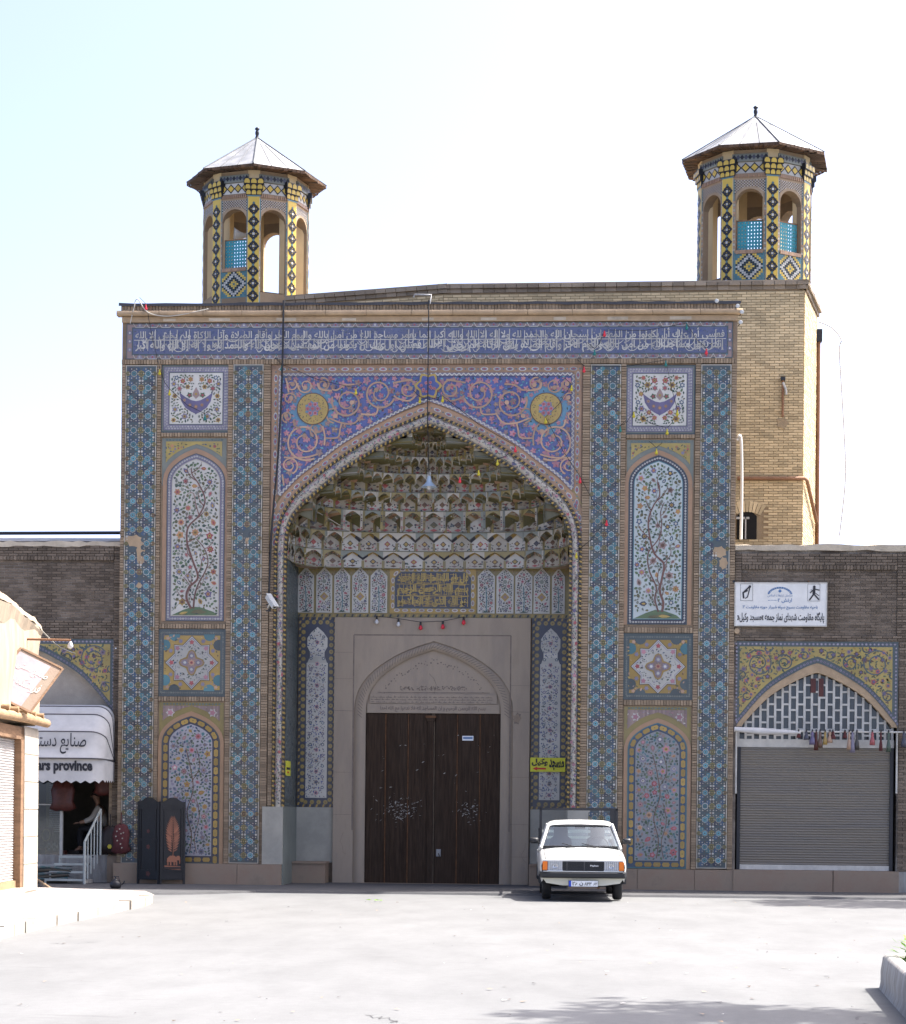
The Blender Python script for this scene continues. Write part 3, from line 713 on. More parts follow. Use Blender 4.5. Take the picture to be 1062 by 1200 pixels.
def tree_panel(x0, x1, z0, zs, za, xo0, xo1, ztop, stem, side):
    y = .05
    out = arch_outline(x0, x1, z0, zs, za)
    back = MB(); back.box(xo0, xo1, y, YB, z0-.05, ztop, 'brick', 'k')
    root = back.build('tree_panel', portal)
    arch_spandrel(xo0+.02, xo1-.02, zs-.05, ztop-.02, arch_outline(x0-.12, x1+.12, z0, zs, za+.10), 'yellow', 'sage', y-.006, root, 'rose')
    mb = MB()
    o2 = arch_outline(x0-.09, x1+.09, z0, zs, za+.11); mb.flat(o2, 'tan', y-.020)
    mb.flat(out, 'slate', y-.028); inn = arch_outline(x0+.11, x1-.11, z0+.11, zs, za-.12)
    mid_ = arch_outline(x0+.055, x1-.055, z0+.055, zs, za-.06)
    mb.flat(arch_outline(x0+.02, x1-.02, z0+.02, zs, za-.02), 'lilac' if side < 0 else 'navy', y-.032)
    chain(mb, loop(mid_), y-.036, .026, 'white', 'blue', .058); mb.flat(inn, 'cream' if side < 0 else 'teal', y-.040)
    fld = arch_outline(x0+.125, x1-.125, z0+.125, zs, za-.14); mb.flat(fld, 'white' if side < 0 else 'pwhite', y-.044)
    mb.build('border', root)
    mb = MB(); y -= .048
    xm = (x0+x1)/2; hil = [(x0+.14, z0+.13), (x1-.14, z0+.13), (x1-.22, z0+.20), (xm+.12, z0+.30), (xm-.05, z0+.31), (xm-.25, z0+.24)]
    mb.flat(hil, 'green', y-.002)
    for i in range(5): mb.flat(leafp(uni(x0+.25, x1-.5), z0+uni(.15, .19), uni(.15, .3), uni(-.1, .3), .25), random.choice(('olive', 'dkgreen', 'yellow')), y-.005)
    av = []
    W = (x1-x0); H = za-z0
    for st, wd in stem:
        pts = smooth([(x0+u*W, z0+v*H) for u, v in st], 8); stroke(mb, pts, wd*1.15, 'treebark', y-.006, taper=lambda t: 1-.6*t); av += [(p[0], p[1], wd*.4) for p in pts[::2]]
        for i in range(5, len(pts)-2, 7):             # side twigs curling off the stem
            sg = 1 if (i//7) % 2 else -1; p = pts[i]; an = uni(.2, .9); q = [p]; L = uni(.05, .075)
            for w in range(6): an += uni(.05, .35); q.append((q[-1][0]+sg*math.cos(an)*L, q[-1][1]+math.sin(an)*L))
            q = [t for t in q if inside(t, fld)]
            if len(q) > 3: stroke(mb, q, wd*.5, 'treebark', y-.007, taper=lambda t: 1-.7*t)
    blossom_field(mb, fld, y, nf=700, nl=4200, avoid=av+[(xm, z0+.2, .16), (xm-.3, z0+.16, .12), (xm+.3, z0+.16, .12)], cols=FLC if side < 0 else [('pink', 'gold'), ('rose', 'brown'), ('navy', 'gold'), ('violet', 'orange'), ('orange', 'gold'), ('blue', 'white')])
    mb.build('painted_tree', root)
def star_panel(x0, x1, z0, z1):
    y = .045; mb = MB(); mb.flat(rect(x0-.02, x1+.02, z0-.02, z1+.02), 'slate', y); root = mb.build('medallion_panel', portal)
    mb = MB(); frame2(mb, x0+.01, x1-.01, z0+.01, z1-.01, .10, 'slate', y-.003); chain(mb, loop(rect(x0+.06, x1-.06, z0+.06, z1-.06)), y-.007, .024, 'sage', 'navy', .05)
    X0, X1, Z0, Z1 = x0+.12, x1-.12, z0+.12, z1-.12; mb.flat(rect(X0, X1, Z0, Z1), 'gold', y-.004)
    xm, zm = (X0+X1)/2, (Z0+Z1)/2; s = (X1-X0)/2
    for sx in (-1, 1):
        for sz in (-1, 1):
            for a, b in ((.62, 1.0), (1.0, .62)):
                cx, cz = xm+sx*a*s, zm+sz*b*s; q = []
                for k in range(9):
                    t = PI*k/8; d = .19*s*(1+.25*math.sin(t))
                    q.append((cx+(d*math.cos(t) if b == 1.0 else -sx*d*math.sin(t)), cz+(-sz*d*math.sin(t) if b == 1.0 else d*math.cos(t))))
                mb.flat(q, 'teal' if rnd() < .5 else 'slate', y-.008)
            mb.flat(lobed(xm+sx*.86*s, zm+sz*.86*s, .08*s, 5), 'peach', y-.010); mb.flat(lobed(xm+sx*.75*s, zm+sz*.42*s, .09*s, 6), 'lilac', y-.010); mb.flat(lobed(xm+sx*.40*s, zm+sz*.76*s, .09*s, 6), 'lilac', y-.010)
    avm = [(xm, zm, .92*s)]
    for x, z, r in scatter(rect(X0, X1, Z0, Z1), .018, .04, 3500, avm, .95): mb.flat(leafp(x-r, z, r*2, uni(0, 6.3), .5), random.choice(('rose', 'brown', 'olive', 'yellow', 'peach')), y-.007)
    def st(k): return [(xm+k*s*a, zm+k*s*b) for a, b in ((0, .93), (.32, .60), (.62, .62), (.60, .32), (.93, 0), (.60, -.32), (.62, -.62), (.32, -.60), (0, -.93), (-.32, -.60), (-.62, -.62), (-.60, -.32), (-.93, 0), (-.60, .32), (-.62, .62), (-.32, .60))]
    mb.flat(st(1.03), 'black', y-.012); mb.flat(st(1.0), 'white', y-.016); mb.flat(st(.96), 'lilac', y-.020); mb.flat(st(.93), 'white', y-.024)
    for k in range(8):
        t = k*PI/4; r = .72*s if k % 2 == 0 else .62*s*1.15
        mb.flat(lobed(xm+r*math.cos(t), zm+r*math.sin(t), .10*s, 5, .25, t), 'red' if k % 2 == 0 else 'pink', y-.028)
    for x, z, r in scatter(st(.9), .014, .034, 3600, [(xm, zm, .40*s)]+[(xm+.74*s*math.cos(k*PI/4), zm+.74*s*math.sin(k*PI/4), .12*s) for k in range(8)], 1.05):
        mb.flat(leafp(x-r, z, r*2, uni(0, 6.3), .5), random.choice(('slate', 'dkgreen', 'blue', 'lilac', 'sage', 'black')), y-.028)
    mb.flat(lobed(xm, zm, .46*s, 4, .20, 0, 6), 'gold', y-.032); mb.flat(lobed(xm, zm, .42*s, 4, .26, 0, 6), 'rose', y-.036)
    for k in range(4): flower(mb, xm+.24*s*math.cos(k*PI/2), zm+.24*s*math.sin(k*PI/2), .12*s, 'lilac', 'white', y-.040, 6)
    flower(mb, xm, zm, .13*s, 'peach', 'red', y-.044, 8)
    mb.build('painted_star', root)
def lower_panel(x0, x1, z0, zs, za, xo0, xo1, ztop, side):
    y = .05; back = MB(); back.box(xo0, xo1, y, YB, z0-.03, ztop, 'brick', 'k'); root = back.build('blossom_panel', portal)
    arch_spandrel(xo0+.02, xo1-.02, zs-.12, ztop-.02, arch_outline(x0-.12, x1+.12, z0, zs, za+.12), 'rose', 'mustard', y-.006, root, 'pink')
    mb = MB(); mb.flat(arch_outline(x0-.08, x1+.08, z0, zs, za+.10), 'tan', y-.020); mb.flat(arch_outline(x0, x1, z0, zs, za), 'teal' if side > 0 else 'slate', y-.028)
    mb.flat(arch_outline(x0+.025, x1-.025, z0+.03, zs, za-.02), 'blue' if side > 0 else 'navy', y-.032)
    for i, (x, z, a) in enumerate(along(loop(arch_outline(x0+.085, x1-.085, z0+.085, zs, za-.085)), .19)):
        c, s = math.cos(a), math.sin(a); mb.flat([(x+c*p-s*q, z+s*p+c*q) for p, q in ((-.085, 0), (-.06, .045), (.06, .045), (.085, 0), (.06, -.045), (-.06, -.045))], 'gold', y-.036); mb.flat(circ(x, z, .016, 5), 'mustard', y-.04)
    mb.flat(arch_outline(x0+.15, x1-.15, z0+.15, zs, za-.16), 'navy', y-.036)
    fld = arch_outline(x0+.165, x1-.165, z0+.165, zs, za-.175); mb.flat(fld, 'mist' if side < 0 else 'mist_dark', y-.040); mb.build('border', root)
    mb = MB(); y -= .044; W = x1-x0; H = za-z0; av = []
    for st, wd in (([(.5, .07), (.53, .2), (.45, .35), (.55, .5), (.5, .65), (.42, .78)], .018), ([(.62, .07), (.58, .18), (.66, .32), (.60, .45)], .014), ([(.52, .55), (.66, .66), (.60, .78)], .014)):
        pts = smooth([(x0+u*W, z0+v*H) for u, v in st], 6); stroke(mb, pts, wd, 'brown', y-.006); av += [(p[0], p[1], .012) for p in pts[::2]]
    blossom_field(mb, fld, y, rf=(.06, .10), nf=1600, nl=6000, rl=(.026, .044), avoid=av, cols=[('pink', 'white'), ('rose', 'pink'), ('lilac', 'rose'), ('pink', 'red'), ('gold', 'orange'), ('lilac', 'blue')] if side < 0 else [('pink', 'gold'), ('red', 'pink'), ('rose', 'pink'), ('peach', 'orange'), ('lilac', 'white')], leaves=('teal', 'slate', 'blue', 'green', 'lilac', 'dkgreen') if side < 0 else ('dkgreen', 'teal', 'green', 'rose', 'slate'))
    mb.build('painted_blossom', root)
STEM_L = [([(.44, .075), (.36, .14), (.40, .20), (.55, .26), (.46, .36), (.36, .47), (.38, .56), (.56, .63), (.66, .72), (.56, .81), (.44, .87), (.42, .91)], .045), ([(.48, .075), (.50, .15), (.56, .22), (.68, .30), (.72, .36), (.66, .43), (.52, .49)], .032), ([(.56, .63), (.50, .70), (.46, .76), (.36, .76)], .018), ([(.44, .195), (.34, .25), (.30, .26)], .014)]
STEM_R = [([(.58, .075), (.60, .13), (.54, .20), (.58, .28), (.60, .36), (.44, .42), (.36, .52), (.34, .62), (.42, .70), (.52, .76), (.50, .84)], .045), ([(.52, .075), (.46, .15), (.48, .22), (.36, .32), (.34, .42), (.50, .50), (.56, .58), (.54, .66), (.60, .72)], .030), ([(.60, .36), (.72, .42), (.66, .50)], .016)]
for side in (-1, 1):
    if side < 0:
        q = (mid((190, 427), (190, 505)), mid((269, 427), (269, 505)), midz((190, 505), (269, 505)), midz((190, 428), (269, 428)))
        square_panel(*q)
        t = (mid((196, 575), (193, 728)), mid((264, 575), (262, 728)), PZ(228, 728), PZ(230, 566), PZ(230, 531))
        o = (S1[1]+.10, S2[0]-.12)
        zt = midz((190, 512), (269, 512)); tree_panel(*t, o[0], o[1], zt, STEM_L, -1)
        m = (mid((186, 737), (184, 815)), mid((265, 737), (263, 815)), PZ(225, 815), PZ(225, 738)); star_panel(*m)
        l = (mid((190, 870), (187, 1012)), mid((258, 870), (256, 1012)), PZ(222, 1012), PZ(222, 872), PZ(222, 839)); zl = PZ(222, 822); lower_panel(*l, o[0], o[1], zl, -1)
    else:
        q = (mid((734, 430), (733, 507)), mid((814, 430), (813, 507)), PZ(775, 507), PZ(775, 429)); square_panel(*q)
        t = (mid((736, 575), (736, 732)), mid((806, 575), (806, 732)), PZ(771, 732), PZ(771, 568), PZ(771, 533)); o = (S3[1]+.12, S4[0]-.12)
        zt = PZ(771, 514); tree_panel(*t, o[0], o[1], zt, STEM_R, 1)
        m = (mid((732, 742), (730, 820)), mid((812, 742), (812, 820)), PZ(771, 819), PZ(771, 743)); star_panel(*m)
        l = (mid((735, 880), (735, 1018)), mid((806, 880), (804, 1018)), PZ(770, 1018), PZ(770, 880), PZ(770, 847)); zl = PZ(770, 827); lower_panel(*l, o[0], o[1], zl, 1)
    mb = MB()
    for a, b in ((zt, q[2]-.03), (m[3]+.02, t[2]-.05), (zl, m[2]-.02)):
        band_h(mb, o[0]+.002, o[1]-.002, a+.003, b-.003)
    # bricks flanking the square and star panels
    for (a, b, z0, z1) in ((o[0], q[0]-.03, q[2]-.03, ZS+.02), (q[1]+.03, o[1], q[2]-.03, ZS+.02), (o[0], m[0]-.02, m[2]-.02, m[3]+.02), (m[1]+.02, o[1], m[2]-.02, m[3]+.02)):
        if b-a > .03: band_v(mb, a+.002, b-.002, z0, z1)
    mb.build('brick_course', portal, kind='stuff')
# ================================================================== SPANDRELS AND ARCH
SPX0, SPX1 = S2[1]+.16, S3[0]-.17
ZSPT = ZS+.02
def on_arch(A, n=5): h = smooth(A, n); return [(XC-d, z) for d, z in h], [(XC+d, z) for d, z in h[::-1]]
def resample(path, n):
    d = [0]
    for a, b in zip(path, path[1:]): d.append(d[-1]+math.hypot(b[0]-a[0], b[1]-a[1]))
    out = []; j = 0
    for i in range(n):
        t = d[-1]*i/(n-1)
        while j < len(d)-2 and d[j+1] < t: j += 1
        s = (t-d[j])/max(d[j+1]-d[j], 1e-9); out.append((path[j][0]+(path[j+1][0]-path[j][0])*s, path[j][1]+(path[j+1][1]-path[j][1])*s))
    return out
def spandrels():
    y = .05
    L_, R_ = on_arch(A_SP); crv = L_+R_[1:]
    ob = .26                                       # width of the oval-chain border
    fx0, fx1 = SPX0+.20, SPX1-.20; fz = ZSPT-.22
    # border zone behind everything: tan brick tile from the outer arch to the frame
    mb = MB()
    LO, RO = on_arch(A_OUT); cro = LO+RO[1:]
    lo = [(XC-hw(A_OUT, z)-.0, z) for z in (0,)]
    rows = [[(x, y+.008, ZSPT) for x, z in cro], [(x, y+.008, z) for x, z in cro]]; mb.grid(rows, 'tan', smooth=False, flip=True)
    for sg in (-1, 1):
        xa = XC+sg*(A_OUT[0][0]); xe = SPX0 if sg < 0 else SPX1
        z0 = A_OUT[0][1]
        mb.flat(rect(min(xa, xe), max(xa, xe), 1.7, ZSPT) if False else rect(min(xa, xe), max(xa, xe), z0-.02, ZSPT), 'tan', y+.010)
    root = mb.build('arch_surround', portal)
    # brick strip beside the opening, from the dado up to the spring
    b = MB()
    for sg in (-1, 1):
        xa = XC+sg*(A_OUT[0][0]+.05); xe = SPX0 if sg < 0 else SPX1
        bricks(b, min(xa, xe)+.01, max(xa, xe)-.005, 1.72, A_OUT[0][1]+.05, .01, 'brick', bw=.2, bh=.056, dep=.06)
    b.build('brick_reveal', root, kind='stuff')
    # rectangular oval chain along the frame
    mb = MB()
    fr = [(SPX0+.10, 7.2), (SPX0+.10, ZSPT-.10), (SPX1-.10, ZSPT-.10), (SPX1-.10, 7.2)]
    for off, m, w_ in ((0, 'tan', .16),):
        for a, c in zip(fr, fr[1:]): stroke(mb, [a, c], w_, m, y-.002)
    def ovals(path, step, yy, r=.042):
        for x, z, a in along(path, step):
            c, s = math.cos(a), math.sin(a); e = lambda k: [(x+c*p*k-s*q*k, z+s*p*k+c*q*k) for p, q in [(r*2.0*math.cos(t*PI/5), r*math.sin(t*PI/5)) for t in range(10)]]
            mb.flat(e(1.0), 'white', yy); mb.flat(e(.72), 'lilac', yy-.004); mb.flat(e(.36), 'red', yy-.008)
            mb.flat(circ(x+c*step/2, z+s*step/2, .018, 5), 'teal', yy)
    for a, c in zip(fr, fr[1:]): ovals([a, c], .27, y-.006)
    pm = [(XC-d, z) for d, z in [((d0+d1)/2, (z0+z1)/2) for (d0, z0), (d1, z1) in zip([(XC-x, z) for x, z in resample(on_arch(A_SP)[0], 60)], [(XC-x, z) for x, z in resample(on_arch(A_OUT)[0], 60)])]]
    off = .035
    for sg in (-1, 1):
        path = [(XC+sg*(XC-x), z) for x, z in pm]
        stroke(mb, path, .20, 'tan', y-.001); ovals(path, .26, y-.006)
        for k in (-.13, .13): stroke(mb, [(x, z) for x, z, a in along(path, .12, k)], .03, 'mustard', y-.003)
    mb.build('oval_chain', root)
    # blue fields
    FXL = [(x, z) for x, z in crv if fx0 < x < fx1 and z < fz]
    for sg in (-1, 1):
        pts = [p for p in FXL if (p[0]-XC)*sg >= -1e-6]
        pts = sorted(pts, key=lambda p: p[0])
        if sg > 0: pts = [(XC, A_SP[-1][1])]+pts if pts[0][0] > XC+1e-3 else pts
        else: pts = pts+[(XC, A_SP[-1][1])] if pts[-1][0] < XC-1e-3 else pts
        edge = fx0 if sg < 0 else fx1
        d = abs(edge-XC)
        # height of the curve where it meets the side frame
        zc = None; h = smooth(A_SP, 5)
        for (d0, z0), (d1, z1) in zip(h, h[1:]):
            if d1 <= d <= d0: zc = z0+(z1-z0)*(d0-d)/max(d0-d1, 1e-6)
        if zc is None: zc = h[0][1]
        if sg < 0: pts = [(edge, zc)]+pts
        else: pts = pts+[(edge, zc)]
        mb = MB(); yy = y-.006
        for a, c in zip(pts, pts[1:]): mb.flat([a, c, (c[0], fz), (a[0], fz)], 'royal_ground', yy)
        part = mb.build('spandrel', portal)
        poly = pts+[(pts[-1][0], fz), (pts[0][0], fz)]
        def S_(cx, cy): x, z = P(310+cx/5.31, 420+cy/5.31); return (x if sg < 0 else 2*XC-x, z)
        k = 1/5.31/55.3                            # crop pixels to metres
        def in_(q): return inside(q, poly)
        orn = MB(); y1 = yy-.004
        # turquoise ground round the medallion
        mc = S_(300, 313); MR = 95*k
        orn.flat([p for p in lobed(mc[0], mc[1], MR*1.75, 8, .10, .2, 4) if True], 'sky', y1)
        # scrolls: (cx, cy, r, start angle deg, turns, direction)
        sc = [(515, 270, 98, 200, 1.55, -1), (715, 215, 98, 20, 1.6, 1), (890, 190, 62, 250, 1.3, 1), (250, 515, 122, 60, 1.6, 1), (155, 665, 54, 70, 1.5, -1), (365, 160, 42, 250, 1.4, 1), (255, 168, 50, 200, 1.3, -1), (165, 165, 38, 300, 1.1, 1), (140, 362, 36, 90, 1.4, 1), (155, 250, 40, 0, 1.1, -1), (330, 440, 52, 120, 1.0, 1), (430, 345, 55, 90, .9, 1)]
        av = [(mc[0], mc[1], MR*1.05)]
        for cx, cy, r, a0, tn, dr in sc:
            pts_ = []
            for i in range(int(26*tn)):
                t = i/(26*tn-1); a = R(a0)+dr*t*tn*2*PI; rr = r*(1-.72*t)
                q = S_(cx+rr*math.cos(a), cy+rr*math.sin(a))
                pts_.append(q)
            pts_ = [p for p in pts_ if in_(p)]
            if len(pts_) > 3:
                stroke(orn, pts_, .042 if r > 60 else .034, 'peach', y1-.016, taper=lambda t: 1-.35*t); av += [(p[0], p[1], .025) for p in pts_]
                orn.flat(circ(pts_[-1][0], pts_[-1][1], .05, 8), 'peach', y1-.022)
        for st in ([(610, 340), (560, 400), (480, 400), (400, 370)], [(600, 345), (690, 345), (705, 300)], [(480, 400), (470, 440), (455, 490), (380, 495)], [(800, 150), (860, 140), (920, 130)], [(330, 595), (250, 615), (120, 615)], [(110, 720), (120, 790)], [(420, 190), (450, 195), (500, 165), (560, 160)], [(330, 150), (345, 190), (420, 200)], [(130, 120), (140, 150), (150, 210)], [(180, 380), (190, 420), (220, 430)], [(360, 420), (375, 480), (372, 540)], [(805, 230), (835, 250), (900, 262), (945, 225)]):
            q = [p for p in smooth([S_(*t) for t in st], 6) if in_(p)]
            if len(q) > 2: stroke(orn, q, .036, 'peach', y1-.019); av += [(p[0], p[1], .02) for p in q[::2]]
        F = scatter(poly, .055, .10, 3200, av[:1], .95)
        for x, z, r in F:
            orn.flat(lobed(x, z, r, 5, .24, uni(0, 3), 4), 'pink' if rnd() < .8 else 'rose', y1-.008)
            for j in range(3): t = uni(0, 6.3); orn.flat(leafp(x, z, r*.75, t, .4), random.choice(('rose', 'red', 'peach', 'pink')), y1-.012)
        for x, z, r in scatter(poly, .026, .046, 9000, av[:1]+[], .75, list(F)): orn.flat(leafp(x-r, z, 2*r, uni(0, 6.3), .42), random.choice(('sky', 'ltblue', 'sky', 'navy', 'dkgreen', 'pink', 'ltblue')), y1-.006)
        orn.build('scrollwork', part, kind='stuff')
        m = MB(); y2 = y1-.026
        m.flat(circ(mc[0], mc[1], MR*1.06, 28), 'brown', y2); m.flat(circ(mc[0], mc[1], MR, 28), 'yellow', y2-.004); m.flat(lobed(mc[0], mc[1], MR*.55, 7, .15), 'sky', y2-.012)
        for x, z, r in scatter(circ(mc[0], mc[1], MR*.97, 20), .014, .026, 900, [(mc[0], mc[1], MR*.55)], 1.0): m.flat(leafp(x-r, z, 2*r, uni(0, 6.3), .4), random.choice(('brown', 'olive', 'orange', 'dkgreen')), y2-.008)
        for q in range(7): t = q*2*PI/6; rr = 0 if q == 6 else MR*.33; flower(m, mc[0]+rr*math.cos(t), mc[1]+rr*math.sin(t), MR*.19, 'pink', 'red', y2-.016, 5)
        m.build('medallion', part)
        # wavy white edging
        ed = MB()
        for pth in (pts, [(edge, zc), (edge, fz)], [(edge, fz), (XC, fz)]):
            q = along(pth, .05); stroke(ed, [(x-math.sin(a)*(.022 if i % 2 else -.022), z+math.cos(a)*(.022 if i % 2 else -.022)) for i, (x, z, a) in enumerate(q)], .028, 'white', y2-.004)
            stroke(ed, [(x, z) for x, z, a in q], .07, 'lilac', y2)
        ed.build('wavy_edging', part)
    # the cartouche over the apex
    c = MB(); cx, cz = P(502, 452); y3 = y-.05
    c.flat(lobed(cx, cz, .30, 6, .14, 0, 4), 'yellow', y3); c.flat(lobed(cx, cz, .24, 6, .14, 0, 4), 'royal', y3-.004)
    for i in range(9): flower(c, cx+uni(-.15, .15), cz+uni(-.13, .13), .045, 'pink', 'red', y3-.008-.004*i)
    c.build('cartouche', portal)
spandrels()
def arch_mouldings():
    Li = resample([(x, z) for x, z in full(A_IN, 1.7)], 260); Lo = resample([(x, z) for x, z in full(A_OUT, 1.7)], 260)
    mb = MB(); rows = []
    for (xi, zi), (xo, zo) in zip(Li, Lo):
        row = []
        for k in range(7):
            t = k/6; a = PI*t; row.append((xo+(xi-xo)*t, .03-.075*math.sin(a), zo+(zi-zo)*t))
        rows.append(row)
    mb.grid(rows, 'cream')
    mb.grid([[r[-1], (r[-1][0], .25, r[-1][2])] for r in rows], 'slate', smooth=False)
    root = mb.build('arch_band', portal)
    mb = MB(); mb2 = MB()
    pts = [((a[0]+b[0])/2, (a[1]+b[1])/2, a, b) for a, b in zip(Li, Lo)]
    for i in range(1, 259):
        for j in range(9):
            t = uni(.08, .92); s = rnd()
            x = Lo[i][0]+(Li[i][0]-Lo[i][0])*t+(Lo[i+1][0]-Lo[i][0])*s; z = Lo[i][1]+(Li[i][1]-Lo[i][1])*t+(Lo[i+1][1]-Lo[i][1])*s
            yy = .03-.075*math.sin(PI*t)-.006
            if j == 0 and i % 3 == 0: mb.flat(lobed(x, z, uni(.04, .055), 5, .25), random.choice(('red', 'pink', 'rose', 'red', 'violet')), yy)
            else: mb.flat(leafp(x, z, uni(.03, .06), uni(0, 6.3), .42), random.choice(('slate', 'blue', 'lilac', 'rose', 'dkgreen', 'pink', 'brown')), yy)
    mb.build('painted_garland', root, kind='stuff')
    # twisted ropes on both sides
    for path, off, nm in ((Lo, .025, 'rope_moulding'), (Li, -.012, 'rope_moulding')):
        mb = MB(); al = along(path, .052, off)
        for i, (x, z, a) in enumerate(al):
            c, s = math.cos(a), math.sin(a); r = .028
            q = [(x+c*p-s*w_, z+s*p+c*w_) for p, w_ in ((-.034, -r), (.016, -r), (.034, r), (-.016, r))]
            yb = -.02
            i0 = mb.pts([(X, yb+.03, Z) for X, Z in q]+[(X*.8+x*.2, yb-.012, Z*.8+z*.2) for X, Z in q])
            for f in ((4, 5, 6, 7), (0, 1, 5, 4), (1, 2, 6, 5), (2, 3, 7, 6), (3, 0, 4, 7)): mb.f.append(tuple(i0+t for t in f)); mb.m.append(('gold', 'black')[i % 2])
        mb.build(nm, portal)
arch_mouldings()

# ================================================================== PORCH: back wall, vault, door
def porch():
    y = YD
    xl, xr = XC-HWI, XC+HWI
    ZA = PZ(502, 724, y); ZN = PZ(502, 667, y)
    # side walls of the porch: blue-grey glazed brick over a green marble dado
    for sg in (-1, 1):
        x = XC+sg*HWI
        T = (lambda a, b, c: (x+.004*1+b, .2+a, c)) if sg < 0 else (lambda a, b, c: (x-.004-b, YD-a, c))
        mb = MB(T=(lambda a, b, c, x=x, sg=sg: (x-sg*(.012-b), .25+a, c)))
        mb.face([(0, 0, 1.7), (YD-.25, 0, 1.7), (YD-.25, 0, ZN+.4), (0, 0, ZN+.4)][::sg*-1 or 1], 'slate')
        # course lines
        o = mb.build('side_wall', portal)
        k = MB(T=(lambda a, b, c, x=x, sg=sg: (x-sg*(.016-b), .25+a, c))); bricks(k, .02, YD-.27, 1.72, ZN+.3, .0, 'slate', bw=.24, bh=.07, dep=.01); k.build('glazed_bricks', o, kind='stuff')
        d = MB(); a0, a1 = (x-.02, x+.03) if sg < 0 else (x-.03, x+.02)
        d.box(a0, a1, .0, YD, .0, 1.70, 'marble_green'); d.build('dado_slab', portal)
        # front dado block
        d = MB(); a0, a1 = (x-.42, x+.022) if sg < 0 else (x-.022, x+.42)
        d.box(a0, a1, -.06, .02, .47, 1.70, 'marble'); d.build('dado_slab', portal)
        d = MB(); a0, a1 = (x-.24, x+.0) if sg < 0 else (x, x+.24); d.box(a0, a1, -.10, .02, -.05, .465, 'skirting'); d.build('skirting_slab', portal)
        # bench beside the door
        b0, b1 = (x+.03, PX(392, 1000, y)) if sg < 0 else (PX(621, 1000, y), x-.03)
        d = MB(); d.box(b0, b1, y-.05, y+.02, .47, 1.70, 'marble'); d.build('dado_slab', portal)
        d = MB(); d.box(b0, b1-.12 if sg < 0 else b1, y-.75, y, -.05, .46, 'skirting'); d.box(b0-.0, b1-.1 if sg < 0 else b1, y-.78, y, .46, .50, 'skirting'); d.build('bench', portal)
        # tall tile panels beside the door
        p0, p1 = b0, b1; z0, z1 = 1.70, ZA-.0
        mb = MB(); mb.box(p0, p1, y-.03, y, z0, z1, 'navy', 'k'); r_ = mb.build('side_panel', portal)
        mb = MB(); yy = y-.034
        for i, (xx, zz, a) in enumerate(along(loop(rect(p0+.035, p1-.035, z0+.035, z1-.035)), .075)): mb.flat([(xx-.03, zz-.03), (xx+.01, zz-.03), (xx+.03, zz+.03), (xx-.01, zz+.03)], 'gold' if i % 2 else 'black', yy)
        for xx, zz, a in along(loop(rect(p0+.115, p1-.115, z0+.115, z1-.115)), .15): mb.flat(circ(xx, zz, .052, 8), 'mustard', yy); mb.flat(circ(xx, zz, .03, 7), 'gold', yy-.004); mb.flat(circ(xx, zz, .012, 5), 'navy', yy-.008)
        xa, xb = p0+.20, p1-.20; xm = (xa+xb)/2; zt = z1-.22; w_ = (xb-xa)/2
        nar = [(xa, z0+.22), (xb, z0+.22), (xb, zt-.85), (xb-.02, zt-.75), (xm+w_*.72, zt-.66), (xm+w_*.72, zt-.56), (xb, zt-.44), (xb, zt-.25), (xm+w_*.6, zt-.12), (xm, zt), (xm-w_*.6, zt-.12), (xa, zt-.25), (xa, zt-.44), (xm-w_*.72, zt-.56), (xm-w_*.72, zt-.66), (xa+.02, zt-.75), (xa, zt-.85)]
        for a, b in ((0, 5), ): pass
        mb.flat(rect(xa-.012, xb+.012, z0+.21, zt-.80), 'white', yy); mb.flat([(xa+.005, zt-.80), (xb-.005, zt-.80), (xm+w_*.72, zt-.66), (xm-w_*.72, zt-.66)], 'white', yy); mb.flat(rect(xm-w_*.72, xm+w_*.72, zt-.66, zt-.56), 'white', yy)
        mb.flat([(xm-w_*.72, zt-.56), (xm+w_*.72, zt-.56), (xb, zt-.44), (xb, zt-.25), (xm+w_*.6, zt-.12), (xm, zt), (xm-w_*.6, zt-.12), (xa, zt-.25), (xa, zt-.44)], 'white', yy)
        zz = z0+.32; i = 0
        while zz < zt-.2:
            if not (zt-.72 < zz < zt-.5):
                flower(mb, xm, zz, .055, 'rose' if i % 2 else 'pink', 'blue', yy-.006)
                for s_ in (-1, 1): flower(mb, xm+s_*w_*.62, zz+.12, .045, 'violet' if i % 2 else 'blue', 'white', yy-.006)
            zz += .24; i += 1
        for xx, zz, r in scatter(rect(xa+.01, xb-.01, z0+.23, zt-.82), .018, .034, 4500, (), .8)+scatter([(xm-w_*.72, zt-.68), (xm+w_*.72, zt-.68), (xm+w_*.72, zt-.56), (xb-.02, zt-.44), (xb-.02, zt-.25), (xm+w_*.55, zt-.14), (xm, zt-.03), (xm-w_*.55, zt-.14), (xa+.02, zt-.25), (xa+.02, zt-.44), (xm-w_*.72, zt-.56)], .018, .034, 900, (), .8): mb.flat(leafp(xx-r, zz, 2*r, uni(0, 6.3), .4), random.choice(('royal', 'slate', 'rose', 'lilac', 'royal', 'blue')), yy-.004)
        mb.build('painted_panel', r_)
    # row of ten pointed panels and the gold inscription
    xp = [(349.5, 368), (371, 389.5), (392, 410.5), (413, 432), (434.5, 454), (560, 580), (582, 602), (604, 624), (625.5, 644.5), (647, 662)]
    fr = MB(); fr.box(xl, xr, y-.02, y, ZA, ZN+.12, 'mustard', 'k'); row = fr.build('panel_frieze', portal)
    fr = MB()
    for i, (xx, zz, a) in enumerate(along([(xl, ZA+.04), (xr, ZA+.04)], .085)): fr.flat([(xx-.03, zz-.03), (xx+.01, zz-.03), (xx+.03, zz+.03), (xx-.01, zz+.03)], 'gold' if i % 2 else 'black', y-.024)
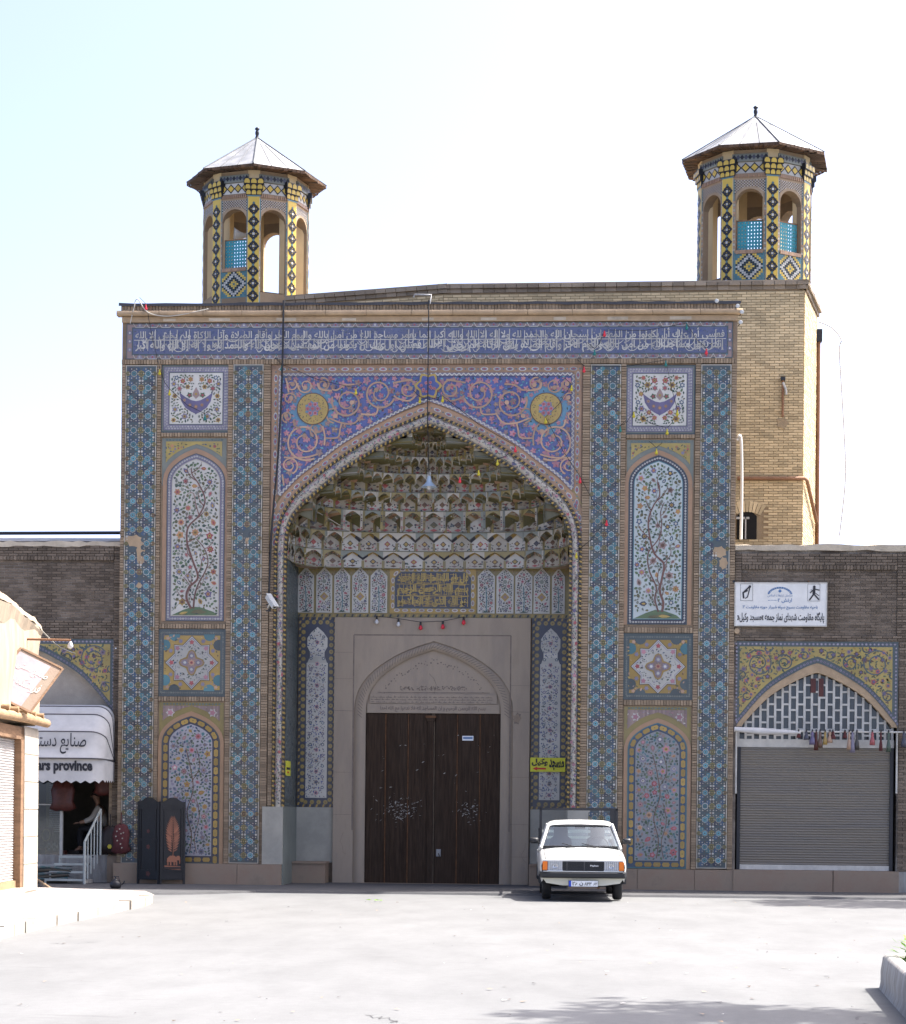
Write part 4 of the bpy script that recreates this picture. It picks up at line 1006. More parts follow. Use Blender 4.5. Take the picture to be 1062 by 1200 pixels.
    for xx, zz, r in scatter(rect(xl+.02, xr-.02, ZN-.2, ZN+.1), .014, .024, 1500, (), 1.0): fr.flat(leafp(xx-r, zz, 2*r, uni(0, 6.3), .4), random.choice(('tan', 'brown', 'rose')), y-.024)
    fr.build('rope_edging', row)
    for n_, (u0, u1) in enumerate(xp):
        a, b = PX(u0, 700, y), PX(u1, 700, y); z0 = ZA+.10; zt = ZN+.04; zs = zt-.20; xm = (a+b)/2
        o = [(a, z0), (b, z0), (b, zs), (xm, zt), (a, zs)]; k = MB(); k.prism(o, y-.05, y-.01, 'white')
        pn = k.build('pointed_panel', row)
        k = MB(); i_ = [(a+.02, z0+.02), (b-.02, z0+.02), (b-.02, zs), (xm, zt-.03), (a+.02, zs)]; yy = y-.054
        av = []
        if n_ % 2 == (1 if n_ < 5 else 0):
            k.flat(lobed(xm, z0+.36, .10, 4, .2), 'gold', yy-.006); k.flat(lobed(xm, z0+.36, .05, 4, .2), 'rose', yy-.012); k.flat(circ(xm, z0+.70, .05, 6), 'sage', yy-.006); av = [(xm, z0+.36, .1), (xm, z0+.70, .05)]
        else:
            stroke(k, [(xm, z0+.02), (xm+.01, z0+.3), (xm-.01, z0+.6)], .02, 'teal', yy-.006); k.flat([(xm-.1, z0+.015), (xm+.1, z0+.015), (xm, z0+.05)], 'dkgreen', yy-.006); av = [(xm, z0+.1*j, .02) for j in range(7)]
        blossom_field(k, i_, yy, rf=(.034, .052), nf=240, rl=(.016, .028), nl=1300, avoid=av, sprig=False, cols=[('red', 'pink'), ('rose', 'red'), ('navy', 'lilac'), ('violet', 'white'), ('pink', 'red')], leaves=('slate', 'navy', 'dkgreen', 'brown'))
        k.build('painted_flowers', pn)
    a, b = PX(457, 700, y), PX(558, 700, y); z0 = ZA+.09; z1 = ZN+.05
    k = MB(); k.box(a, b, y-.05, y, z0, z1, 'gold', 'k'); ip = k.build('gold_inscription_panel', portal)
    k = MB(); yy = y-.054; m_ = .13; X0, X1, Z0, Z1 = a+m_, b-m_, z0+m_, z1-m_; ch = .12
    oct_ = lambda d: [(X0-d, Z0-d), (X1+d, Z0-d), (X1+d, Z1-ch), (X1-ch, Z1+d), (X0+ch, Z1+d), (X0-d, Z1-ch)]
    k.flat(oct_(.02), 'slate', yy); k.flat(oct_(0), 'navy', yy-.004)
    for xx, zz, an in along([(X0-.06, Z0-.06), (X1+.06, Z0-.06), (X1+.06, Z1-ch+.03), (X1-ch+.03, Z1+.06), (X0+ch-.03, Z1+.06), (X0-.06, Z1-ch+.03), (X0-.06, Z0-.06)], .185):
        c, s = math.cos(an), math.sin(an); e = lambda q: [(xx+c*p*q-s*w_*q, zz+s*p*q+c*w_*q) for p, w_ in [(.068*math.cos(t*PI/5), .038*math.sin(t*PI/5)) for t in range(10)]]
        k.flat(e(1), 'white', yy); k.flat(e(.6), 'rose', yy-.004)
    h = (Z1-Z0)/3
    for i, t_ in enumerate(('هو الله الذی لا اله الا هو', 'بسم الله الرحمن الرحیم', 'قل هو الله احد الله الصمد')):
        letters(k, shape(t_), X0+.04, X1-.04, Z0+h*i+.01, Z0+h*(i+1)-.01, 'yellow', yy-.016, bold=.05)
        if i: stroke(k, [(X0+.02, Z0+h*i), (X1-.02, Z0+h*i)], .014, 'yellow', yy-.012)
    xx = X0+.05
    while xx < X1-.03: zz = Z0+h*random.choice((0, 1, 2)); stroke(k, [(xx, zz+.02), (xx, min(zz+h*uni(.7, 1.3), Z1-.02))], .014, 'yellow', yy-.010); xx += uni(.02, .045)
    for i in range(200): xx = uni(X0+.03, X1-.2); zz = uni(Z0+.03, Z1-.03); stroke(k, [(xx, zz), (xx+uni(.06, .18), zz+uni(-.01, .01))], .012, 'gold', yy-.008)
    k.build('lettering', ip)
    # stone door surround
    a, b = PX(392.5, 800, y), PX(621.5, 800, y); d0, d1 = PX(428, 940, y), PX(586, 940, y); zd = PZ(507, 836, y); zt = ZA
    ys = y-.12; xm = (d0+d1)/2
    g0, g1 = PX(416, 800, y), PX(602, 800, y)
    sp = zd+.02; zap = PZ(507, 752, y); zap2 = PZ(507, 762, y)
    ao = arch_outline(g0, g1, 0, sp, zap, 6); ai = arch_outline(d0-.0, d1+.0, 0, sp, zap2, 6)
    k = MB()
    crv = [p for p in ao[1:-1]]
    k.grid([[(x, ys, zt-.01) for x, z in crv], [(x, ys, z) for x, z in crv]], 'stone', smooth=False, flip=True)
    k.grid([[(x, ys, z) for x, z in crv], [(x, y, z) for x, z in crv]], 'stone', smooth=False, flip=True)
    k.box(a, g0, ys, y, -.05, zt-.01, 'stone'); k.box(g1, b, ys, y, -.05, zt-.01, 'stone')
    k.box(g0, g1, ys+.04, y, zt-.03, zt-.01, 'stone')
    sur = k.build('door_surround', portal)
    k = MB(); rope = [((p[0]+q[0])/2, (p[1]+q[1])/2) for p, q in zip(resample(ao, 160), resample(ai, 160))]
    rows = []; Ra, Rb = resample(ao, 160), resample(ai, 160)
    for p, q in zip(Ra, Rb): rows.append([(p[0]+(q[0]-p[0])*t/5, ys+.05-.06*math.sin(PI*t/5), p[1]+(q[1]-p[1])*t/5) for t in range(6)])
    k.grid(rows, 'stone'); k.grid([[r[-1], (r[-1][0], y+.01, r[-1][2])] for r in rows], 'stone', smooth=False)
    for i, (xx, zz, an) in enumerate(along(rope, .07)):
        c, s = math.cos(an+.9), math.sin(an+.9); h = .07
        if zz > sp-.1: stroke(k, [(xx-c*h, zz-s*h), (xx+c*h, zz+s*h)], .012, 'stone_cut', ys-.014)
    k.build('twisted_moulding', sur)
    k = MB(); fx0, fx1 = PX(415.5, 760, y), PX(599, 760, y); fz = PZ(507, 745, y)
    for q in ([(fx0, 1.2), (fx0, fz)], [(fx0, fz), (fx1, fz)], [(fx1, fz), (fx1, 1.2)]): stroke(k, q, .028, 'stone_cut', ys-.003)
    for q in ([(a+.01, 3.86), (fx0-.02, 3.85)], [(fx1+.02, 3.86), (b-.01, 3.85)]): stroke(k, q, .010, 'stone_cut', ys-.003)
    k.build('incised_line', sur)
    k = MB()
    for v0 in (770, 800, 905, 960, 1000):              # block joints of the facing stones
        for q0, q1 in ((a+.01, fx0-.02), (fx1+.02, b-.01)):
            if rnd() < .75: zz = PZ(507, v0+uni(-6, 6), y); stroke(k, [(q0, zz), ((q0+q1)/2, zz+uni(-.004, .004)), (q1, zz)], .006, 'stone_cut', ys-.002)
    x_, z_ = P(606, 842, y)
    for q in range(4): k.flat([(x_+(X-x_)*1.0, z_+(Z-z_)*1.1) for X, Z in lobed(x_+uni(-.05, .05), z_+uni(-.06, .06), uni(.05, .13), 5, .2, uni(0, 3))], ('stone_cut', 'stone', 'stone_cut', 'skirting')[q], ys-.003-.002*q)
    for q in range(7):
        x_ = uni(a+.05, b-.05); z_ = uni(3.9, zt-.2) if q < 4 else uni(.6, 2.4); 
        if q >= 4: x_ = random.choice((uni(a+.05, fx0-.03), uni(fx1+.03, b-.05)))
        pth = [(x_, z_)]
        for w in range(7): pth.append((pth[-1][0]+uni(-.05, .06), pth[-1][1]-uni(.02, .10)))
        if all(p_[0] < fx0-.02 or p_[0] > fx1+.02 or p_[1] > fz+.03 for p_ in pth): stroke(k, pth, .005, 'stone_cut', ys-.003)
    k.build('block_joint', sur, kind='stuff')
    # carved tympanum
    tz0, tz1 = zd, PZ(507, 810, y); k = MB()
    yt = y-.01
    inn = [p for p in ai if p[1] > zd-.01]; k.flat([(d0, zd)]+inn[1:-1]+[(d1, zd)], 'stone', yt)
    tym = k.build('tympanum', portal)
    k = MB(); k.box(d0+.03, d1-.03, yt-.04, yt, zd, zd+.20, 'stone', 'k'); k.box(d0+.09, d1-.09, yt-.05, yt, zd+.21, zd+.42, 'stone', 'k')
    letters(k, shape('بسم الله الرحمن الرحیم و ان المساجد لله فلا تدعوا مع الله احدا'), d0+.32, d1-.34, zd+.03, zd+.16, 'stone_cut', yt-.044, bold=.03)
    for i in range(3):
        xs = d0+.11; z_ = zd+.24+.055*i
        while xs < d1-.2: L = uni(.05, .16); stroke(k, [(xs, z_), (xs+L, z_+uni(-.006, .006))], .013, 'stone_cut', yt-.053); stroke(k, [(xs+L*.4, z_-.01), (xs+L*.4, z_+uni(.02, .04))], .010, 'stone_cut', yt-.054); xs += L+uni(.012, .04)
    zl = zd+.46
    stroke(k, [(d0+.25, zl), (d1-.25, zl)], .014, 'stone_cut', yt-.004)
    inl = [((p[0]-xm)*.80+xm, (p[1]-zl)*.78+zl+.03) for p in inn if p[1] > zl+.02]
    for xx, zz, an in along(inl, .05): k.flat(circ(xx+uni(-.02, .02), zz-uni(0, .12), uni(.012, .022), 5), 'stone_cut', yt-.004)
    for i in range(130): xx = uni(xm-.75, xm+.75); k.flat(circ(xx, zl+uni(.05, .14), uni(.010, .018), 5), 'stone_cut', yt-.006)
    stroke(k, [(xm+.02, zl-.02), (xm+.06, zl+.18), (xm+.0, zl+.32), (xm-.1, zl+.42)], .008, 'stone_cut', yt-.008)
    k.build('carving', tym)
    # wooden double door
    dz = zd-.005; split = PX(507, 940, y); yd = y+.005
    seamsL = [PX(u, 940, y) for u in (428, 451.5, 478, 505)]; seamsR = [PX(u, 940, y) for u in (509, 535.5, 562, 586)]
    # The recess behind the surround is closed by the leaves
    for leaf, sm in (('L', seamsL), ('R', seamsR)):
        k = MB(); k.box(sm[0], sm[-1], yd, yd+.05, -.04, dz, 'wood_door'); lf = k.build('door_leaf', portal)
        for p, q in zip(sm, sm[1:]):
            k = MB(); k.box(p+.018, q-.018, yd-.03+uni(-.006, .006), yd, -.03, dz-.01, 'wood_door', 'k'); k.build('plank', lf)
        for p in sm[1:-1]:
            k = MB(); k.box(p-.012, p+.012, yd-.042, yd, -.02, dz-.02, 'wood_seam', 'k'); k.build('cover_strip', lf)
    k = MB(); xs = PX(505.5, 900, y); k.box(xs-.075, xs+.05, yd-.075, yd, -.02, dz-.10, 'wood_door'); k.box(xs-.13, xs+.10, yd-.10, yd, dz-.10, dz-.05, 'wood_seam'); k.box(xs-.10, xs+.08, yd-.09, yd, dz-.17, dz-.10, 'wood_door'); k.build('meeting_post', portal)
    k = MB(); x_, z_ = P(514, 1000, y); k.box(x_-.05, x_+.05, yd-.06, yd-.03, z_-.07, z_+.09, 'metal_sheet'); k.tube([(x_, yd-.065, z_+.0), (x_+.03, yd-.075, z_-.08)], .012, 'metal_dark', 6); k.build('door_lock', portal)
    k = MB(); k.box(*[PX(u, 865, y) for u in (542, 555)], yd-.045, yd-.028, PZ(548, 868, y), PZ(548, 862.5, y), 'plate_white'); k.box(*[PX(u, 865, y) for u in (543, 554)], yd-.047, yd-.04, PZ(548, 866, y), PZ(548, 864, y), 'blue_ink'); k.build('door_plaque', portal)
    k = MB()
    for (u, v, n_, s_) in ((468, 948, 150, 11), (549, 950, 60, 8), (470, 890, 14, 30), (550, 890, 14, 30)):
        for i in range(n_):
            x_, z_ = P(random.gauss(u, s_), random.gauss(v, s_*.75), y)
            if d0+.05 < x_ < d1-.05 and abs(x_-xs) > .12: k.flat(leafp(x_, z_, uni(.01, .075), random.gauss(.3, .5), uni(.06, .3)), 'scuff', yd-.040)
    k.build('scuff_marks', portal, kind='stuff')
    k = MB(); k.box(d0-.05, d1+.05, y-.3, y+.05, -.05, .035, 'skirting'); k.build('threshold', portal)
    return ZN
ZN = porch()

def muqarnas():
    root_m = MB()
    # backing shell added behind the cells so their gaps leak no light
    lev = [667, 647, 625, 600, 578, 556, 536, 518, 505, 498]
    cnt = [19, 20, 15, 18, 17, 15, 13, 11, 9]
    K = len(lev); Yk = []; Zk = []; Hk = []; Dk = []
    for i, v in enumerate(lev):
        t = i/(K-1); dep = (YD-.10)*(1-t**1.25)+.24*t
        z = PZ(502, v, dep); Zk.append(z); Dk.append(dep); Hk.append(max(hw(A_IN, z+.10)-.03, .10) if i < K-1 else .10)
    def curve(i, f):                               # f 0..1 along the plan curve of level i, from left jamb round the back to the right jamb
        pz = .42+.5*min(1, i/6)
        a = PI*(1-f); cx, sx = math.cos(a), math.sin(a)
        return (XC+Hk[i]*math.copysign(abs(cx)**.85, cx), .12+(Dk[i]-.12)*(max(sx, 0)**pz))
    def arc(i, n):
        fs = [k/400 for k in range(401)]; ps = [curve(i, f) for f in fs]; d = [0]
        for a, b in zip(ps, ps[1:]): d.append(d[-1]+math.hypot(b[0]-a[0], b[1]-a[1]))
        out = []; j = 0
        for k in range(n+1):
            t = d[-1]*k/n
            while j < 399 and d[j+1] < t: j += 1
            out.append(fs[j]+(fs[j+1]-fs[j])*(t-d[j])/max(d[j+1]-d[j], 1e-9))
        return out
    sh = MB(); N = 40
    sh.grid([[(XC+(curve(i, k/N)[0]-XC)*1.02, curve(i, k/N)[1]+.50, Zk[i]) for k in range(N+1)] for i in range(K)], 'mortar', smooth=False)
    vault = sh.build('muqarnas_vault', portal)
    cells = 0
    for i in range(K-1):
        n = cnt[i]; fs = arc(i, n); z0, z1 = Zk[i], Zk[i+1]
        for j in range(n):
            f0, f1 = fs[j], fs[j+1]
            b0, b1 = curve(i, f0), curve(i, f1); c0, c1 = curve(i+1, f0), curve(i+1, f1)
            big = (i == 2)
            cen = abs((f0+f1)/2-.5)
            deep = .0 if (i < 2 and cen < .2) else uni(.34, .58)
            def M(s, t, h, b0=b0, b1=b1, c0=c0, c1=c1):
                bx, by = b0[0]+(b1[0]-b0[0])*s, b0[1]+(b1[1]-b0[1])*s; cx, cy = c0[0]+(c1[0]-c0[0])*s, c0[1]+(c1[1]-c0[1])*s
                return (bx+(cx-bx)*t, by+(cy-by)*t, z0+(z1-z0)*h)
            mb = MB(); ns = 8
            S_ = [k/ns for k in range(ns+1)]
            tb = lambda s: -deep*(1-abs(2*s-1)**2.2)
            flatp = deep == 0
            ha = (lambda s: .42+.42*(1-abs(2*s-1)**1.4)) if not flatp else (lambda s: .50+.44*(1-abs(2*s-1)))
            hf = lambda s: .62+.34*(1-abs(2*s-1)**1.4)
            pm = random.choice(('white', 'cream', 'cream', 'cream'))
            mb.grid([[M(s, tb(s), 0) for s in S_], [M(s, tb(s), ha(s)) for s in S_]], pm, smooth=False)
            mb.grid([[M(s, tb(s), ha(s)) for s in S_], [M(s, .5, .5*(ha(s)+hf(s))+.05) for s in S_], [M(s, 1, hf(s)) for s in S_]], lambda a, b: ('sage', 'mustard', 'tan', 'olive', 'cream')[(b*3+j+i) % 5] if not flatp else ('navy' if b in (0, 1, 6, 7) else 'gold'), smooth=False)
            mb.grid([[M(s, 1, hf(s)) for s in S_], [M(s, 1, 1.0) for s in S_]], random.choice(('cream', 'mustard', 'sage')), smooth=False)
            # pendant between the cells
            if not flatp:
                w_ = .12 if big else .08; hb = .02 if big else .40
                for s0 in (0.0, 1.0):
                    sa, sb = (0, w_) if s0 == 0 else (1-w_, 1)
                    mb.grid([[M(sa, .98, hb), M(sb, .98, hb+.12)], [M(sa, 1.02, 1), M(sb, 1.02, 1)]], random.choice(('cream', 'sage', 'mustard')), smooth=False)
                    q = sb if s0 == 0 else sa
                    mb.grid([[M(q, .98, hb+.12), M(q, .2, .45)], [M(q, 1.02, 1), M(q, .3, .8)]], 'olive', smooth=False)
            for q in range(26 if not flatp else 0):   # fine painting on hood and fascia
                s = uni(.06, .94); t = uni(.05, 1.0); hh = ha(s)+(hf(s)-ha(s))*t-.035; e = uni(.025, .05); m = random.choice(('brown', 'white', 'navy', 'red', 'dkgreen', 'white', 'brown', 'slate'))
                tt = tb(s)+(1-tb(s))*t+.03
                mb.face([M(s+e*math.cos(w*2*PI/5), tt+e*.6*math.sin(w*2*PI/5), hh+e*.5*math.sin(w*2*PI/5)) for w in range(5)], m)
            # painted motif on the panel
            def D(s, h, e=.05): return M(s, tb(s)+e, h)
            def dot(s, h, rs, rh, m, e, n_=6): mb.face([D(s+rs*math.cos(q*2*PI/n_), h+rh*math.sin(q*2*PI/n_), e) for q in range(n_)], m)
            c_ = random.choice(('brown', 'red', 'olive', 'navy', 'brown'))
            dot(.5, .42, .17, .17, c_, .06, 4); dot(.5, .42, .09, .09, 'gold', .08, 6); dot(.5, .16, .16, .07, random.choice(('brown', 'rose', 'red')), .06, 4)
            for q in range(22):
                s = uni(.08, .92); h = uni(.06, .48)
                if abs(s-.5) < .17: continue
                dot(s, h, uni(.03, .06), uni(.03, .06), random.choice(('red', 'navy', 'slate', 'rose', 'dkgreen', 'brown')), .05, 5)
            for s in (.035, .965): mb.face([D(s-.03, 0, .045), D(s+.03, 0, .045), D(s+.03, .48, .045), D(s-.03, .48, .045)], 'mustard')
            mb.face([D(.03, 0, .047), D(.97, 0, .047), D(.97, .045, .047), D(.03, .045, .047)], 'olive')
            for s in (.3, .5, .7):                 # gilded ribs of the hood
                e = .012
                mb.face([M(s-e, tb(s)+.03, ha(s)-.02), M(s+e, tb(s)+.03, ha(s)-.02), M(s+e, 1.0, hf(s)-.03), M(s-e, 1.0, hf(s)-.03)], 'yellow')
            if big:
                for q in range(8):
                    s = random.choice((.06, .94)); mb.face([(lambda p: (p[0], p[1]-.02, p[2]))(M(s+.04*math.cos(w*2*PI/5), 1.02, uni(.1, .8)*0+.15+.09*q+.04*math.sin(w*2*PI/5))) for w in range(5)], random.choice(('red', 'brown', 'navy')))
            mb.build('muqarnas_cell', vault); cells += 1
    # rays under the crown of the arch
    mb = MB(); ap = (XC, .2, hw and A_IN[-1][1]-.04)
    i = K-2
    for k in range(24):
        p = curve(i, k/24); q = curve(i, (k+1)/24); z = Zk[i]-.02
        mb.face([(p[0], p[1]-.03, z), (q[0], q[1]-.03, z), ap], ('mustard', 'tan', 'olive', 'gold')[k % 4])
    mb.build('vault_crown', vault)
muqarnas()
# ================================================================== BRICK HALL BEHIND
def solveY(u, v, z):
    z0, z1 = PZ(u, v, 0), PZ(u, v, 10); return (z-z0)/(z1-z0)*10
YH = 4.6
HZ = PZ(942, 329, YH)
hA = (PX(942, 400, YH), YH); yb_ = solveY(520, 334, HZ); hB = (PX(520, 334, yb_), yb_); yc_ = solveY(340, 347.5, HZ); hC = (PX(340, 347.5, yc_), yc_)
y2_ = solveY(957, 360, HZ); hA2 = (PX(957, 360, y2_), y2_)
dx_, dy_ = hA2[0]-hA[0], hA2[1]-hA[1]; hA3 = (hA[0]+dx_*1.04, hA[1]+dy_*1.04)
hall = thing('brick_hall', (hA[0]-4, hA[1]+3, 0), 'tall plain yellow brick building rising behind the tiled gateway', 'building')
def hall_build():
    pl = [hA, hB, hC, (hC[0]-2, hC[1]+12), (hA3[0]-6, hA3[1]+9), hA3]
    mb = MB(); n = len(pl)
    for i in range(n):
        a, b = pl[i], pl[(i+1) % n]; mb.face([(b[0], b[1], 0), (a[0], a[1], 0), (a[0], a[1], HZ-.05), (b[0], b[1], HZ-.05)], 'mortar_gold')
    mb.face([(x, y, HZ-.05) for x, y in pl[::-1]], 'mortar_gold'); wall = mb.build('wall', hall)
    # brickwork face by face
    xr = XR-.6
    for a, b, skip, nm in ((hB, hA, lambda x, z: x < xr and z < ZT-.3, 'front'), (hC, hB, lambda x, z: z < ZT-.3, 'chamfer'), (hA, hA3, lambda x, z: False, 'side')):
        L = math.hypot(b[0]-a[0], b[1]-a[1]); ux, uy = (b[0]-a[0])/L, (b[1]-a[1])/L; nx, ny = uy, -ux
        T = lambda s, d, z, a=a, ux=ux, uy=uy, nx=nx, ny=ny: (a[0]+ux*s-nx*d, a[1]+uy*s-ny*d, z)
        mb = MB(T=T); wz = (PX(863, 610, YH), PX(889, 610, YH), PZ(875, 632, YH), PZ(875, 594, YH))
        def sk(s, z, hwid, a=a, ux=ux, skip=skip, nm=nm):
            X = a[0]+ux*s
            if skip(X, z): return True
            return nm == 'front' and wz[0]-.02 < X+hwid and X-hwid < wz[1]+.02 and wz[2] < z < wz[3]
        bricks(mb, .0, L, 6.3, HZ-.24, -.022, 'brick_gold', bw=.22, bh=.062, j=.013, dep=.022, skip=sk)
        mb.build('brickwork', wall, kind='stuff')
        mb = MB(T=T); s = -.1
        while s < L+.1:
            e = min(s+.26, L+.1); mb.box(s+.006, e-.006, -.05+uni(-.008, .008), .1, HZ-.20, HZ-.11, 'parapet_brick'); mb.box(s+.006, e-.006, -.11+uni(-.008, .008), .1, HZ-.105, HZ-.02, 'parapet_brick'); s = e
        mb.box(-.12, L+.12, -.09, .3, HZ-.02, HZ+.01, 'parapet_brick'); mb.build('parapet', hall)
    mb = MB(); w0, w1 = PX(864, 610, YH), PX(887, 610, YH); z0, z1 = PZ(875, 632, YH), PZ(875, 599, YH); xm = (w0+w1)/2
    o = [(w0, z0), (w1, z0), (w1, z1-.12), (xm+.13, z1-.02), (xm, z1), (xm-.13, z1-.02), (w0, z1-.12)]
    mb.prism(o, YH-.006, YH+.01, 'dark_void'); win = mb.build('window', hall)
    mb = MB()
    for k in range(9):                              # flat brick arch over the window
        t = (k-4)*.12; c = (xm, z1-.62); r0, r1 = .60, .86
        q = [(c[0]+r*math.sin(t+e), YH-.03, c[1]+r*math.cos(t+e)) for r, e in ((r0, -.05), (r0, .05), (r1, .05), (r1, -.05))]; mb.face(q, 'brick_gold'); mb.face([(p[0], YH-.03, p[2]) for p in q[:2]]+[(p[0], YH, p[2]) for p in q[1::-1]], 'brick_gold')
    mb.build('brick_arch', win)
    mb = MB(); zz = PZ(868, 606, YH); mb.box(w0-.02, w0+.28, YH-.05, YH-.02, zz-.05, zz+.0, 'old_white'); mb.box(w0+.07, w0+.10, YH-.05, YH-.02, z0, zz, 'old_white'); mb.box(w0+.18, w0+.21, YH-.05, YH-.02, z0, zz, 'old_white'); mb.build('window_bars', win)
    zp = PZ(900, 561, YH); mb = MB(); mb.tube([(PX(864, 561, YH), YH-.06, zp), (hA[0]+.05, YH-.06, zp), (hA[0]+.12, YH+.1, zp-.02), (hA[0]+dx_*.9+.1, YH+dy_*.9, zp-.75), (hA[0]+dx_*.9+.1, YH+dy_*.9, 6.5)], .045, 'pipe_rust', 8); mb.build('drain_pipe', hall)
    mb = MB(); x = hA[0]+dx_*1.0+.06; mb.tube([(x, YH+dy_, HZ-.6), (x+.02, YH+dy_, 6.4)], .05, 'pipe_rust', 8); mb.box(x-.1, x+.08, YH+dy_-.1, YH+dy_+.1, HZ-.85, HZ-.55, 'metal_dark'); mb.build('downpipe', hall)
    mb = MB(); x0, z0 = P(917, 489, YH); z1 = PZ(917, 444, YH); mb.tube([(x0, YH-.06, z0), (x0, YH-.06, z1)], .028, 'pipe_rust', 6); mb.tube([(x0, YH-.07, z1-.1), (x0+.06, YH-.09, z1-.25), (x0+.08, YH-.07, z1-.38)], .03, 'old_white', 6); mb.box(x0-.05, x0+.05, YH-.1, YH, z1-.05, z1+.03, 'metal_dark'); mb.build('wall_bracket', hall)
    mb = MB(); mb.flat(lobed(*P(917, 496, YH), .16, 5, .2), 'mortar_gold', YH-.028); mb.build('mortar_patch', hall)
hall_build()

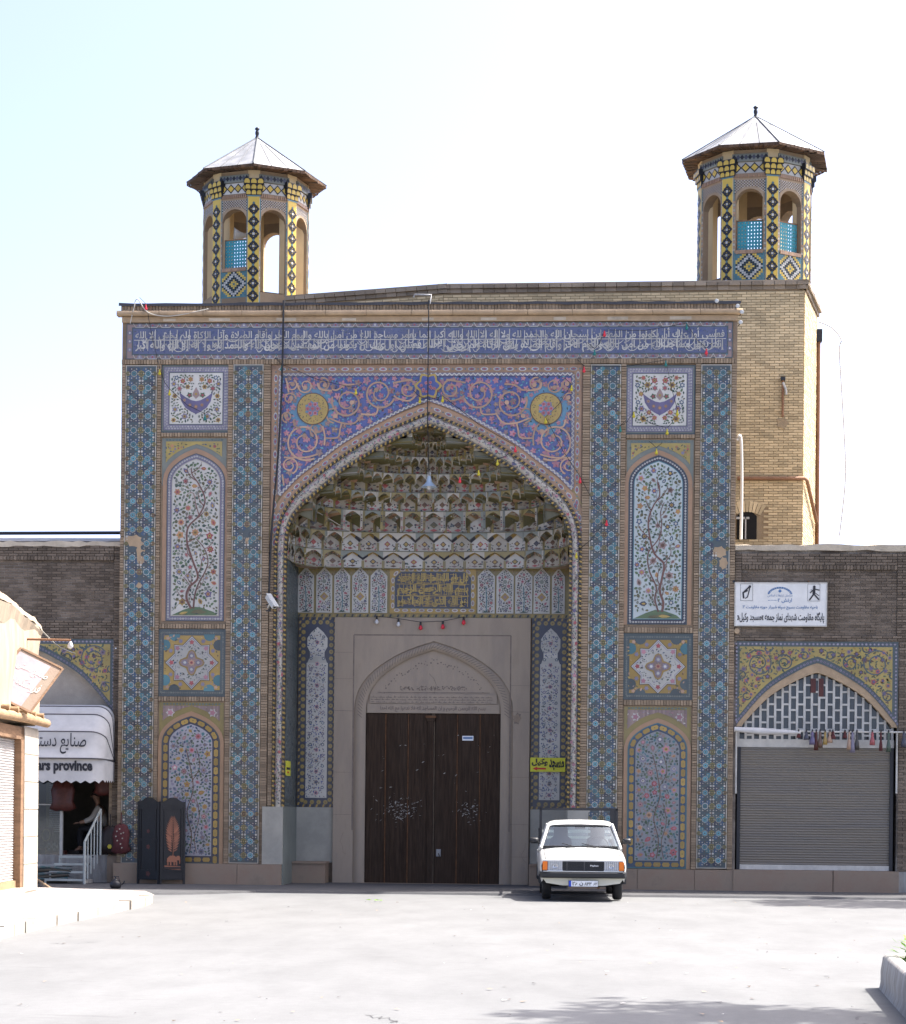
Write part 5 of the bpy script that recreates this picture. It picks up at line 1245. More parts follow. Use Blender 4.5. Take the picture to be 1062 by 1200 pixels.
# ================================================================== MINARETS
def minaret(cu, Y, phi, dz, trel, label, rc=1.33):
    cx = PX(cu, 300, Y); cy = Y
    ZE = PZ(888, 190, 6.3)
    rel = lambda v: PZ(888, v, 5.0)-ZE
    zE = ZE+dz
    org = (cx, cy, HZ-.6)
    root = thing('minaret', org, label, 'minaret', None)
    ap = rc*math.cos(PI/8); colw = .29
    zt = lambda v: zE+rel(v)
    zc0 = zt(330)-1.2; ztop = zt(175)
    fw = 2*rc*math.sin(PI/8)-colw                  # face between the corner columns
    ow = .32                                       # half width of the opening
    for k in range(8):
        az = R(phi+22.5+45*k)                      # azimuth from the view direction; 0 looks at the camera
        n = (math.sin(az)*1.0, -math.cos(az)); t = (math.cos(az), math.sin(az))
        T = lambda s, d, z, n=n, t=t: (cx+n[0]*(ap-d)+t[0]*s, cy+n[1]*(ap-d)+t[1]*s, z)
        front = math.cos(az) > -.2
        full_op = k in trel['open']
        zsill = zt(293) if not full_op else zt(322)
        zs, za = zt(236), zt(220.5); H = fw/2+.02
        arc = [(-ow, zsill)]+[(-ow*math.cos(PI*q/10), zs+(za-zs)*math.sin(PI*q/10)) for q in range(11)]+[(ow, zsill)]
        mb = MB(T=T)
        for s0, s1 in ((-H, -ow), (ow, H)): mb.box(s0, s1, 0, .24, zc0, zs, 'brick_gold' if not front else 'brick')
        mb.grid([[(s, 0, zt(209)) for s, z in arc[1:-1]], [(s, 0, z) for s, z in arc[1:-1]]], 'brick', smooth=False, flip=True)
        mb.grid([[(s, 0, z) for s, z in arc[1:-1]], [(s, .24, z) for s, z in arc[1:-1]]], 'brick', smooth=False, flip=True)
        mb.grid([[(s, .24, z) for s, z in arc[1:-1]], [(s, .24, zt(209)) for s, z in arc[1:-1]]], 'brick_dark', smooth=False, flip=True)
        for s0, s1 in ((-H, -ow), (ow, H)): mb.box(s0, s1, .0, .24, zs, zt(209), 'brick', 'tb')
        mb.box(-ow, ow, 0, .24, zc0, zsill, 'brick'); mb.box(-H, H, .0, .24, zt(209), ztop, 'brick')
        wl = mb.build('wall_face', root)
        if not front: continue
        d = MB(T=T)                                # glazed trim
        for sx in (-1, 1):
            a, b = sorted((sx*(H-.0), sx*(H-.055))); d.flat(rect(a, b, zc0, zt(209)), 'teal', -.004)
            x = sx*(ow+.05); zz = zsill
            while zz < zs: d.flat(rect(x-.035, x+.035, zz, zz+.05), 'tan' if int(zz*17) % 2 else 'cream', -.004); zz += .062
        # white and dark net in the spandrel
        zz = zs+.02
        for r in range(16):
            for c in range(20):
                s = -H+.07+c*(2*H-.14)/19; z = zs+.02+r*(zt(210)-zs-.04)/15
                if z > zs+(za-zs)*math.sqrt(max(0, 1-(s/(ow+.07))**2))+.05 or abs(s) > ow+.07: d.flat(circ(s, z, .016, 4, (PI/4 if (r+c) % 2 else 0)), 'white' if (r+c) % 2 else ('navy' if r % 2 else 'jet'), -.004)
        # brick dentils and the zigzag band of yellow lozenges
        nb = 14
        for i in range(nb): s = -H+(i+.5)*2*H/nb; d.box(s-.018, s+.018, -.03, .0, zt(207.5), zt(203.5), 'tan', 'k')
        zb0, zb1 = zt(202.5), zt(189.5); zm = (zb0+zb1)/2; hh = (zb1-zb0)/2
        d.flat(rect(-H, H, zb0, zb1), 'white', -.010)
        for i in range(4):
            s = -H+(i+.5)*2*H/4; w_ = H/4
            d.flat([(s-w_*1.12, zm), (s, zm-hh*.92), (s+w_*1.12, zm), (s, zm+hh*.92)], 'jet', -.014); d.flat([(s-w_*.78, zm), (s, zm-hh*.62), (s+w_*.78, zm), (s, zm+hh*.62)], 'bright_yellow', -.019); d.flat([(s-w_*.2, zm), (s, zm-hh*.2), (s+w_*.2, zm), (s, zm+hh*.2)], 'bright_yellow', -.024)
        zb0, zb1 = zt(187.5), zt(181); d.box(-H, H, -.05, .0, zt(189), zt(180), 'sage', 'k')
        for i in range(9):
            s = -H+(i+.5)*2*H/9; d.flat([(s-.05, (zb0+zb1)/2), (s, zb0), (s+.05, (zb0+zb1)/2), (s, zb1)], 'navy' if i % 2 else 'jet', -.054)
        d.build('glazed_trim', wl, kind='stuff')
        if not full_op:                            # stepped lozenge panel below the sill
            d = MB(T=T); z0, z1 = zt(327), zt(297); nn = 13; cw = 2*ow/nn; nr = 13; ch = (z1-z0)/nr
            d.flat(rect(-ow-.03, ow+.03, z0-.03, z1+.03), 'teal', -.003)
            for r in range(nr):
                for c in range(nn):
                    q = abs(c-6)+abs(r-6)
                    m = 'teal' if q == 0 else 'bright_yellow' if q < 3 else 'jet' if q < 5 else 'white' if q < 7 else 'jet' if q < 8 else 'bright_yellow' if q < 10 else 'teal'
                    d.flat(rect(-ow+c*cw+.003, -ow+(c+1)*cw-.003, z0+r*ch+.003, z0+(r+1)*ch-.003), m, -.007)
            d.build('lozenge_panel', wl)
            d = MB(T=T)
            for i in range(11): s = -ow+(i+.5)*2*ow/11; d.box(s-.028, s+.028, -.03, .02, zsill-.075, zsill+.01, 'tan', 'k')
            d.build('sill_bricks', wl, kind='stuff')
        if k in trel['net']:                       # turquoise pierced screen
            d = MB(T=T); z0, z1 = zsill+.0, zt(256)
            d.box(-ow, ow, .10, .13, z0, z0+.03, 'wood_old'); d.box(-ow, ow, .10, .13, z1-.03, z1, 'wood_old'); d.box(-ow, -ow+.03, .10, .13, z0, z1, 'wood_old'); d.box(ow-.03, ow, .10, .13, z0, z1, 'wood_old')
            nr, nc = 8, 8; hx = (2*ow-.06)/nc; hz = (z1-z0-.06)/nr
            for r in range(nr):
                for c in range(nc):
                    s = -ow+.03+(c+.5)*hx; z = z0+.03+(r+.5)*hz
                    # ring with a six-sided hole
                    o_ = [(s-hx/2, z-hz/2), (s, z-hz/2), (s+hx/2, z-hz/2), (s+hx/2, z), (s+hx/2, z+hz/2), (s, z+hz/2), (s-hx/2, z+hz/2), (s-hx/2, z)]
                    sh = hx*.25*(1 if r % 2 else -1)
                    i_ = [(s+hx*.17*math.cos(a), z+hz*.20*math.sin(a)) for a in [R(225+45*q) for q in range(8)]]
                    for q in range(8): d.flat([o_[q], o_[(q+1) % 8], i_[(q+1) % 8], i_[q]], 'trellis', .11)
            d.build('pierced_screen', root)
    for k in range(8):                             # corner columns
        az = R(phi+45*k); n = (math.sin(az), -math.cos(az)); t = (math.cos(az), math.sin(az)); rr = rc*math.cos(0)-.035
        T = lambda s, d, z, n=n, t=t: (cx+n[0]*(rr-d)+t[0]*s, cy+n[1]*(rr-d)+t[1]*s, z)
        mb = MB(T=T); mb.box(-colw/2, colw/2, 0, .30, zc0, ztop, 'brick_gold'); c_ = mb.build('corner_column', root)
        if math.cos(az) < -.3: continue
        d = MB(T=T); z = zt(330)-.1; zend = zt(207); hw_ = colw/2; per = .30
        d.flat(rect(-hw_+.012, hw_-.012, z, zend), 'bright_yellow', -.004)
        def dia(zc, a, b, m, y): d.flat([(-a, zc), (0, zc-b), (a, zc), (0, zc+b)], m, y)
        zc = z+per/2
        while zc+per/2 < zend:                     # dark stepped lozenges with a white centre, golden ones between
            dia(zc, hw_*1.0, per*.54, 'jet', -.008)
            for a, b in ((-.5, .22), (.5, .22), (-.5, -.22), (.5, -.22)): d.flat(circ(a*hw_, zc+b*per, .026, 4, PI/4), 'jet', -.012)
            for a, b in ((-.42, 0), (.42, 0), (0, .2), (0, -.2)): d.flat(circ(a*hw_, zc+b*per, .013, 4), 'bright_yellow', -.016)
            d.flat(rect(-.028, .028, zc-.028, zc+.028), 'white', -.020); dia(zc+per/2, .035, .035, 'teal', -.012); zc += per
        # bell capital of small yellow niches
        za_, zb_ = zt(205), zt(186)
        for i in range(3):
            for j in range(3):
                w_ = (colw+.10+.05*i)/3; s = (j-1)*w_+(w_/2 if i % 2 else 0)*.0; z0 = za_+(zb_-za_)*i/3; z1 = za_+(zb_-za_)*(i+1)/3-.01; y0 = -.02-.035*i
                d.box(s-w_/2+.0, s+w_/2-.0, y0+.01, .1, z0-.005, z1+.012, 'jet', 'k')
                d.flat([(s-w_*.40, z0+.01), (s+w_*.40, z0+.01), (s+w_*.40, z0+(z1-z0)*.6), (s+w_*.2, z1), (s-w_*.2, z1), (s-w_*.40, z0+(z1-z0)*.6)], 'bright_yellow', y0+.005)
        d.flat(rect(-colw/2-.02, colw/2+.02, zend, za_-.01), 'teal', -.008)
        d.build('mosaic', c_, kind='stuff')
    # inside: floor and ceiling
    mb = MB(); oc = [(cx+(rc-.1)*math.sin(R(phi+45*k)), cy-(rc-.1)*math.cos(R(phi+45*k))) for k in range(8)]
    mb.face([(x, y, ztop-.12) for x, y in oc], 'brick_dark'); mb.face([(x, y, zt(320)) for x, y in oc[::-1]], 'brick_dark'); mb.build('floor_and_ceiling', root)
    # roof: boarded eave and sheet metal
    re = rc+.40; er = [(cx+re*math.sin(R(phi+45*k)), cy-re*math.cos(R(phi+45*k))) for k in range(8)]
    zE -= .10; apx = (cx, cy, zE+1.20)
    mb = MB()
    for k in range(8):
        a, b = er[k], er[(k+1) % 8]; ia, ib = oc[k], oc[(k+1) % 8]
        nseg = 12
        for i in range(nseg):
            f = lambda p, q, t: (p[0]+(q[0]-p[0])*t, p[1]+(q[1]-p[1])*t)
            t0, t1 = i/nseg+.004, (i+1)/nseg-.004; j = uni(-.02, .012)
            p0, p1, q0, q1 = f(a, b, t0), f(a, b, t1), f(ia, ib, t0), f(ia, ib, t1)
            mb.face([(p0[0], p0[1], zE-.02+j), (q0[0], q0[1], ztop+.02), (q1[0], q1[1], ztop+.02), (p1[0], p1[1], zE-.02+j)], 'wood_dark'); mb.face([(p0[0], p0[1], zE-.02+j), (p1[0], p1[1], zE-.02+j), (p1[0], p1[1], zE+.035), (p0[0], p0[1], zE+.035)], 'wood_dark')
    mb.build('eave_boards', root)
    for k in range(8):
        a, b = er[k], er[(k+1) % 8]; mb = MB(); f = lambda p, t: (p[0]+(apx[0]-p[0])*t, p[1]+(apx[1]-p[1])*t, zE+.04+(apx[2]-zE-.04)*t)
        rows = [[f(a, t) for t in (0, .3, .6, .9, 1)], [f(b, t) for t in (0, .3, .6, .9, 1)]]; mb.grid(rows, 'metal_sheet', smooth=False); sh = mb.build('roof_sheet', root)
        mb = MB(); mb.tube([f(a, 0), f(a, .98)], .022, 'seam_grey', 5)
        for w_ in (.35, .68):
            m0 = (a[0]+(b[0]-a[0])*w_, a[1]+(b[1]-a[1])*w_); mb.tube([f(m0, 0), f(m0, .75)], .012, 'seam_grey', 4)
        mb.build('roof_seam', sh)
    mb = MB(); mb.lathe([(.09, -.10), (.05, .0), (.035, .05), (.05, .08), (.05, .14), (.03, .17), (.06, .20), (.06, .22), (.03, .25), (0, .26)], apx, 'metal_dark', 10); mb.build('finial', root)
    return zt, T
ZE_R = PZ(888, 190, 6.3); ZE_L = PZ(304, 213, 7.3)
minaret(884, 6.3, -77, 0.0, dict(open=(0, 3, 4, 5, 6, 7), net=(1, 2)), 'octagonal mosaic turret with two turquoise pierced screens above the yellow brick wall', rc=1.41)
minaret(300, 7.3, -84, ZE_L-ZE_R, dict(open=(2, 3, 0, 5, 6, 7), net=(1,)), 'octagonal mosaic turret with a loudspeaker horn in its arched opening')
hx, hz_ = P(281, 276, 6.4)
mb = MB(); T_ = lambda x, y, z: (hx+x, 6.55+y*1.0, hz_+z)
mb.T = lambda a, b, c: (hx+a*.85-b*.2, 6.5+b*.8+a*.5-.1, hz_+c+a*.12)
mb.lathe([(.03, .34), (.05, .30), (.06, .12), (.10, .0), (.17, -.12), (.20, -.15), (.185, -.14), (.05, .05), (0, .06)], (0, 0, 0), 'old_white', 14, 'x'); mb.tube([(.25, 0, -.02), (.25, 0, -.4)], .02, 'metal_dark', 6)
tag(mb.build('loudspeaker_horn', org=(hx, 6.5, hz_-.3)), 'pale loudspeaker horn in the arched opening of the mosaic turret', 'loudspeaker')

# ================================================================== SHOP WINGS
ARC_N = [(1, 0), (.978, .06), (.93, .13), (.79, .345), (.62, .565), (.42, .745), (.158, .925), (0, 1)]
def wing_arch(xa, w_, zs, za, n=5): h = smooth(ARC_N, n); return [(xa-d*w_, zs+t*(za-zs)) for d, t in h]+[(xa+d*w_, zs+t*(za-zs)) for d, t in h[::-1]][1:]
YW = .10
def yellow_spandrel(parent, x0, x1, zt, xa, w_, zs, za, y):
    out = wing_arch(xa, w_, zs, za)
    mb = MB(); top = zt
    mb.grid([[(x, y, top) for x, z in out], [(x, y, z) for x, z in out]], 'slate', smooth=False, flip=True); sp = mb.build('yellow_spandrel', parent)
    mb = MB(); b = .11
    o2 = [(x, z+b*1.25) for x, z in out if x0+b < x < x1-b]
    for p, q in zip(o2, o2[1:]):
        if p[1] < top-b and q[1] < top-b: mb.flat([p, q, (q[0], top-b), (p[0], top-b)], 'yellow_ground', y-.004)
    chain(mb, [(x0, top-b/2), (x1, top-b/2)], y-.006, .035, 'lilac', 'white', .085); chain(mb, [(x, z+.06) for x, z in out], y-.006, .032, 'lilac', 'navy', .075)
    for xx in (x0+b/2, x1-b/2): chain(mb, [(xx, zs+.1), (xx, top-b)], y-.006, .032, 'lilac', 'white', .08)
    mb.build('border', sp)
    mb = MB(); poly = o2+[(o2[-1][0], top-b), (o2[0][0], top-b)]; av = []
    W = x1-x0
    for sg in (-1, 1):
        for du, dv, r, tn in ((.355, .26, .30, 1.8), (.43, .64, .13, 1.3), (.20, .25, .18, 1.6), (.08, .17, .10, 1.2), (.435, .9, .08, 1.1), (.28, .52, .10, 1.2), (.46, .40, .10, 1.2), (.30, .08, .12, 1.3), (.13, .34, .10, 1.2), (.38, .80, .09, 1.2)):
            cx, cz = xa+sg*du*W, top-dv*(zt-zs); pts = [(cx+sg*r*(1-.7*i/(22*tn))*math.cos(2*PI*i/22+.6), cz+r*(1-.7*i/(22*tn))*math.sin(2*PI*i/22+.6)) for i in range(int(22*tn))]
            pts = [p for p in pts if inside(p, poly)]
            if len(pts) > 4: stroke(mb, pts, .026, 'slate', y-.010); av += [(p[0], p[1], .016) for p in pts]
    F = scatter(poly, .055, .085, 1800, (), 1.12)
    for x, z, r in F: flower(mb, x, z, r, random.choice(('red', 'rose', 'brown', 'orange')), 'violet', y-.008)
    for x, z, r in scatter(poly, .026, .05, 8000, (), .62, list(F)): mb.flat(leafp(x-r, z, 2*r, uni(0, 6.3), .42), random.choice(('olive', 'slate', 'green', 'gold', 'brown', 'dkgreen')), y-.007)
    mb.build('scrollwork', sp, kind='stuff')
    return out
# ---- right wing
def right_wing():
    xa = PX(957.5, 820, YW); w_ = (PX(1051, 850, YW)-PX(862, 850, YW))/2; zs = PZ(958, 852, YW); za = PZ(958, 777, YW)
    x0, x1 = XR, PX(1062, 800, YW)+3.0; zt = PZ(960, 640, YW)
    root = thing('shop_wing', (xa, YW, 0), 'low dark brick shop wing with yellow tiled arch above a closed roller shutter', 'building')
    sx0, sx1 = PX(860, 800, YW), PX(1053, 800, YW); stz = PZ(958, 752, YW)
    out = wing_arch(xa, w_, zs, za)
    mb = MB()
    mb.box(x0, sx0, YW, 2.5, -.05, zt, 'mortar_dark'); mb.box(sx1, x1, YW, 2.5, -.05, zt, 'mortar_dark'); mb.box(sx0, sx1, YW, 2.5, stz, zt, 'mortar_dark')
    mb.grid([[(x, YW, stz) for x, z in out], [(x, YW, z) for x, z in out]], 'mortar_dark', smooth=False, flip=True); mb.grid([[(x, YW, z) for x, z in out], [(x, YW+.5, z) for x, z in out]], 'plaster', smooth=False, flip=True)
    mb.box(sx0, out[0][0], YW, 1.0, -.05, stz, 'mortar_dark'); mb.box(out[-1][0], sx1, YW, 1.0, -.05, stz, 'mortar_dark')
    wl = mb.build('wall', root)
    mb = MB(); pz0, pz1 = PZ(958, 745, YW), PZ(958, 668, YW)
    bricks(mb, x0+.0, x1, stz+.02, pz0, YW-.05, 'brick_dark', dep=.05, alt='brick_pale')
    bricks(mb, x0+.14, sx1-.05, pz0, pz1-.0, YW-.012, 'brick_dark', dep=.02, alt='brick_pale', skip=lambda x, z, h: z > pz1-.25 and (x < x0+.4 or x > sx1-.30) and (min(x-x0-.14, sx1-.05-x)-.26)**2+(z-pz1+.25)**2 > .0625 and min(x-x0-.14, sx1-.05-x) < .26)
    bricks(mb, x0, x0+.14, pz0, zt-.16, YW-.05, 'brick_dark', dep=.05); bricks(mb, sx1-.05, x1, pz0, zt-.16, YW-.05, 'brick_dark', dep=.05, alt='brick_pale')
    bricks(mb, x0+.14, sx1-.05, pz1+.1, zt-.16, YW-.05, 'brick_dark', dep=.05, alt='brick_pale'); bricks(mb, x0+.14, sx1-.05, pz1, pz1+.1, YW-.07, 'brick_dark', soldier=True, bh=.07, dep=.07)
    bricks(mb, x0, sx0-.01, .46, stz, YW-.03, 'brick_dark', bw=.13, dep=.03); bricks(mb, sx1+.01, x1, .46, stz, YW-.03, 'brick_dark', dep=.03, alt='brick_pale')
    mb.build('brickwork', wl, kind='stuff')
    mb = MB(); xs = [x0+(x1-x0)*i/24 for i in range(25)]; mb.grid([[(x, y, zt+dz+uni(-.02, .02)) for x in xs] for y, dz in ((YW-.08, -.10), (YW-.10, .02), (YW+.6, .10), (2.5, .05))], 'plaster', smooth=False); mb.build('coping', root)
    yellow_spandrel(root, sx0, sx1, stz, xa, w_, zs, za, YW-.02)
    k = MB(); k.box(x0+.05, sx1, YW+.42, YW+.46, 0, stz, 'dark_void'); k.build('dark_backing', root)  # near-black sheet added behind fanlight and shutter to stop light leaking through
    # brick archivolt
    mb = MB(); o_in = wing_arch(xa, w_-.12, zs, za-.20)
    Ra, Rb = resample(out, 70), resample(o_in, 70)
    for i in range(69): mb.face([(Ra[i][0], YW-.01, Ra[i][1]), (Rb[i][0], YW-.01, Rb[i][1]), (Rb[i+1][0], YW-.01, Rb[i+1][1]), (Ra[i+1][0], YW-.01, Ra[i+1][1])], 'cornice')
    mb.grid([[(x, YW-.01, z) for x, z in Rb], [(x, YW+.3, z) for x, z in Rb]], 'cornice', smooth=False, flip=True); mb.build('archivolt', root)
    # lattice fanlight
    yl = YW+.12; zb = PZ(958, 867, YW); l0, l1 = PX(866, 860, YW), PX(1047, 860, YW)
    mb = MB(); mb.prism([(l0, zb)]+[(x, z-.02) for x, z in o_in[2:-2]]+[(l1, zb)], yl+.05, yl+.06, 'pane'); fan = mb.build('fanlight', root)
    n = 21; st = (l1-l0)/n
    def ztop(x): 
        for p, q in zip(o_in, o_in[1:]):
            if p[0] <= x <= q[0]: return p[1]+(q[1]-p[1])*(x-p[0])/max(q[0]-p[0], 1e-6)
        return zs
    rail = MB(); ph = .265
    for i in range(n+1):
        x = l0+i*st; zt_ = ztop(x)
        if zt_ > zb+.05: k = MB(); k.box(x-.024, x+.024, yl, yl+.05, zb, zt_, 'old_white'); k.build('mullion', fan)
        if i < n:
            z = zb+(.10 if i % 2 else .22)
            while z < min(ztop(x+.02), ztop(x+st-.02))-.03: rail.box(x+.024, x+st-.024, yl+.003, yl+.046, z-.02, z+.02, 'old_white', 'lr'); z += ph
    rail.build('glazing_rails', fan, kind='stuff')
    k = MB(); k.box(xa-.12, xa-.01, yl-.01, yl+.05, za-.62, za-.32, 'leather_red'); k.box(xa+.05, xa+.15, yl-.01, yl+.05, za-.7, za-.32, 'leather_red'); k.build('red_panes', fan)
    k = MB(); k.box(l0-.03, l1+.03, yl-.04, yl+.08, PZ(958, 876, YW), zb+.01, 'old_white'); k.build('transom', root)
    # roller shutter
    zs0, zs1 = PZ(958, 1020, YW), PZ(958, 876, YW); ys = YW+.10; rows = []; ns = 46
    mb = MB()
    for i in range(ns*3+1):
        z = zs0+.10+(zs1-zs0-.10)*i/(ns*3); rows.append([(x, ys-(.018 if i % 3 == 1 else .008 if i % 3 == 2 else 0)+.0015*math.sin(x*9+i), z) for x in (l0+.04, xa, l1-.04)])
    mb.grid(rows, 'shutter', smooth=False, flip=False); sh = mb.build('roller_shutter', root)
    k = MB(); k.box(l0+.05, l1-.05, ys-.035, ys+.01, zs0+.0, zs0+.105, 'old_white'); k.build('bottom_rail', sh)
    for a, b in ((l0-.02, l0+.05), (l1-.05, l1+.02)): k = MB(); k.box(a, b, ys-.05, ys+.05, zs0, zs1, 'metal_dark'); k.build('guide_rail', sh)
    for u in (862.5, 1050.5): k = MB(); xx = PX(u, 900, YW); k.tube([(xx, YW-.06, PZ(u, 858, YW)), (xx, YW-.06, PZ(u, 930, YW))], .022, 'old_white', 6); k.build('awning_arm', root)
    for a, b in ((l0-.10, xa+.35), (xa+.36, l1+.12)): k = MB(); k.box(a, b-.006, YW-.22, YW+.2, -.05, zs0-.005, 'skirting'); k.build('sill_stone', root)
    mb = MB(); mb.box(x0, l0-.105, YW-.02, YW+.2, -.05, .46, 'skirting'); mb.build('plinth', root); mb = MB(); mb.box(l1+.125, x1, YW-.04, YW+.2, -.05, .46, 'concrete'); mb.build('plinth', root)
    # awning rod with rolled cloth
    zr = PZ(958, 857.5, YW); xr0, xr1 = PX(860, 858, YW), PX(1062, 858, YW)+1.5
    k = MB(); k.tube([(xr0, YW-.16, zr+.03), (xa, YW-.18, zr-.01), (xr1, YW-.16, zr)], .022, 'old_white', 6)
    k.tube([(xr0, YW-.2, zr+.03), (xr0+.6, YW-.2, zr-.01), (xa-.35, YW-.2, zr-.03)], [.05, .075, .03], 'canvas', 8)
    tag(k.build('awning_rod', org=(xr0, YW, zr)), 'pale awning rod with rolled grey cloth across the lattice fanlight', 'awning')
    tname = dict(rug_red='dark red', leather_red='reddish brown', bulb_green='green', peach='orange', red='red', navy='navy blue', brown='brown', lilac='lilac', violet='violet', gold='yellow', black='black', dkgreen='dark green')
    tcol = ['rug_red', 'leather_red', 'bulb_green', 'peach', 'red', 'navy', 'brown', 'rug_red', 'lilac', 'rug_red', 'violet', 'gold', 'rug_red', 'black']
    for i, (u, L, wd) in enumerate(((935, .16, .10), (944, .20, .12), (951, .30, .14), (955.5, .42, .10), (960, .36, .12), (966, .30, .10), (971.5, .26, .12), (975, .18, .12), (989, .16, .10), (994, .40, .10), (998, .46, .12), (1003, .40, .11), (1021, .30, .12), (1031, .42, .08), (1040, .44, .10), (1058, .34, .14))):
        x = PX(u, 860, YW); k = MB(); c = tcol[(i*5) % 14] if i not in (6, 14) else ('peach' if i == 6 else 'dkgreen'); yy = YW-.2; top = zr-.0
        k.lathe([(.008, 0), (wd*.22, -L*.18), (wd*.30, -L*.28), (wd*.20, -L*.38), (wd*.45, -L*.7), (wd*.5, -L), (0, -L*.97)], (x, yy, top+.02), c, 7)
        k.box(x-.012, x+.012, yy-.03, yy+.03, top-.005, top+.04, 'leather_dark')
        tag(k.build('tassel', org=(x, yy, top)), 'small %s tassel hanging from the awning rod over the shutter' % tname[c], 'tassel', 'tassels hung along the awning rod')
right_wing()

# ---- left wing
YL = .25
LWX0 = PX(0, 800, YL)-3.5
def left_wing():
    x1 = XL; zt = PZ(70, 634, YL); stz = PZ(100, 749, YL)
    xa = PX(38, 800, YL); w_ = PX(134, 838, YL)-xa; zs = PZ(134, 838, YL); za = PZ(38, 760, YL)
    sx0, sx1 = xa-w_-.12, PX(136, 800, YL)
    root = thing('shop_wing', (xa, YL, 0), 'low dark brick shop wing with yellow tiled arch above a handicraft shop', 'building')
    out = wing_arch(xa, w_, zs, za)
    jl, jr = PX(36, 950, YL), PX(127.5, 950, YL)   # shop opening
    mb = MB(); mb.box(LWX0, sx0, YL, 2.5, -.05, zt, 'mortar_dark'); mb.box(sx1, x1, YL, 2.5, -.05, zt, 'mortar_dark'); mb.box(sx0, sx1, YL, 2.5, stz, zt, 'mortar_dark')
    mb.grid([[(x, YL, stz) for x, z in out], [(x, YL, z) for x, z in out]], 'mortar_dark', smooth=False, flip=True); mb.grid([[(x, YL, z) for x, z in out], [(x, YL+.25, z) for x, z in out]], 'plaster', smooth=False, flip=True)
    mb.box(jr, sx1, YL, 3.8, -.05, zs+.05, 'brick'); mb.box(LWX0, xa-w_, YL, 1.0, -.05, zs+.05, 'mortar_dark')
    wl = mb.build('wall', root)
    mb = MB(); mb.face([(xa-w_, YL+.2, zs-.9), (xa+w_, YL+.2, zs-.9), (xa+w_, YL+.2, za), (xa-w_, YL+.2, za)], 'limewash'); mb.build('tympanum', root)
    mb = MB(); pz0, pz1 = PZ(100, 727, YL), PZ(100, 657, YL); xv = PX(-12, 700, YL)
    bricks(mb, xv, x1, stz+.02, pz0, YL-.06, 'brick_dark', dep=.06); bricks(mb, xv, x1-.16, pz0, pz1, YL-.012, 'brick_dark', dep=.02, alt='brick_pale', j=.016); bricks(mb, x1-.16, x1, .6, zt-.1, YL-.05, 'brick_dark', bw=.15, dep=.05)
    bricks(mb, xv, x1-.16, pz1, pz1+.09, YL-.08, 'brick_dark', soldier=True, bh=.075, dep=.08); bricks(mb, xv, x1-.16, pz1+.09, zt-.1, YL-.06, 'brick_dark', dep=.06)
    bricks(mb, jr+.01, sx1, .62, zs-.0, YL-.02, 'brick', bw=.16, dep=.02)
    mb.build('brickwork', wl, kind='stuff')
    xs = [LWX0+(x1-LWX0)*i/40 for i in range(41)]; mb = MB(); mb.grid([[(x, y, zt+dz+uni(-.025, .02)) for x in xs] for y, dz in ((YL-.07, -.12), (YL-.08, -.02), (YL+.5, .05))], 'plaster', smooth=False); mb.build('coping', root)
    mb = MB(); mb.grid([[(x, y, zt+dz) for x in xs] for y, dz in ((YL+.2, .03), (YL+1.2, .22), (2.6, .30))], 'metal_sheet', smooth=False); mb.tube([(LWX0, YL+.9, zt+.26), (x1-.05, YL+.9, zt+.30)], .04, 'metal_dark', 6); mb.build('roof_sheet', root)
    yellow_spandrel(root, sx0, sx1, stz, xa, w_, zs, za, YL-.02)
    mb = MB(); mb.box(jr+.0, x1, YL-.12, YL+.02, -.05, .60, 'skirting'); mb.build('plinth', root)
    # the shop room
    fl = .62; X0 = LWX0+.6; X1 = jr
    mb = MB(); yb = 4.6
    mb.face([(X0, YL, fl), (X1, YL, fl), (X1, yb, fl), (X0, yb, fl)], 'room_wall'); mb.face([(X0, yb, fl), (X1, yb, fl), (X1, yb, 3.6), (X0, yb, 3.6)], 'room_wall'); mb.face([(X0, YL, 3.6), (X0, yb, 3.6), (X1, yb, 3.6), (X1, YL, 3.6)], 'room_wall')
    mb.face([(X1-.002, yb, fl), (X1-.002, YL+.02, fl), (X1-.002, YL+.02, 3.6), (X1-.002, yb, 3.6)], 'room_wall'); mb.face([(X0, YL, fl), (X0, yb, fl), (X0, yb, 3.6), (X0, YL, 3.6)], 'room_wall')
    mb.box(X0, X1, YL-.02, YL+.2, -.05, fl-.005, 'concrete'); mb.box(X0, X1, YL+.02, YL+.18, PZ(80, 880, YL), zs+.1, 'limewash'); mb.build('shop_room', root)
    return fl, jl, jr
FL, JL, JR = left_wing()
# ================================================================== MUD-PLASTERED SHOP ON THE LEFT
_e = G(42.5, 1046, SWZ); _z = EYE
def onwall_frame():
    # wall runs from the far corner E towards the camera; found from the two ends of its parapet in view
    zt = 0
    d1 = (Vector((_e[0], _e[1], 0))-Vector((CAM[0], CAM[1], 0)))
    D1 = d1.dot(Vector((FW[0], FW[1], 0)))
    h = (V0-727+ (42-531)*math.sin(RHO)) ; top = EYE+h*D1/FPX
    r0 = ray(0, 703); t = (top-EYE)/r0[2]; e0 = (CAM[0]+r0[0]*t, CAM[1]+r0[1]*t)
    return top, e0
MT, _e0 = onwall_frame()
wdx, wdy = _e0[0]-_e[0], _e0[1]-_e[1]; _L = math.hypot(wdx, wdy); wdx /= _L; wdy /= _L      # along the wall towards the camera
wnx, wny = -wdy, wdx                                                                          # towards the street
if wnx < 0: wnx, wny = -wnx, -wny
TW = lambda s, d, z: (_e[0]+wdx*s-wnx*d, _e[1]+wdy*s-wny*d, z)
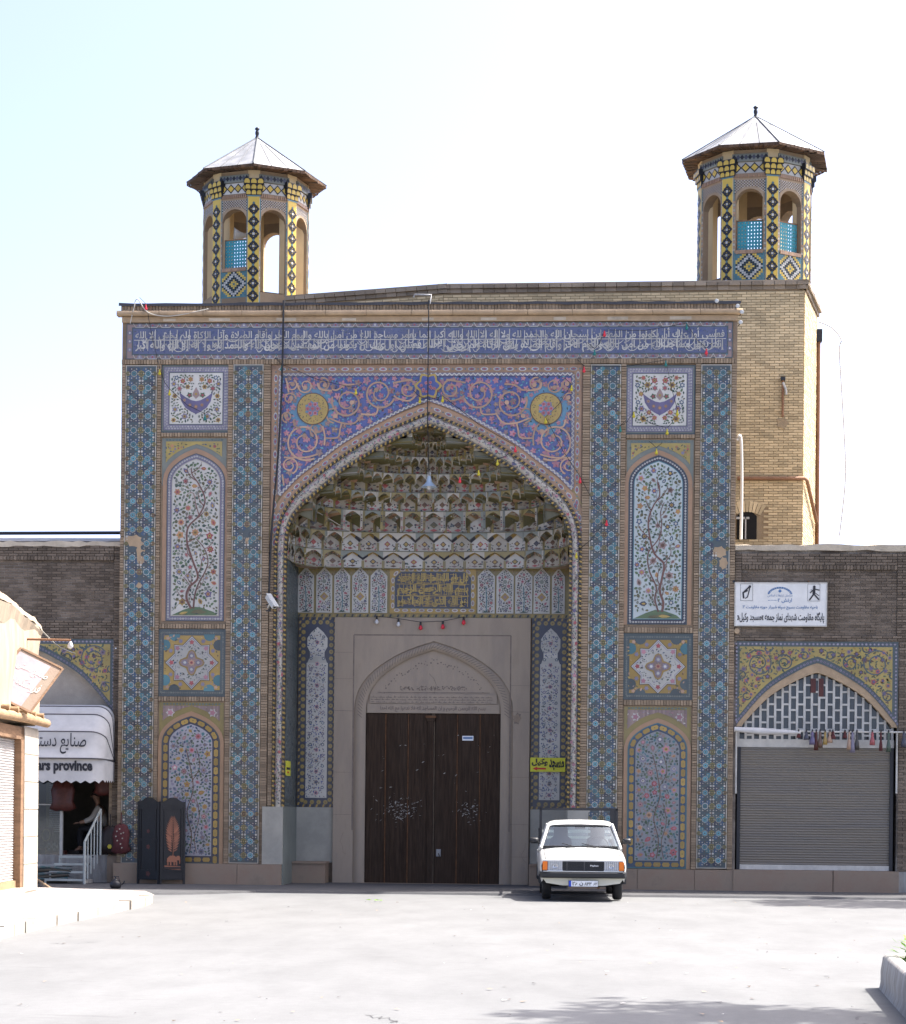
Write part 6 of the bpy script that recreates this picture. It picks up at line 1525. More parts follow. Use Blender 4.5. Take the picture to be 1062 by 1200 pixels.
def onwall(u, v):                                  # pixel -> (s, z) on that wall
    r = ray(u, v); den = r[0]*wnx+r[1]*wny; t = ((_e[0]-CAM[0])*wnx+(_e[1]-CAM[1])*wny)/den
    q = (CAM[0]+r[0]*t, CAM[1]+r[1]*t); return ((q[0]-_e[0])*wdx+(q[1]-_e[1])*wdy, CAM[2]+r[2]*t)
WALL_LEN = 9.0
def mud_shop():
    root = thing('mud_shop', (*_e, SWZ), 'sunlit mud plastered corner shop with log lintel and pale roller shutter', 'building')
    s_j, _ = onwall(24, 950); s_end = s_j+3.4; zsh = onwall(12, 864)[1]; zl = onwall(40, 850)[1]
    def wob(s, z): return .02*math.sin(s*3.1+z*2)+.015*math.sin(z*5+s)+uni(-.008, .008)
    mb = MB(T=TW)
    ss = [0, .05]+[i*.25 for i in range(1, int(WALL_LEN*4)+1)]; zz = [zl+.10+(MT-.2-zl)*i/10 for i in range(11)]
    mb.grid([[(s, wob(s, z)-.02, z) for s in ss] for z in zz], 'mud')
    mb.box(0, WALL_LEN, .05, 5, zl-.0, MT-.12, 'mud', 'f')
    wl = mb.build('upper_wall', root)
    mb = MB(T=TW); rows = []                       # rounded mud parapet with a rain lip
    for k in range(7):
        a = PI*k/6; rows.append([(s, -.12*math.cos(a)+.06+.012*math.sin(s*4+k), MT-.16+.14*math.sin(a)+.012*math.sin(s*2.3)+uni(-.02, .02)+(.05*min(s, 3))) for s in ss])
    mb.grid(rows, 'mud'); mb.grid([[(s, -.075, MT-.20+.06*min(s, 3)+uni(-.02, .02)) for s in ss], [(s, .0, MT-.34) for s in ss]], 'mud'); mb.build('parapet', root)
    mb = MB(T=TW); mb.box(0, s_j-.28, .0, .9, SWZ-.02, zl-.05, 'limewash'); pier = mb.build('pier', root)
    z = SWZ+.05; i = 0
    while z < zl-.35:
        k = MB(T=TW); h = .47; k.box(-.012, s_j-.27, -.012-uni(0, .006), .02, z+.006, min(z+h, zl-.08)-.006, 'limewash'); k.build('block', pier); z += h
    mb = MB(T=TW); mb.box(s_j-.28, s_j-.02, -.0, .2, SWZ, zl-.08, 'wood_old'); mb.box(s_end, s_end+.2, 0, .2, SWZ, zl-.08, 'wood_old'); mb.box(s_j-.28, s_end+.2, .0, .2, zsh, zl-.08, 'wood_old'); mb.build('door_frame', root)
    mb = MB(T=TW); mb.box(s_end+.2, WALL_LEN, 0, .9, SWZ-.02, zl, 'limewash'); mb.build('pier', root)
    mb = MB(T=TW); n = 54; rows = []
    for i in range(n*2+1): z = SWZ+.25+(zsh-SWZ-.25)*i/(n*2); rows.append([(s, .13-(.02 if i % 2 else 0), z) for s in (s_j-.03, s_end)])
    mb.grid(rows, 'shutter_pale', smooth=False); sh = mb.build('roller_shutter', root)
    k = MB(T=TW); k.box(s_j-.03, s_end, .07, .14, SWZ+.14, SWZ+.26, 'wood_pale'); k.build('bottom_rail', sh)
    k = MB(T=TW); k.box(s_j-.3, s_end+.2, -.03, .3, SWZ-.02, SWZ+.14, 'limewash'); k.build('doorstep', root)
    k = MB(T=TW); k.tube([(-.32, -.10, zl+.06), (1.5, -.09, zl+.07), (4, -.08, zl+.04), (7, -.08, zl+.05)], [.075, .085, .08, .08], 'wood_pale', 9); k.build('log_lintel', root)
    for i in range(5):
        k = MB(T=TW); s = .35+i*.8; k.tube([(s, -.16, zl+.16), (s, .4, zl+.17)], .05, 'wood_pale', 7); k.build('joist_end', root)
    # bracket with a bare bulb holder
    k = MB(T=TW); s0, z0 = onwall(30, 749); k.tube([(s0, .05, z0), (s0-.1, -.75, z0+.0)], .022, 'pipe_rust', 6); k.tube([(s0-.1, -.74, z0+.05), (s0-.1, -.74, z0-.10)], .012, 'cable', 5); k.lathe([(.02, 0), (.05, -.07), (.045, -.11), (0, -.13)], (s0-.1, -.74, z0-.02), 'bulb_white', 8); k.build('lamp_bracket', root)
    # the tilted shop sign on two rods
    cs, cz = onwall(30, 800)
    sg = thing('shop_sign', TW(2.3, -.5, cz), 'crooked faded pink sign with grey script hanging from the mud shop wall', 'sign')
    # sign plane faces the camera: axes across (right) and up, tilted
    ys_ = TW(2.3, -.5, 0)[1]; c = Vector((PX(30, 797, ys_), ys_, PZ(30, 797, ys_)))
    a = R(27); ux = Vector((.89, .543, -.454)); uz = Vector((.454, .695, .89))
    TS = lambda x, y, z: tuple(c+ux*x+uz*z+Vector((-.6, .75, -.28))*y)
    k = MB(T=TS); k.box(-.34, .34, 0, .02, -.42, .42, 'skirting'); k.build('board', sg)
    k = MB(T=TS); k.box(-.33, .18, -.004, .002, -.41, .37, 'rose_pale')
    k.build('pink_field', sg)
    k = MB(T=TS)
    for x0, x1, z0, z1 in ((-.36, -.33, -.43, .43), (.33, .36, -.43, .43), (-.33, .33, .41, .44), (-.33, .33, -.44, -.41)): k.box(x0, x1, -.015, .03, z0, z1, 'wood_old')
    k.build('frame', sg)
    k = MB(T=TS)
    letters(k, shape('صنایع دستی'), -.24, .24, .08, .26, 'old_white', -.008, bold=.01); k.build('lettering', sg); k = MB(T=TS); letters(k, shape('فروشگاه هنر'), -.28, .26, -.16, .06, 'old_white', -.008, bold=.01); k.build('lettering', sg)
    k = MB(); p = TS(-.3, .02, .2); q = TW(2.7, .05, p[2]); k.tube([p, (q[0], q[1], q[2])], .014, 'pipe_rust', 5); p = TS(-.3, .02, -.35); q = TW(2.6, .05, p[2]); k.tube([p, q], .014, 'pipe_rust', 5); k.build('rod', sg)
mat('rose_pale', (.36, .28, .285), .7, noise=.2, nscale=6)
mud_shop()

# ================================================================== HANDICRAFT SHOP
def awning():
    zh = PZ(125, 893, YL); x1 = PX(132, 860, YL-.3); x0 = PX(30, 860, YL)-1.3; ROD = 1.22; y0 = YL-.06
    root = thing('canopy_awning', ((x0+x1)/2, y0, zh), 'white ribbed canvas canopy with scalloped valance over the handicraft shop', 'awning')
    def rib(al, n=7):
        c = .30; pts = [(x1, 0)]
        for i in range(n): a = PI/2*i/(n-1); pts.append((x1-c+c*math.cos(a), ROD-c+c*math.sin(a)))
        pts += [(x0+c, ROD), (x0, ROD-c), (x0, 0)]
        return [(x, y0-math.sin(al)*r, zh+math.cos(al)*r) for x, r in pts]
    als = [R(a) for a in (4, 16, 36, 60, 88)]; ribs = [rib(a) for a in als]
    for i in range(4):
        mb = MB(); A, B = ribs[i], ribs[i+1]; rows = []
        for t in (0, .25, .5, .75, 1):
            rows.append([tuple(p[j]+(q[j]-p[j])*t+(0, .05, -.04)[j]*math.sin(PI*t)*(1 if p[2]-zh > .2 or q[1] < y0-.2 else .3) for j in range(3)) for p, q in zip(A, B)])
        mb.grid(rows, 'canvas', flip=True); mb.build('canvas_panel', root)
        mb = MB(); mb.tube(ribs[i+1], .014, 'canvas_seam', 5); mb.build('rib', root)
    F = ribs[4]; fy = F[4][1]; zv = F[4][2]
    # valance with pointed scallops, front and right side
    mb = MB(); path = [(x0, fy), (x1-.30, fy)]+[(x1-.30+.30*math.sin(R(a)), fy+.30-.30*math.cos(R(a))) for a in (15, 30, 45, 60, 75, 90)]+[(x1, y0)]
    L = resample(path, 160); H = .52; step = 0; d = 0; rows = [[], []]
    for i, (x, y) in enumerate(L):
        if i: d += math.hypot(x-L[i-1][0], y-L[i-1][1])
        sc = abs((d % .20)/.10-1)*.06
        rows[0].append((x, y-.004, zv)); rows[1].append((x, y-.02, zv-H+.06-sc*1.0+(.02 if y > fy+.1 else 0)))
    mb.grid(rows, 'canvas', flip=True); mb.build('valance', root)
    Yf = fy-.02
    mb = MB(); letters(mb, 'Fars province', PX(46.5, 900, Yf)-.16, PX(108.5, 900, Yf), PZ(80, 907, Yf), PZ(80, 890.5, Yf), 'ink', Yf-.004, bold=.045); mb.build('lettering', root)
    # script on the lowest canvas panel, laid on its slope
    a3, a4 = als[3], als[4]
    p = Vector((0, y0-math.sin(a3)*ROD, zh+math.cos(a3)*ROD)); q = Vector((0, fy, zv)); nrm = Vector((0, -(p.z-q.z), (p.y-q.y)*-1)); nrm = Vector((0, -.9, .45))
    def pl(x, t, e): r = q+(p-q)*t; return (x, r.y-.045-e, r.z+.012)
    mb = MB(); letters(mb, shape('صنایع دستی'), PX(36, 875, fy), PX(101, 875, fy), .15, .92, 'ink', 0, bold=.008, place=pl); mb.build('script', root)
awning()
def shop_front():
    y0 = YL-.25
    # metal steps with handrail
    s0, s1 = PX(73.5, 1020, y0), PX(109, 1020, y0)
    st = thing('metal_steps', ((s0+s1)/2, -.4, .03), 'open metal steps with pale handrail up to the shop doorway', 'steps')
    zs = [.60, .45, .29, .13]
    for i, z in enumerate(zs):
        k = MB(); yy = y0-.02-.24*i; w0 = s0-.02*i*2
        k.box(w0-.02, s1+.02, yy-.24, yy, z-.03, z, 'asphalt_worn'); k.box(w0-.02, s1+.02, yy-.262, yy-.24, z-.04, z+.005, 'steel_rail'); k.build('tread', st)
        k = MB(); k.box(w0-.02, w0+.015, yy-.26, yy-.225, z-.17, z, 'steel_rail'); k.build('riser_post', st)
    k = MB(); k.box(s0-.0, s1+.0, y0-.72, y0-.0, .0, .1, 'concrete'); k.build('base_slab', st)
    yb, yt = y0-1.0, y0-.02
    ra = (s1+.05, yb, .03); rb = (s1+.05, yb, .92); rc_ = (s1+.16, yt, 1.60); rd = (s1+.16, yt, .62)
    k = MB(); k.tube([ra, rb], .03, 'steel_rail', 7); k.tube([rb, rc_], .026, 'steel_rail', 7); k.tube([rc_, rd], .024, 'steel_rail', 7); k.build('handrail', st)
    for i in range(1, 5):
        t = i/5; x = ra[0]+(rc_[0]-ra[0])*t; y = yb+(yt-yb)*t; k = MB(); k.tube([(x, y, .03+.52*t), (x, y, .92+.68*t)], .014, 'steel_rail', 6); k.build('baluster', st)
    # show window left of the door
    w1 = PX(73.5, 980, YL); w0 = PX(30, 980, YL)-.6; zsill = PZ(60, 1013, YL); ztop = PZ(60, 905, YL)
    sw = thing('shop_window', (w1, YL, zsill), 'glazed display window with pale frame left of the shop doorway', 'window')
    k = MB(); k.box(w1-.06, w1, YL-.03, YL+.05, zsill, ztop, 'old_white'); k.box(w0, w1, YL-.05, YL+.06, zsill-.05, zsill, 'old_white'); zz = PZ(60, 943, YL); k.box(w0, w1-.06, YL-.01, YL+.03, zz-.012, zz+.012, 'old_white'); k.build('frame', sw)
    k = MB(); k.face([(w0, YL+.01, zsill), (w1-.06, YL+.01, zsill), (w1-.06, YL+.01, ztop), (w0, YL+.01, ztop)], 'glass_dark'); k.build('pane', sw)
    k = MB(); x0, x1 = PX(55, 960, YL), PX(70, 960, YL); z = PZ(60, 975, YL)
    while z < ztop: k.box(x0, x1, YL+.20, YL+.22, z, z+.02, 'shutter_pale'); z += .045
    k.build('blind', sw)
    k = MB(); x0 = PX(51, 950, YL); k.box(x0, x0+.14, YL+.22, YL+.26, PZ(50, 980, YL), ztop, 'mustard'); k.build('curtain', sw)
    # goods in the window: boxes, a framed plate, a chequered box
    def good(nm, u, v, w_, h, d, m, lab, cat, dy=.12, extra=None):
        x, z = P(u, v, YL+dy); k = MB(); k.box(x-w_/2, x+w_/2, YL+dy, YL+dy+d, z, z+h, m); 
        if extra: extra(k, x, z, YL+dy)
        tag(k.build(nm, org=(x, YL+dy+d/2, z)), lab, cat)
    zs_ = 1012
    good('dark_casket', 49, zs_, .26, .42, .2, 'leather_dark', 'tall dark casket on the display window sill', 'box', extra=lambda k, x, z, y: k.box(x-.10, x+.10, y-.01, y, z+.3, z+.33, 'copper'))
    good('lidded_casket', 58, zs_, .18, .36, .2, 'leather_dark', 'narrow dark casket with brass edge in display window', 'box', extra=lambda k, x, z, y: k.box(x-.09, x-.07, y-.01, y, z, z+.36, 'gold'))
    good('red_casket', 69, zs_, .26, .28, .2, 'leather_red', 'low reddish brown chest at the end of the display window', 'chest', extra=lambda k, x, z, y: k.box(x-.13, x+.13, y-.01, y, z+.15, z+.17, 'copper'))
    good('chequered_box', 60.5, 998, .30, .20, .2, 'leather_dark', 'chequered inlaid box standing on the dark caskets', 'box', extra=lambda k, x, z, y: [k.box(x-.14+.056*i, x-.084+.056*i, y-.006, y, z+.02+.055*j, z+.075+.055*j, 'cream') for i in range(5) for j in range(3) if (i+j) % 2])
    def plate(k, x, z, y):
        k.face([(x+.10*math.cos(t*PI/9), y-.012, z+.19+.14*math.sin(t*PI/9)) for t in range(18)], 'gold'); k.face([(x+.075*math.cos(t*PI/9), y-.018, z+.19+.11*math.sin(t*PI/9)) for t in range(18)], 'leather_dark')
    good('framed_plate', 54, 989, .30, .36, .06, 'leather_red', 'framed oval gilt plate leaning in the display window', 'picture', extra=plate)
    # red leather bags
    def bag(u, v, Y, w_, h, m, lab, n=0, extra=None):
        x, z = P(u, v, Y); rows = []; k = MB()
        for t, ww, dd in ((0, .05, .03), (.08, .22, .08), (.35, .30, .12), (.7, .26, .13), (.92, .34, .12), (1, .20, .06)):
            rows.append([(x+w_*1.6*ww*math.cos(a*PI/5), Y+dd*.9*math.sin(a*PI/5), z-h*t+.02*math.sin(a*2+n)) for a in range(10)])
        k.grid(rows, m, closed=True); k.face(rows[-1], m); k.tube([(x, Y, z), (x, Y+.02, z+.25)], .012, m, 5)
        if extra: extra(k, x, z, Y)
        tag(k.build('hanging_bag', org=(x, Y, z)), lab, 'bag')
    bag(74, 913, YL-.10, .55, .68, 'leather_red', 'large reddish brown leather bag hanging in the shop doorway')
    bag(129, 968, YL-.15, .50, .60, 'leather_dark', 'black leather bag with yellow patch hanging beside the handrail', 1, lambda k, x, z, Y: k.face([(x+.03+.05*math.cos(t), Y-.16, z-.44+.05*math.sin(t)) for t in (0, 1.05, 2.1, 3.15, 4.2, 5.2)], 'bulb_yellow'))
    bag(142, 966, YL-.36, .40, .62, 'rug_red', 'dark red patterned bag hanging on the pier next to the star tiles', 2, lambda k, x, z, Y: [k.face([(x+dx+.02*math.cos(t), Y-.14, z-dz+.02*math.sin(t)) for t in (0, 1.5, 3, 4.5)], 'cream') for dx, dz in ((-.06, .15), (.03, .2), (.06, .3), (-.05, .35), (.02, .42), (.08, .18), (-.08, .26), (.0, .1), (.05, .5))])
    bag(123, 905, YL+.2, .5, .5, 'leather_red', 'small red bag hanging high inside the dark doorway', 3)
    # folded rugs below the window, a leaning pole
    x, y = PX(58, 1030, -.5), -.5
    k = MB()
    for i in range(6): 
        rows = []; w_ = .62-.03*i; z = .05+.055*i
        for t in range(7): rows.append([(x-.55+1.0*t/6+.02*i, y-.25+uni(-.02, .02), z+.02*math.sin(t+i)), (x-.55+1.0*t/6+.02*i, y-.29, z+.03+.02*math.sin(t+i)), (x-.55+1.0*t/6, y-.25, z+.055+.02*math.sin(t+i)), (x-.55+1.0*t/6, y+.3, z+.055)])
        k.grid(rows, 'cloth_teal' if i % 2 else 'room_wall')
    tag(k.build('folded_textiles', org=(x, y, .03)), 'pile of folded teal and grey textiles below the display window', 'textiles')
    k = MB(); a = (PX(42, 1030, -1.0), -1.0, PZ(42, 1030, -1.0)); b_ = G(74, 1051, .05); k.tube([a, (b_[0], b_[1], .05)], .03, 'wood_pale', 7); tag(k.build('wooden_pole', org=(b_[0], b_[1], .04)), 'pale wooden pole leaning by the textiles below the shop window', 'pole')
    # kettle
    x, y = G(135.5, 1041.5, .03); k = MB(); kt = thing('kettle', (x, y, .03), 'small dark round kettle on the ground by the plinth', 'kettle')
    k.lathe([(.02, .0), (.09, .005), (.12, .06), (.115, .12), (.06, .17), (.03, .175)], (x, y, .03), 'metal_dark', 14); k.build('body', kt)
    k = MB(); k.lathe([(.055, .17), (.03, .20), (.012, .21), (.018, .235), (0, .24)], (x, y, .03), 'metal_dark', 10); k.build('lid', kt)
    k = MB(); k.tube([(x+.10, y, .11), (x+.16, y, .14), (x+.18, y, .19)], [.022, .016, .012], 'metal_dark', 6); k.build('spout', kt)
    k = MB(); k.tube([(x-.08, y, .18), (x-.06, y, .27), (x+.06, y, .27), (x+.08, y, .18)], .01, 'metal_dark', 5); k.build('handle', kt)
    # the carved folding screen
    def carve(k, T): pass
    xs = (PX(160, 1000, -.35), PX(187.5, 1000, -.5), PX(216.5, 1000, -.35)); fs = thing('folding_screen', (xs[1], -.4, .03), 'black carved folding screen with copper tree and elephant relief leaning on the gateway', 'screen')
    for n_, (xa, ya, xb, yb) in enumerate(((xs[0], -.30, xs[1]-.01, -.55), (xs[1]+.01, -.55, xs[2], -.28))):
        L = math.hypot(xb-xa, yb-ya); c, s = (xb-xa)/L, (yb-ya)/L; zt = 1.86
        T = lambda a, d, z, xa=xa, ya=ya, c=c, s=s: (xa+c*a-s*d, ya+s*a+c*d, z)
        k = MB(T=T); out = [(0, .05), (.045, .03), (.05, .12), (L-.05, .12), (L-.045, .03), (L, .05), (L, zt-.10)]
        top = [(L*(1-t/8), zt-.12+.10*math.sin(PI*t/8)+(.03 if 2 < t < 6 else 0)) for t in range(9)]
        k.box(0, .045, 0, .04, .03, zt-.08, 'lacquer'); k.box(L-.045, L, 0, .04, .03, zt-.08, 'lacquer'); k.box(.045, L-.045, .01, .03, .12, zt-.12, 'lacquer')
        k.prism([(0.045, zt-.16), (L-.045, zt-.16)]+[(max(.045, min(L-.045, a)), b) for a, b in top], 0, .04, 'lacquer'); pn = k.build('panel', fs)
        k = MB(T=T)
        for z in (.13, .30, .95 if n_ == 0 else .36, zt-.24): k.box(.045, L-.045, -.006, .012, z, z+.035, 'lacquer')
        k.box(.085, .10, -.004, .012, .34, zt-.24, 'lacquer'); k.box(L-.10, L-.085, -.004, .012, .34, zt-.24, 'lacquer')
        if n_ == 0:
            for zz, hh in ((.82, .06), (.25, .07), (1.15, .05)): k.flat(lobed(L/2, zz, hh, 5, .2), 'leather_red', .004)
            for i in range(60): k.flat(circ(uni(.1, L-.1), uni(.36, zt-.3), .012, 5), 'lacquer', .006)
        k.build('carving', pn)
        if n_ == 1:
            k = MB(T=T); xm = L/2
            for i in range(16):
                t = i/15; z = .72+.72*t; w_ = .16*math.sin(PI*(t*.85+.15))+.02
                for sg in (-1, 1): k.flat(leafp(xm+sg*.01, z, w_+.03, PI/2+sg*(-1.0+.5*t), .26), 'copper', .005)
            stroke(k, [(xm, .50), (xm+.015, .8), (xm-.01, 1.1), (xm, 1.45)], .022, 'copper', .003)
            el = [(-.13, .46), (-.13, .55), (-.10, .62), (-.02, .645), (.06, .63), (.10, .60), (.15, .58), (.165, .50), (.15, .45), (.14, .50), (.11, .53), (.10, .44), (.06, .44), (.05, .52), (-.04, .52), (-.05, .44), (-.09, .44), (-.10, .50)]
            # body and legs of the elephant as convex pieces
            k.flat([(xm-.13, .50), (xm-.12, .58), (xm-.06, .635), (xm+.04, .635), (xm+.10, .59), (xm+.10, .50)], 'copper', .003); k.flat(circ(xm+.12, .585, .05, 9), 'copper', .001); k.flat([(xm+.14, .58), (xm+.17, .55), (xm+.165, .46), (xm+.15, .46), (xm+.145, .54)], 'copper', .002)
            for a in (-.12, -.06, .02, .07): k.flat(rect(xm+a, xm+a+.035, .43, .51), 'copper', .0025)
            k.flat([(xm-.19, .36), (xm+.19, .33), (xm+.19, .41), (xm-.19, .43)], 'copper', .0035)
            k.build('copper_relief', pn)
shop_front()

# ================================================================== THE SHOPKEEPER
def person():
    Y = YL+.85; x, _ = P(117, 950, Y); zseat = FL+.46
    o = thing('person', (x, Y, FL), 'person in pale shirt and dark trousers sitting in the shop doorway with arm stretched out', 'person')
    def skin(nm, vs_, es, rs, m):
        me = bpy.data.meshes.new(nm); me.from_pydata([(a-x, b-Y, c-FL) for a, b, c in vs_], es, []); ob = bpy.data.objects.new(nm, me); COL.objects.link(ob)
        md = ob.modifiers.new('s', 'SKIN'); 
        for i, r in enumerate(rs): me.skin_vertices[0].data[i].radius = r if isinstance(r, tuple) else (r, r)
        me.skin_vertices[0].data[0].use_root = True
        sb = ob.modifiers.new('d', 'SUBSURF'); sb.levels = 2; sb.render_levels = 2
        dg = bpy.context.evaluated_depsgraph_get(); m2 = bpy.data.meshes.new_from_object(ob.evaluated_get(dg)); bpy.data.objects.remove(ob)
        m2.materials.clear(); m2.materials.append(MATS[m])
        for p in m2.polygons: p.use_smooth = True
        ob = bpy.data.objects.new(nm, m2); COL.objects.link(ob); ob.parent = o; return ob
    px, pz = x+.06, zseat+.10
    V = [(px, Y, pz), (px-.02, Y-.02, pz+.22), (px-.06, Y-.04, pz+.42), (px-.08, Y-.05, pz+.52), (px-.10, Y-.06, pz+.60), (px-.13, Y-.08, pz+.70), (px-.14, Y-.09, pz+.78),      # pelvis..head
         (px-.05, Y-.20, pz+.44), (px-.16, Y-.30, pz+.22), (px-.34, Y-.36, pz+.14), (px-.43, Y-.38, pz+.13),       # near arm
         (px-.06, Y+.16, pz+.44), (px+.02, Y+.24, pz+.20), (px-.16, Y+.20, pz+.06), (px-.24, Y+.18, pz+.04),       # far arm
         (px-.08, Y-.12, pz-.02), (px-.46, Y-.16, pz+.0), (px-.44, Y-.17, pz-.42), (px-.56, Y-.18, pz-.50),
         (px-.08, Y+.12, pz-.02), (px-.44, Y+.16, pz+.0), (px-.40, Y+.18, pz-.42), (px-.52, Y+.19, pz-.50)]
    E = [(0, 1), (1, 2), (2, 3), (3, 4), (4, 5), (5, 6), (2, 7), (7, 8), (8, 9), (9, 10), (2, 11), (11, 12), (12, 13), (13, 14), (0, 15), (15, 16), (16, 17), (17, 18), (0, 19), (19, 20), (20, 21), (21, 22)]
    Rr = [.15, .135, .14, .06, .055, .095, .085, .07, .052, .042, .032, .07, .052, .042, .032, .09, .07, .05, .04, .09, .07, .05, .04]
    skin('body', V, E, Rr, 'skin')
    skin('shirt', V[:3]+[V[7], V[8], V[9], V[11], V[12], V[13]], [(0, 1), (1, 2), (2, 3), (3, 4), (4, 5), (2, 6), (6, 7), (7, 8)], [.172, .152, .158, .086, .068, .054, .086, .068, .054], 'shirt')
    skin('trousers', [V[0], V[15], V[16], V[17], V[19], V[20], V[21]], [(0, 1), (1, 2), (2, 3), (0, 4), (4, 5), (5, 6)], [.178, .11, .088, .066, .11, .088, .066], 'trousers')
    h = V[5]; k = MB(); k.lathe([(.0, .150), (.06, .14), (.098, .10), (.112, .04), (.108, -.01), (.08, -.03)], (h[0]+.02, h[1]+.02, h[2]+.03), 'hair', 12); k.build('hair', o)
    k = MB(); k.lathe([(0, .03), (.012, .02), (.016, 0), (0, -.012)], (h[0]-.10, h[1]-.03, h[2]-.01), 'skin', 6)
    for d in (-.035, .035): k.lathe([(0, .010), (.011, 0), (0, -.010)], (h[0]-.088, h[1]-.03+d, h[2]+.035), 'hair', 6)
    k.tube([(h[0]-.088, h[1]-.06, h[2]-.045), (h[0]-.092, h[1]-.0, h[2]-.045)], .006, 'leather_red', 5); k.lathe([(0, .025), (.018, .01), (.014, -.02), (0, -.03)], (h[0]+.0, h[1]-.105, h[2]+.01), 'skin', 6); k.build('face', o)
    for hp, dr in ((V[10], -1), (V[14], -1)):
        k = MB()
        for i in range(4):
            dy = (i-1.5)*.02; L = (.065, .08, .075, .06)[i]; k.tube([(hp[0]-.02, hp[1]+dy, hp[2]), (hp[0]-.05-L*.4, hp[1]+dy*1.1, hp[2]-.005), (hp[0]-.04-L, hp[1]+dy, hp[2]-.035)], [.010, .009, .006], 'skin', 6)
        k.tube([(hp[0]-.0, hp[1]-.035, hp[2]), (hp[0]-.03, hp[1]-.058, hp[2]-.01), (hp[0]-.06, hp[1]-.058, hp[2]-.03)], [.011, .010, .007], 'skin', 6); k.build('hand', o)
    for f in (V[18], V[22]): k = MB(); k.box(f[0]-.14, f[0]+.10, f[1]-.045, f[1]+.045, FL, FL+.08, 'leather_dark'); k.build('shoe', o)
    st = thing('stool', (px, Y, FL), 'low dark wooden stool under the person in the shop doorway', 'stool')
    k = MB(); k.box(px-.2, px+.2, Y-.2, Y+.2, zseat-.05, zseat-.01, 'leather_dark'); k.build('seat', st)
    for a in (-1, 1):
        for b in (-1, 1): k = MB(); k.tube([(px+a*.16, Y+b*.16, zseat-.05), (px+a*.19, Y+b*.19, FL)], .02, 'leather_dark', 6); k.build('leg', st)
person()
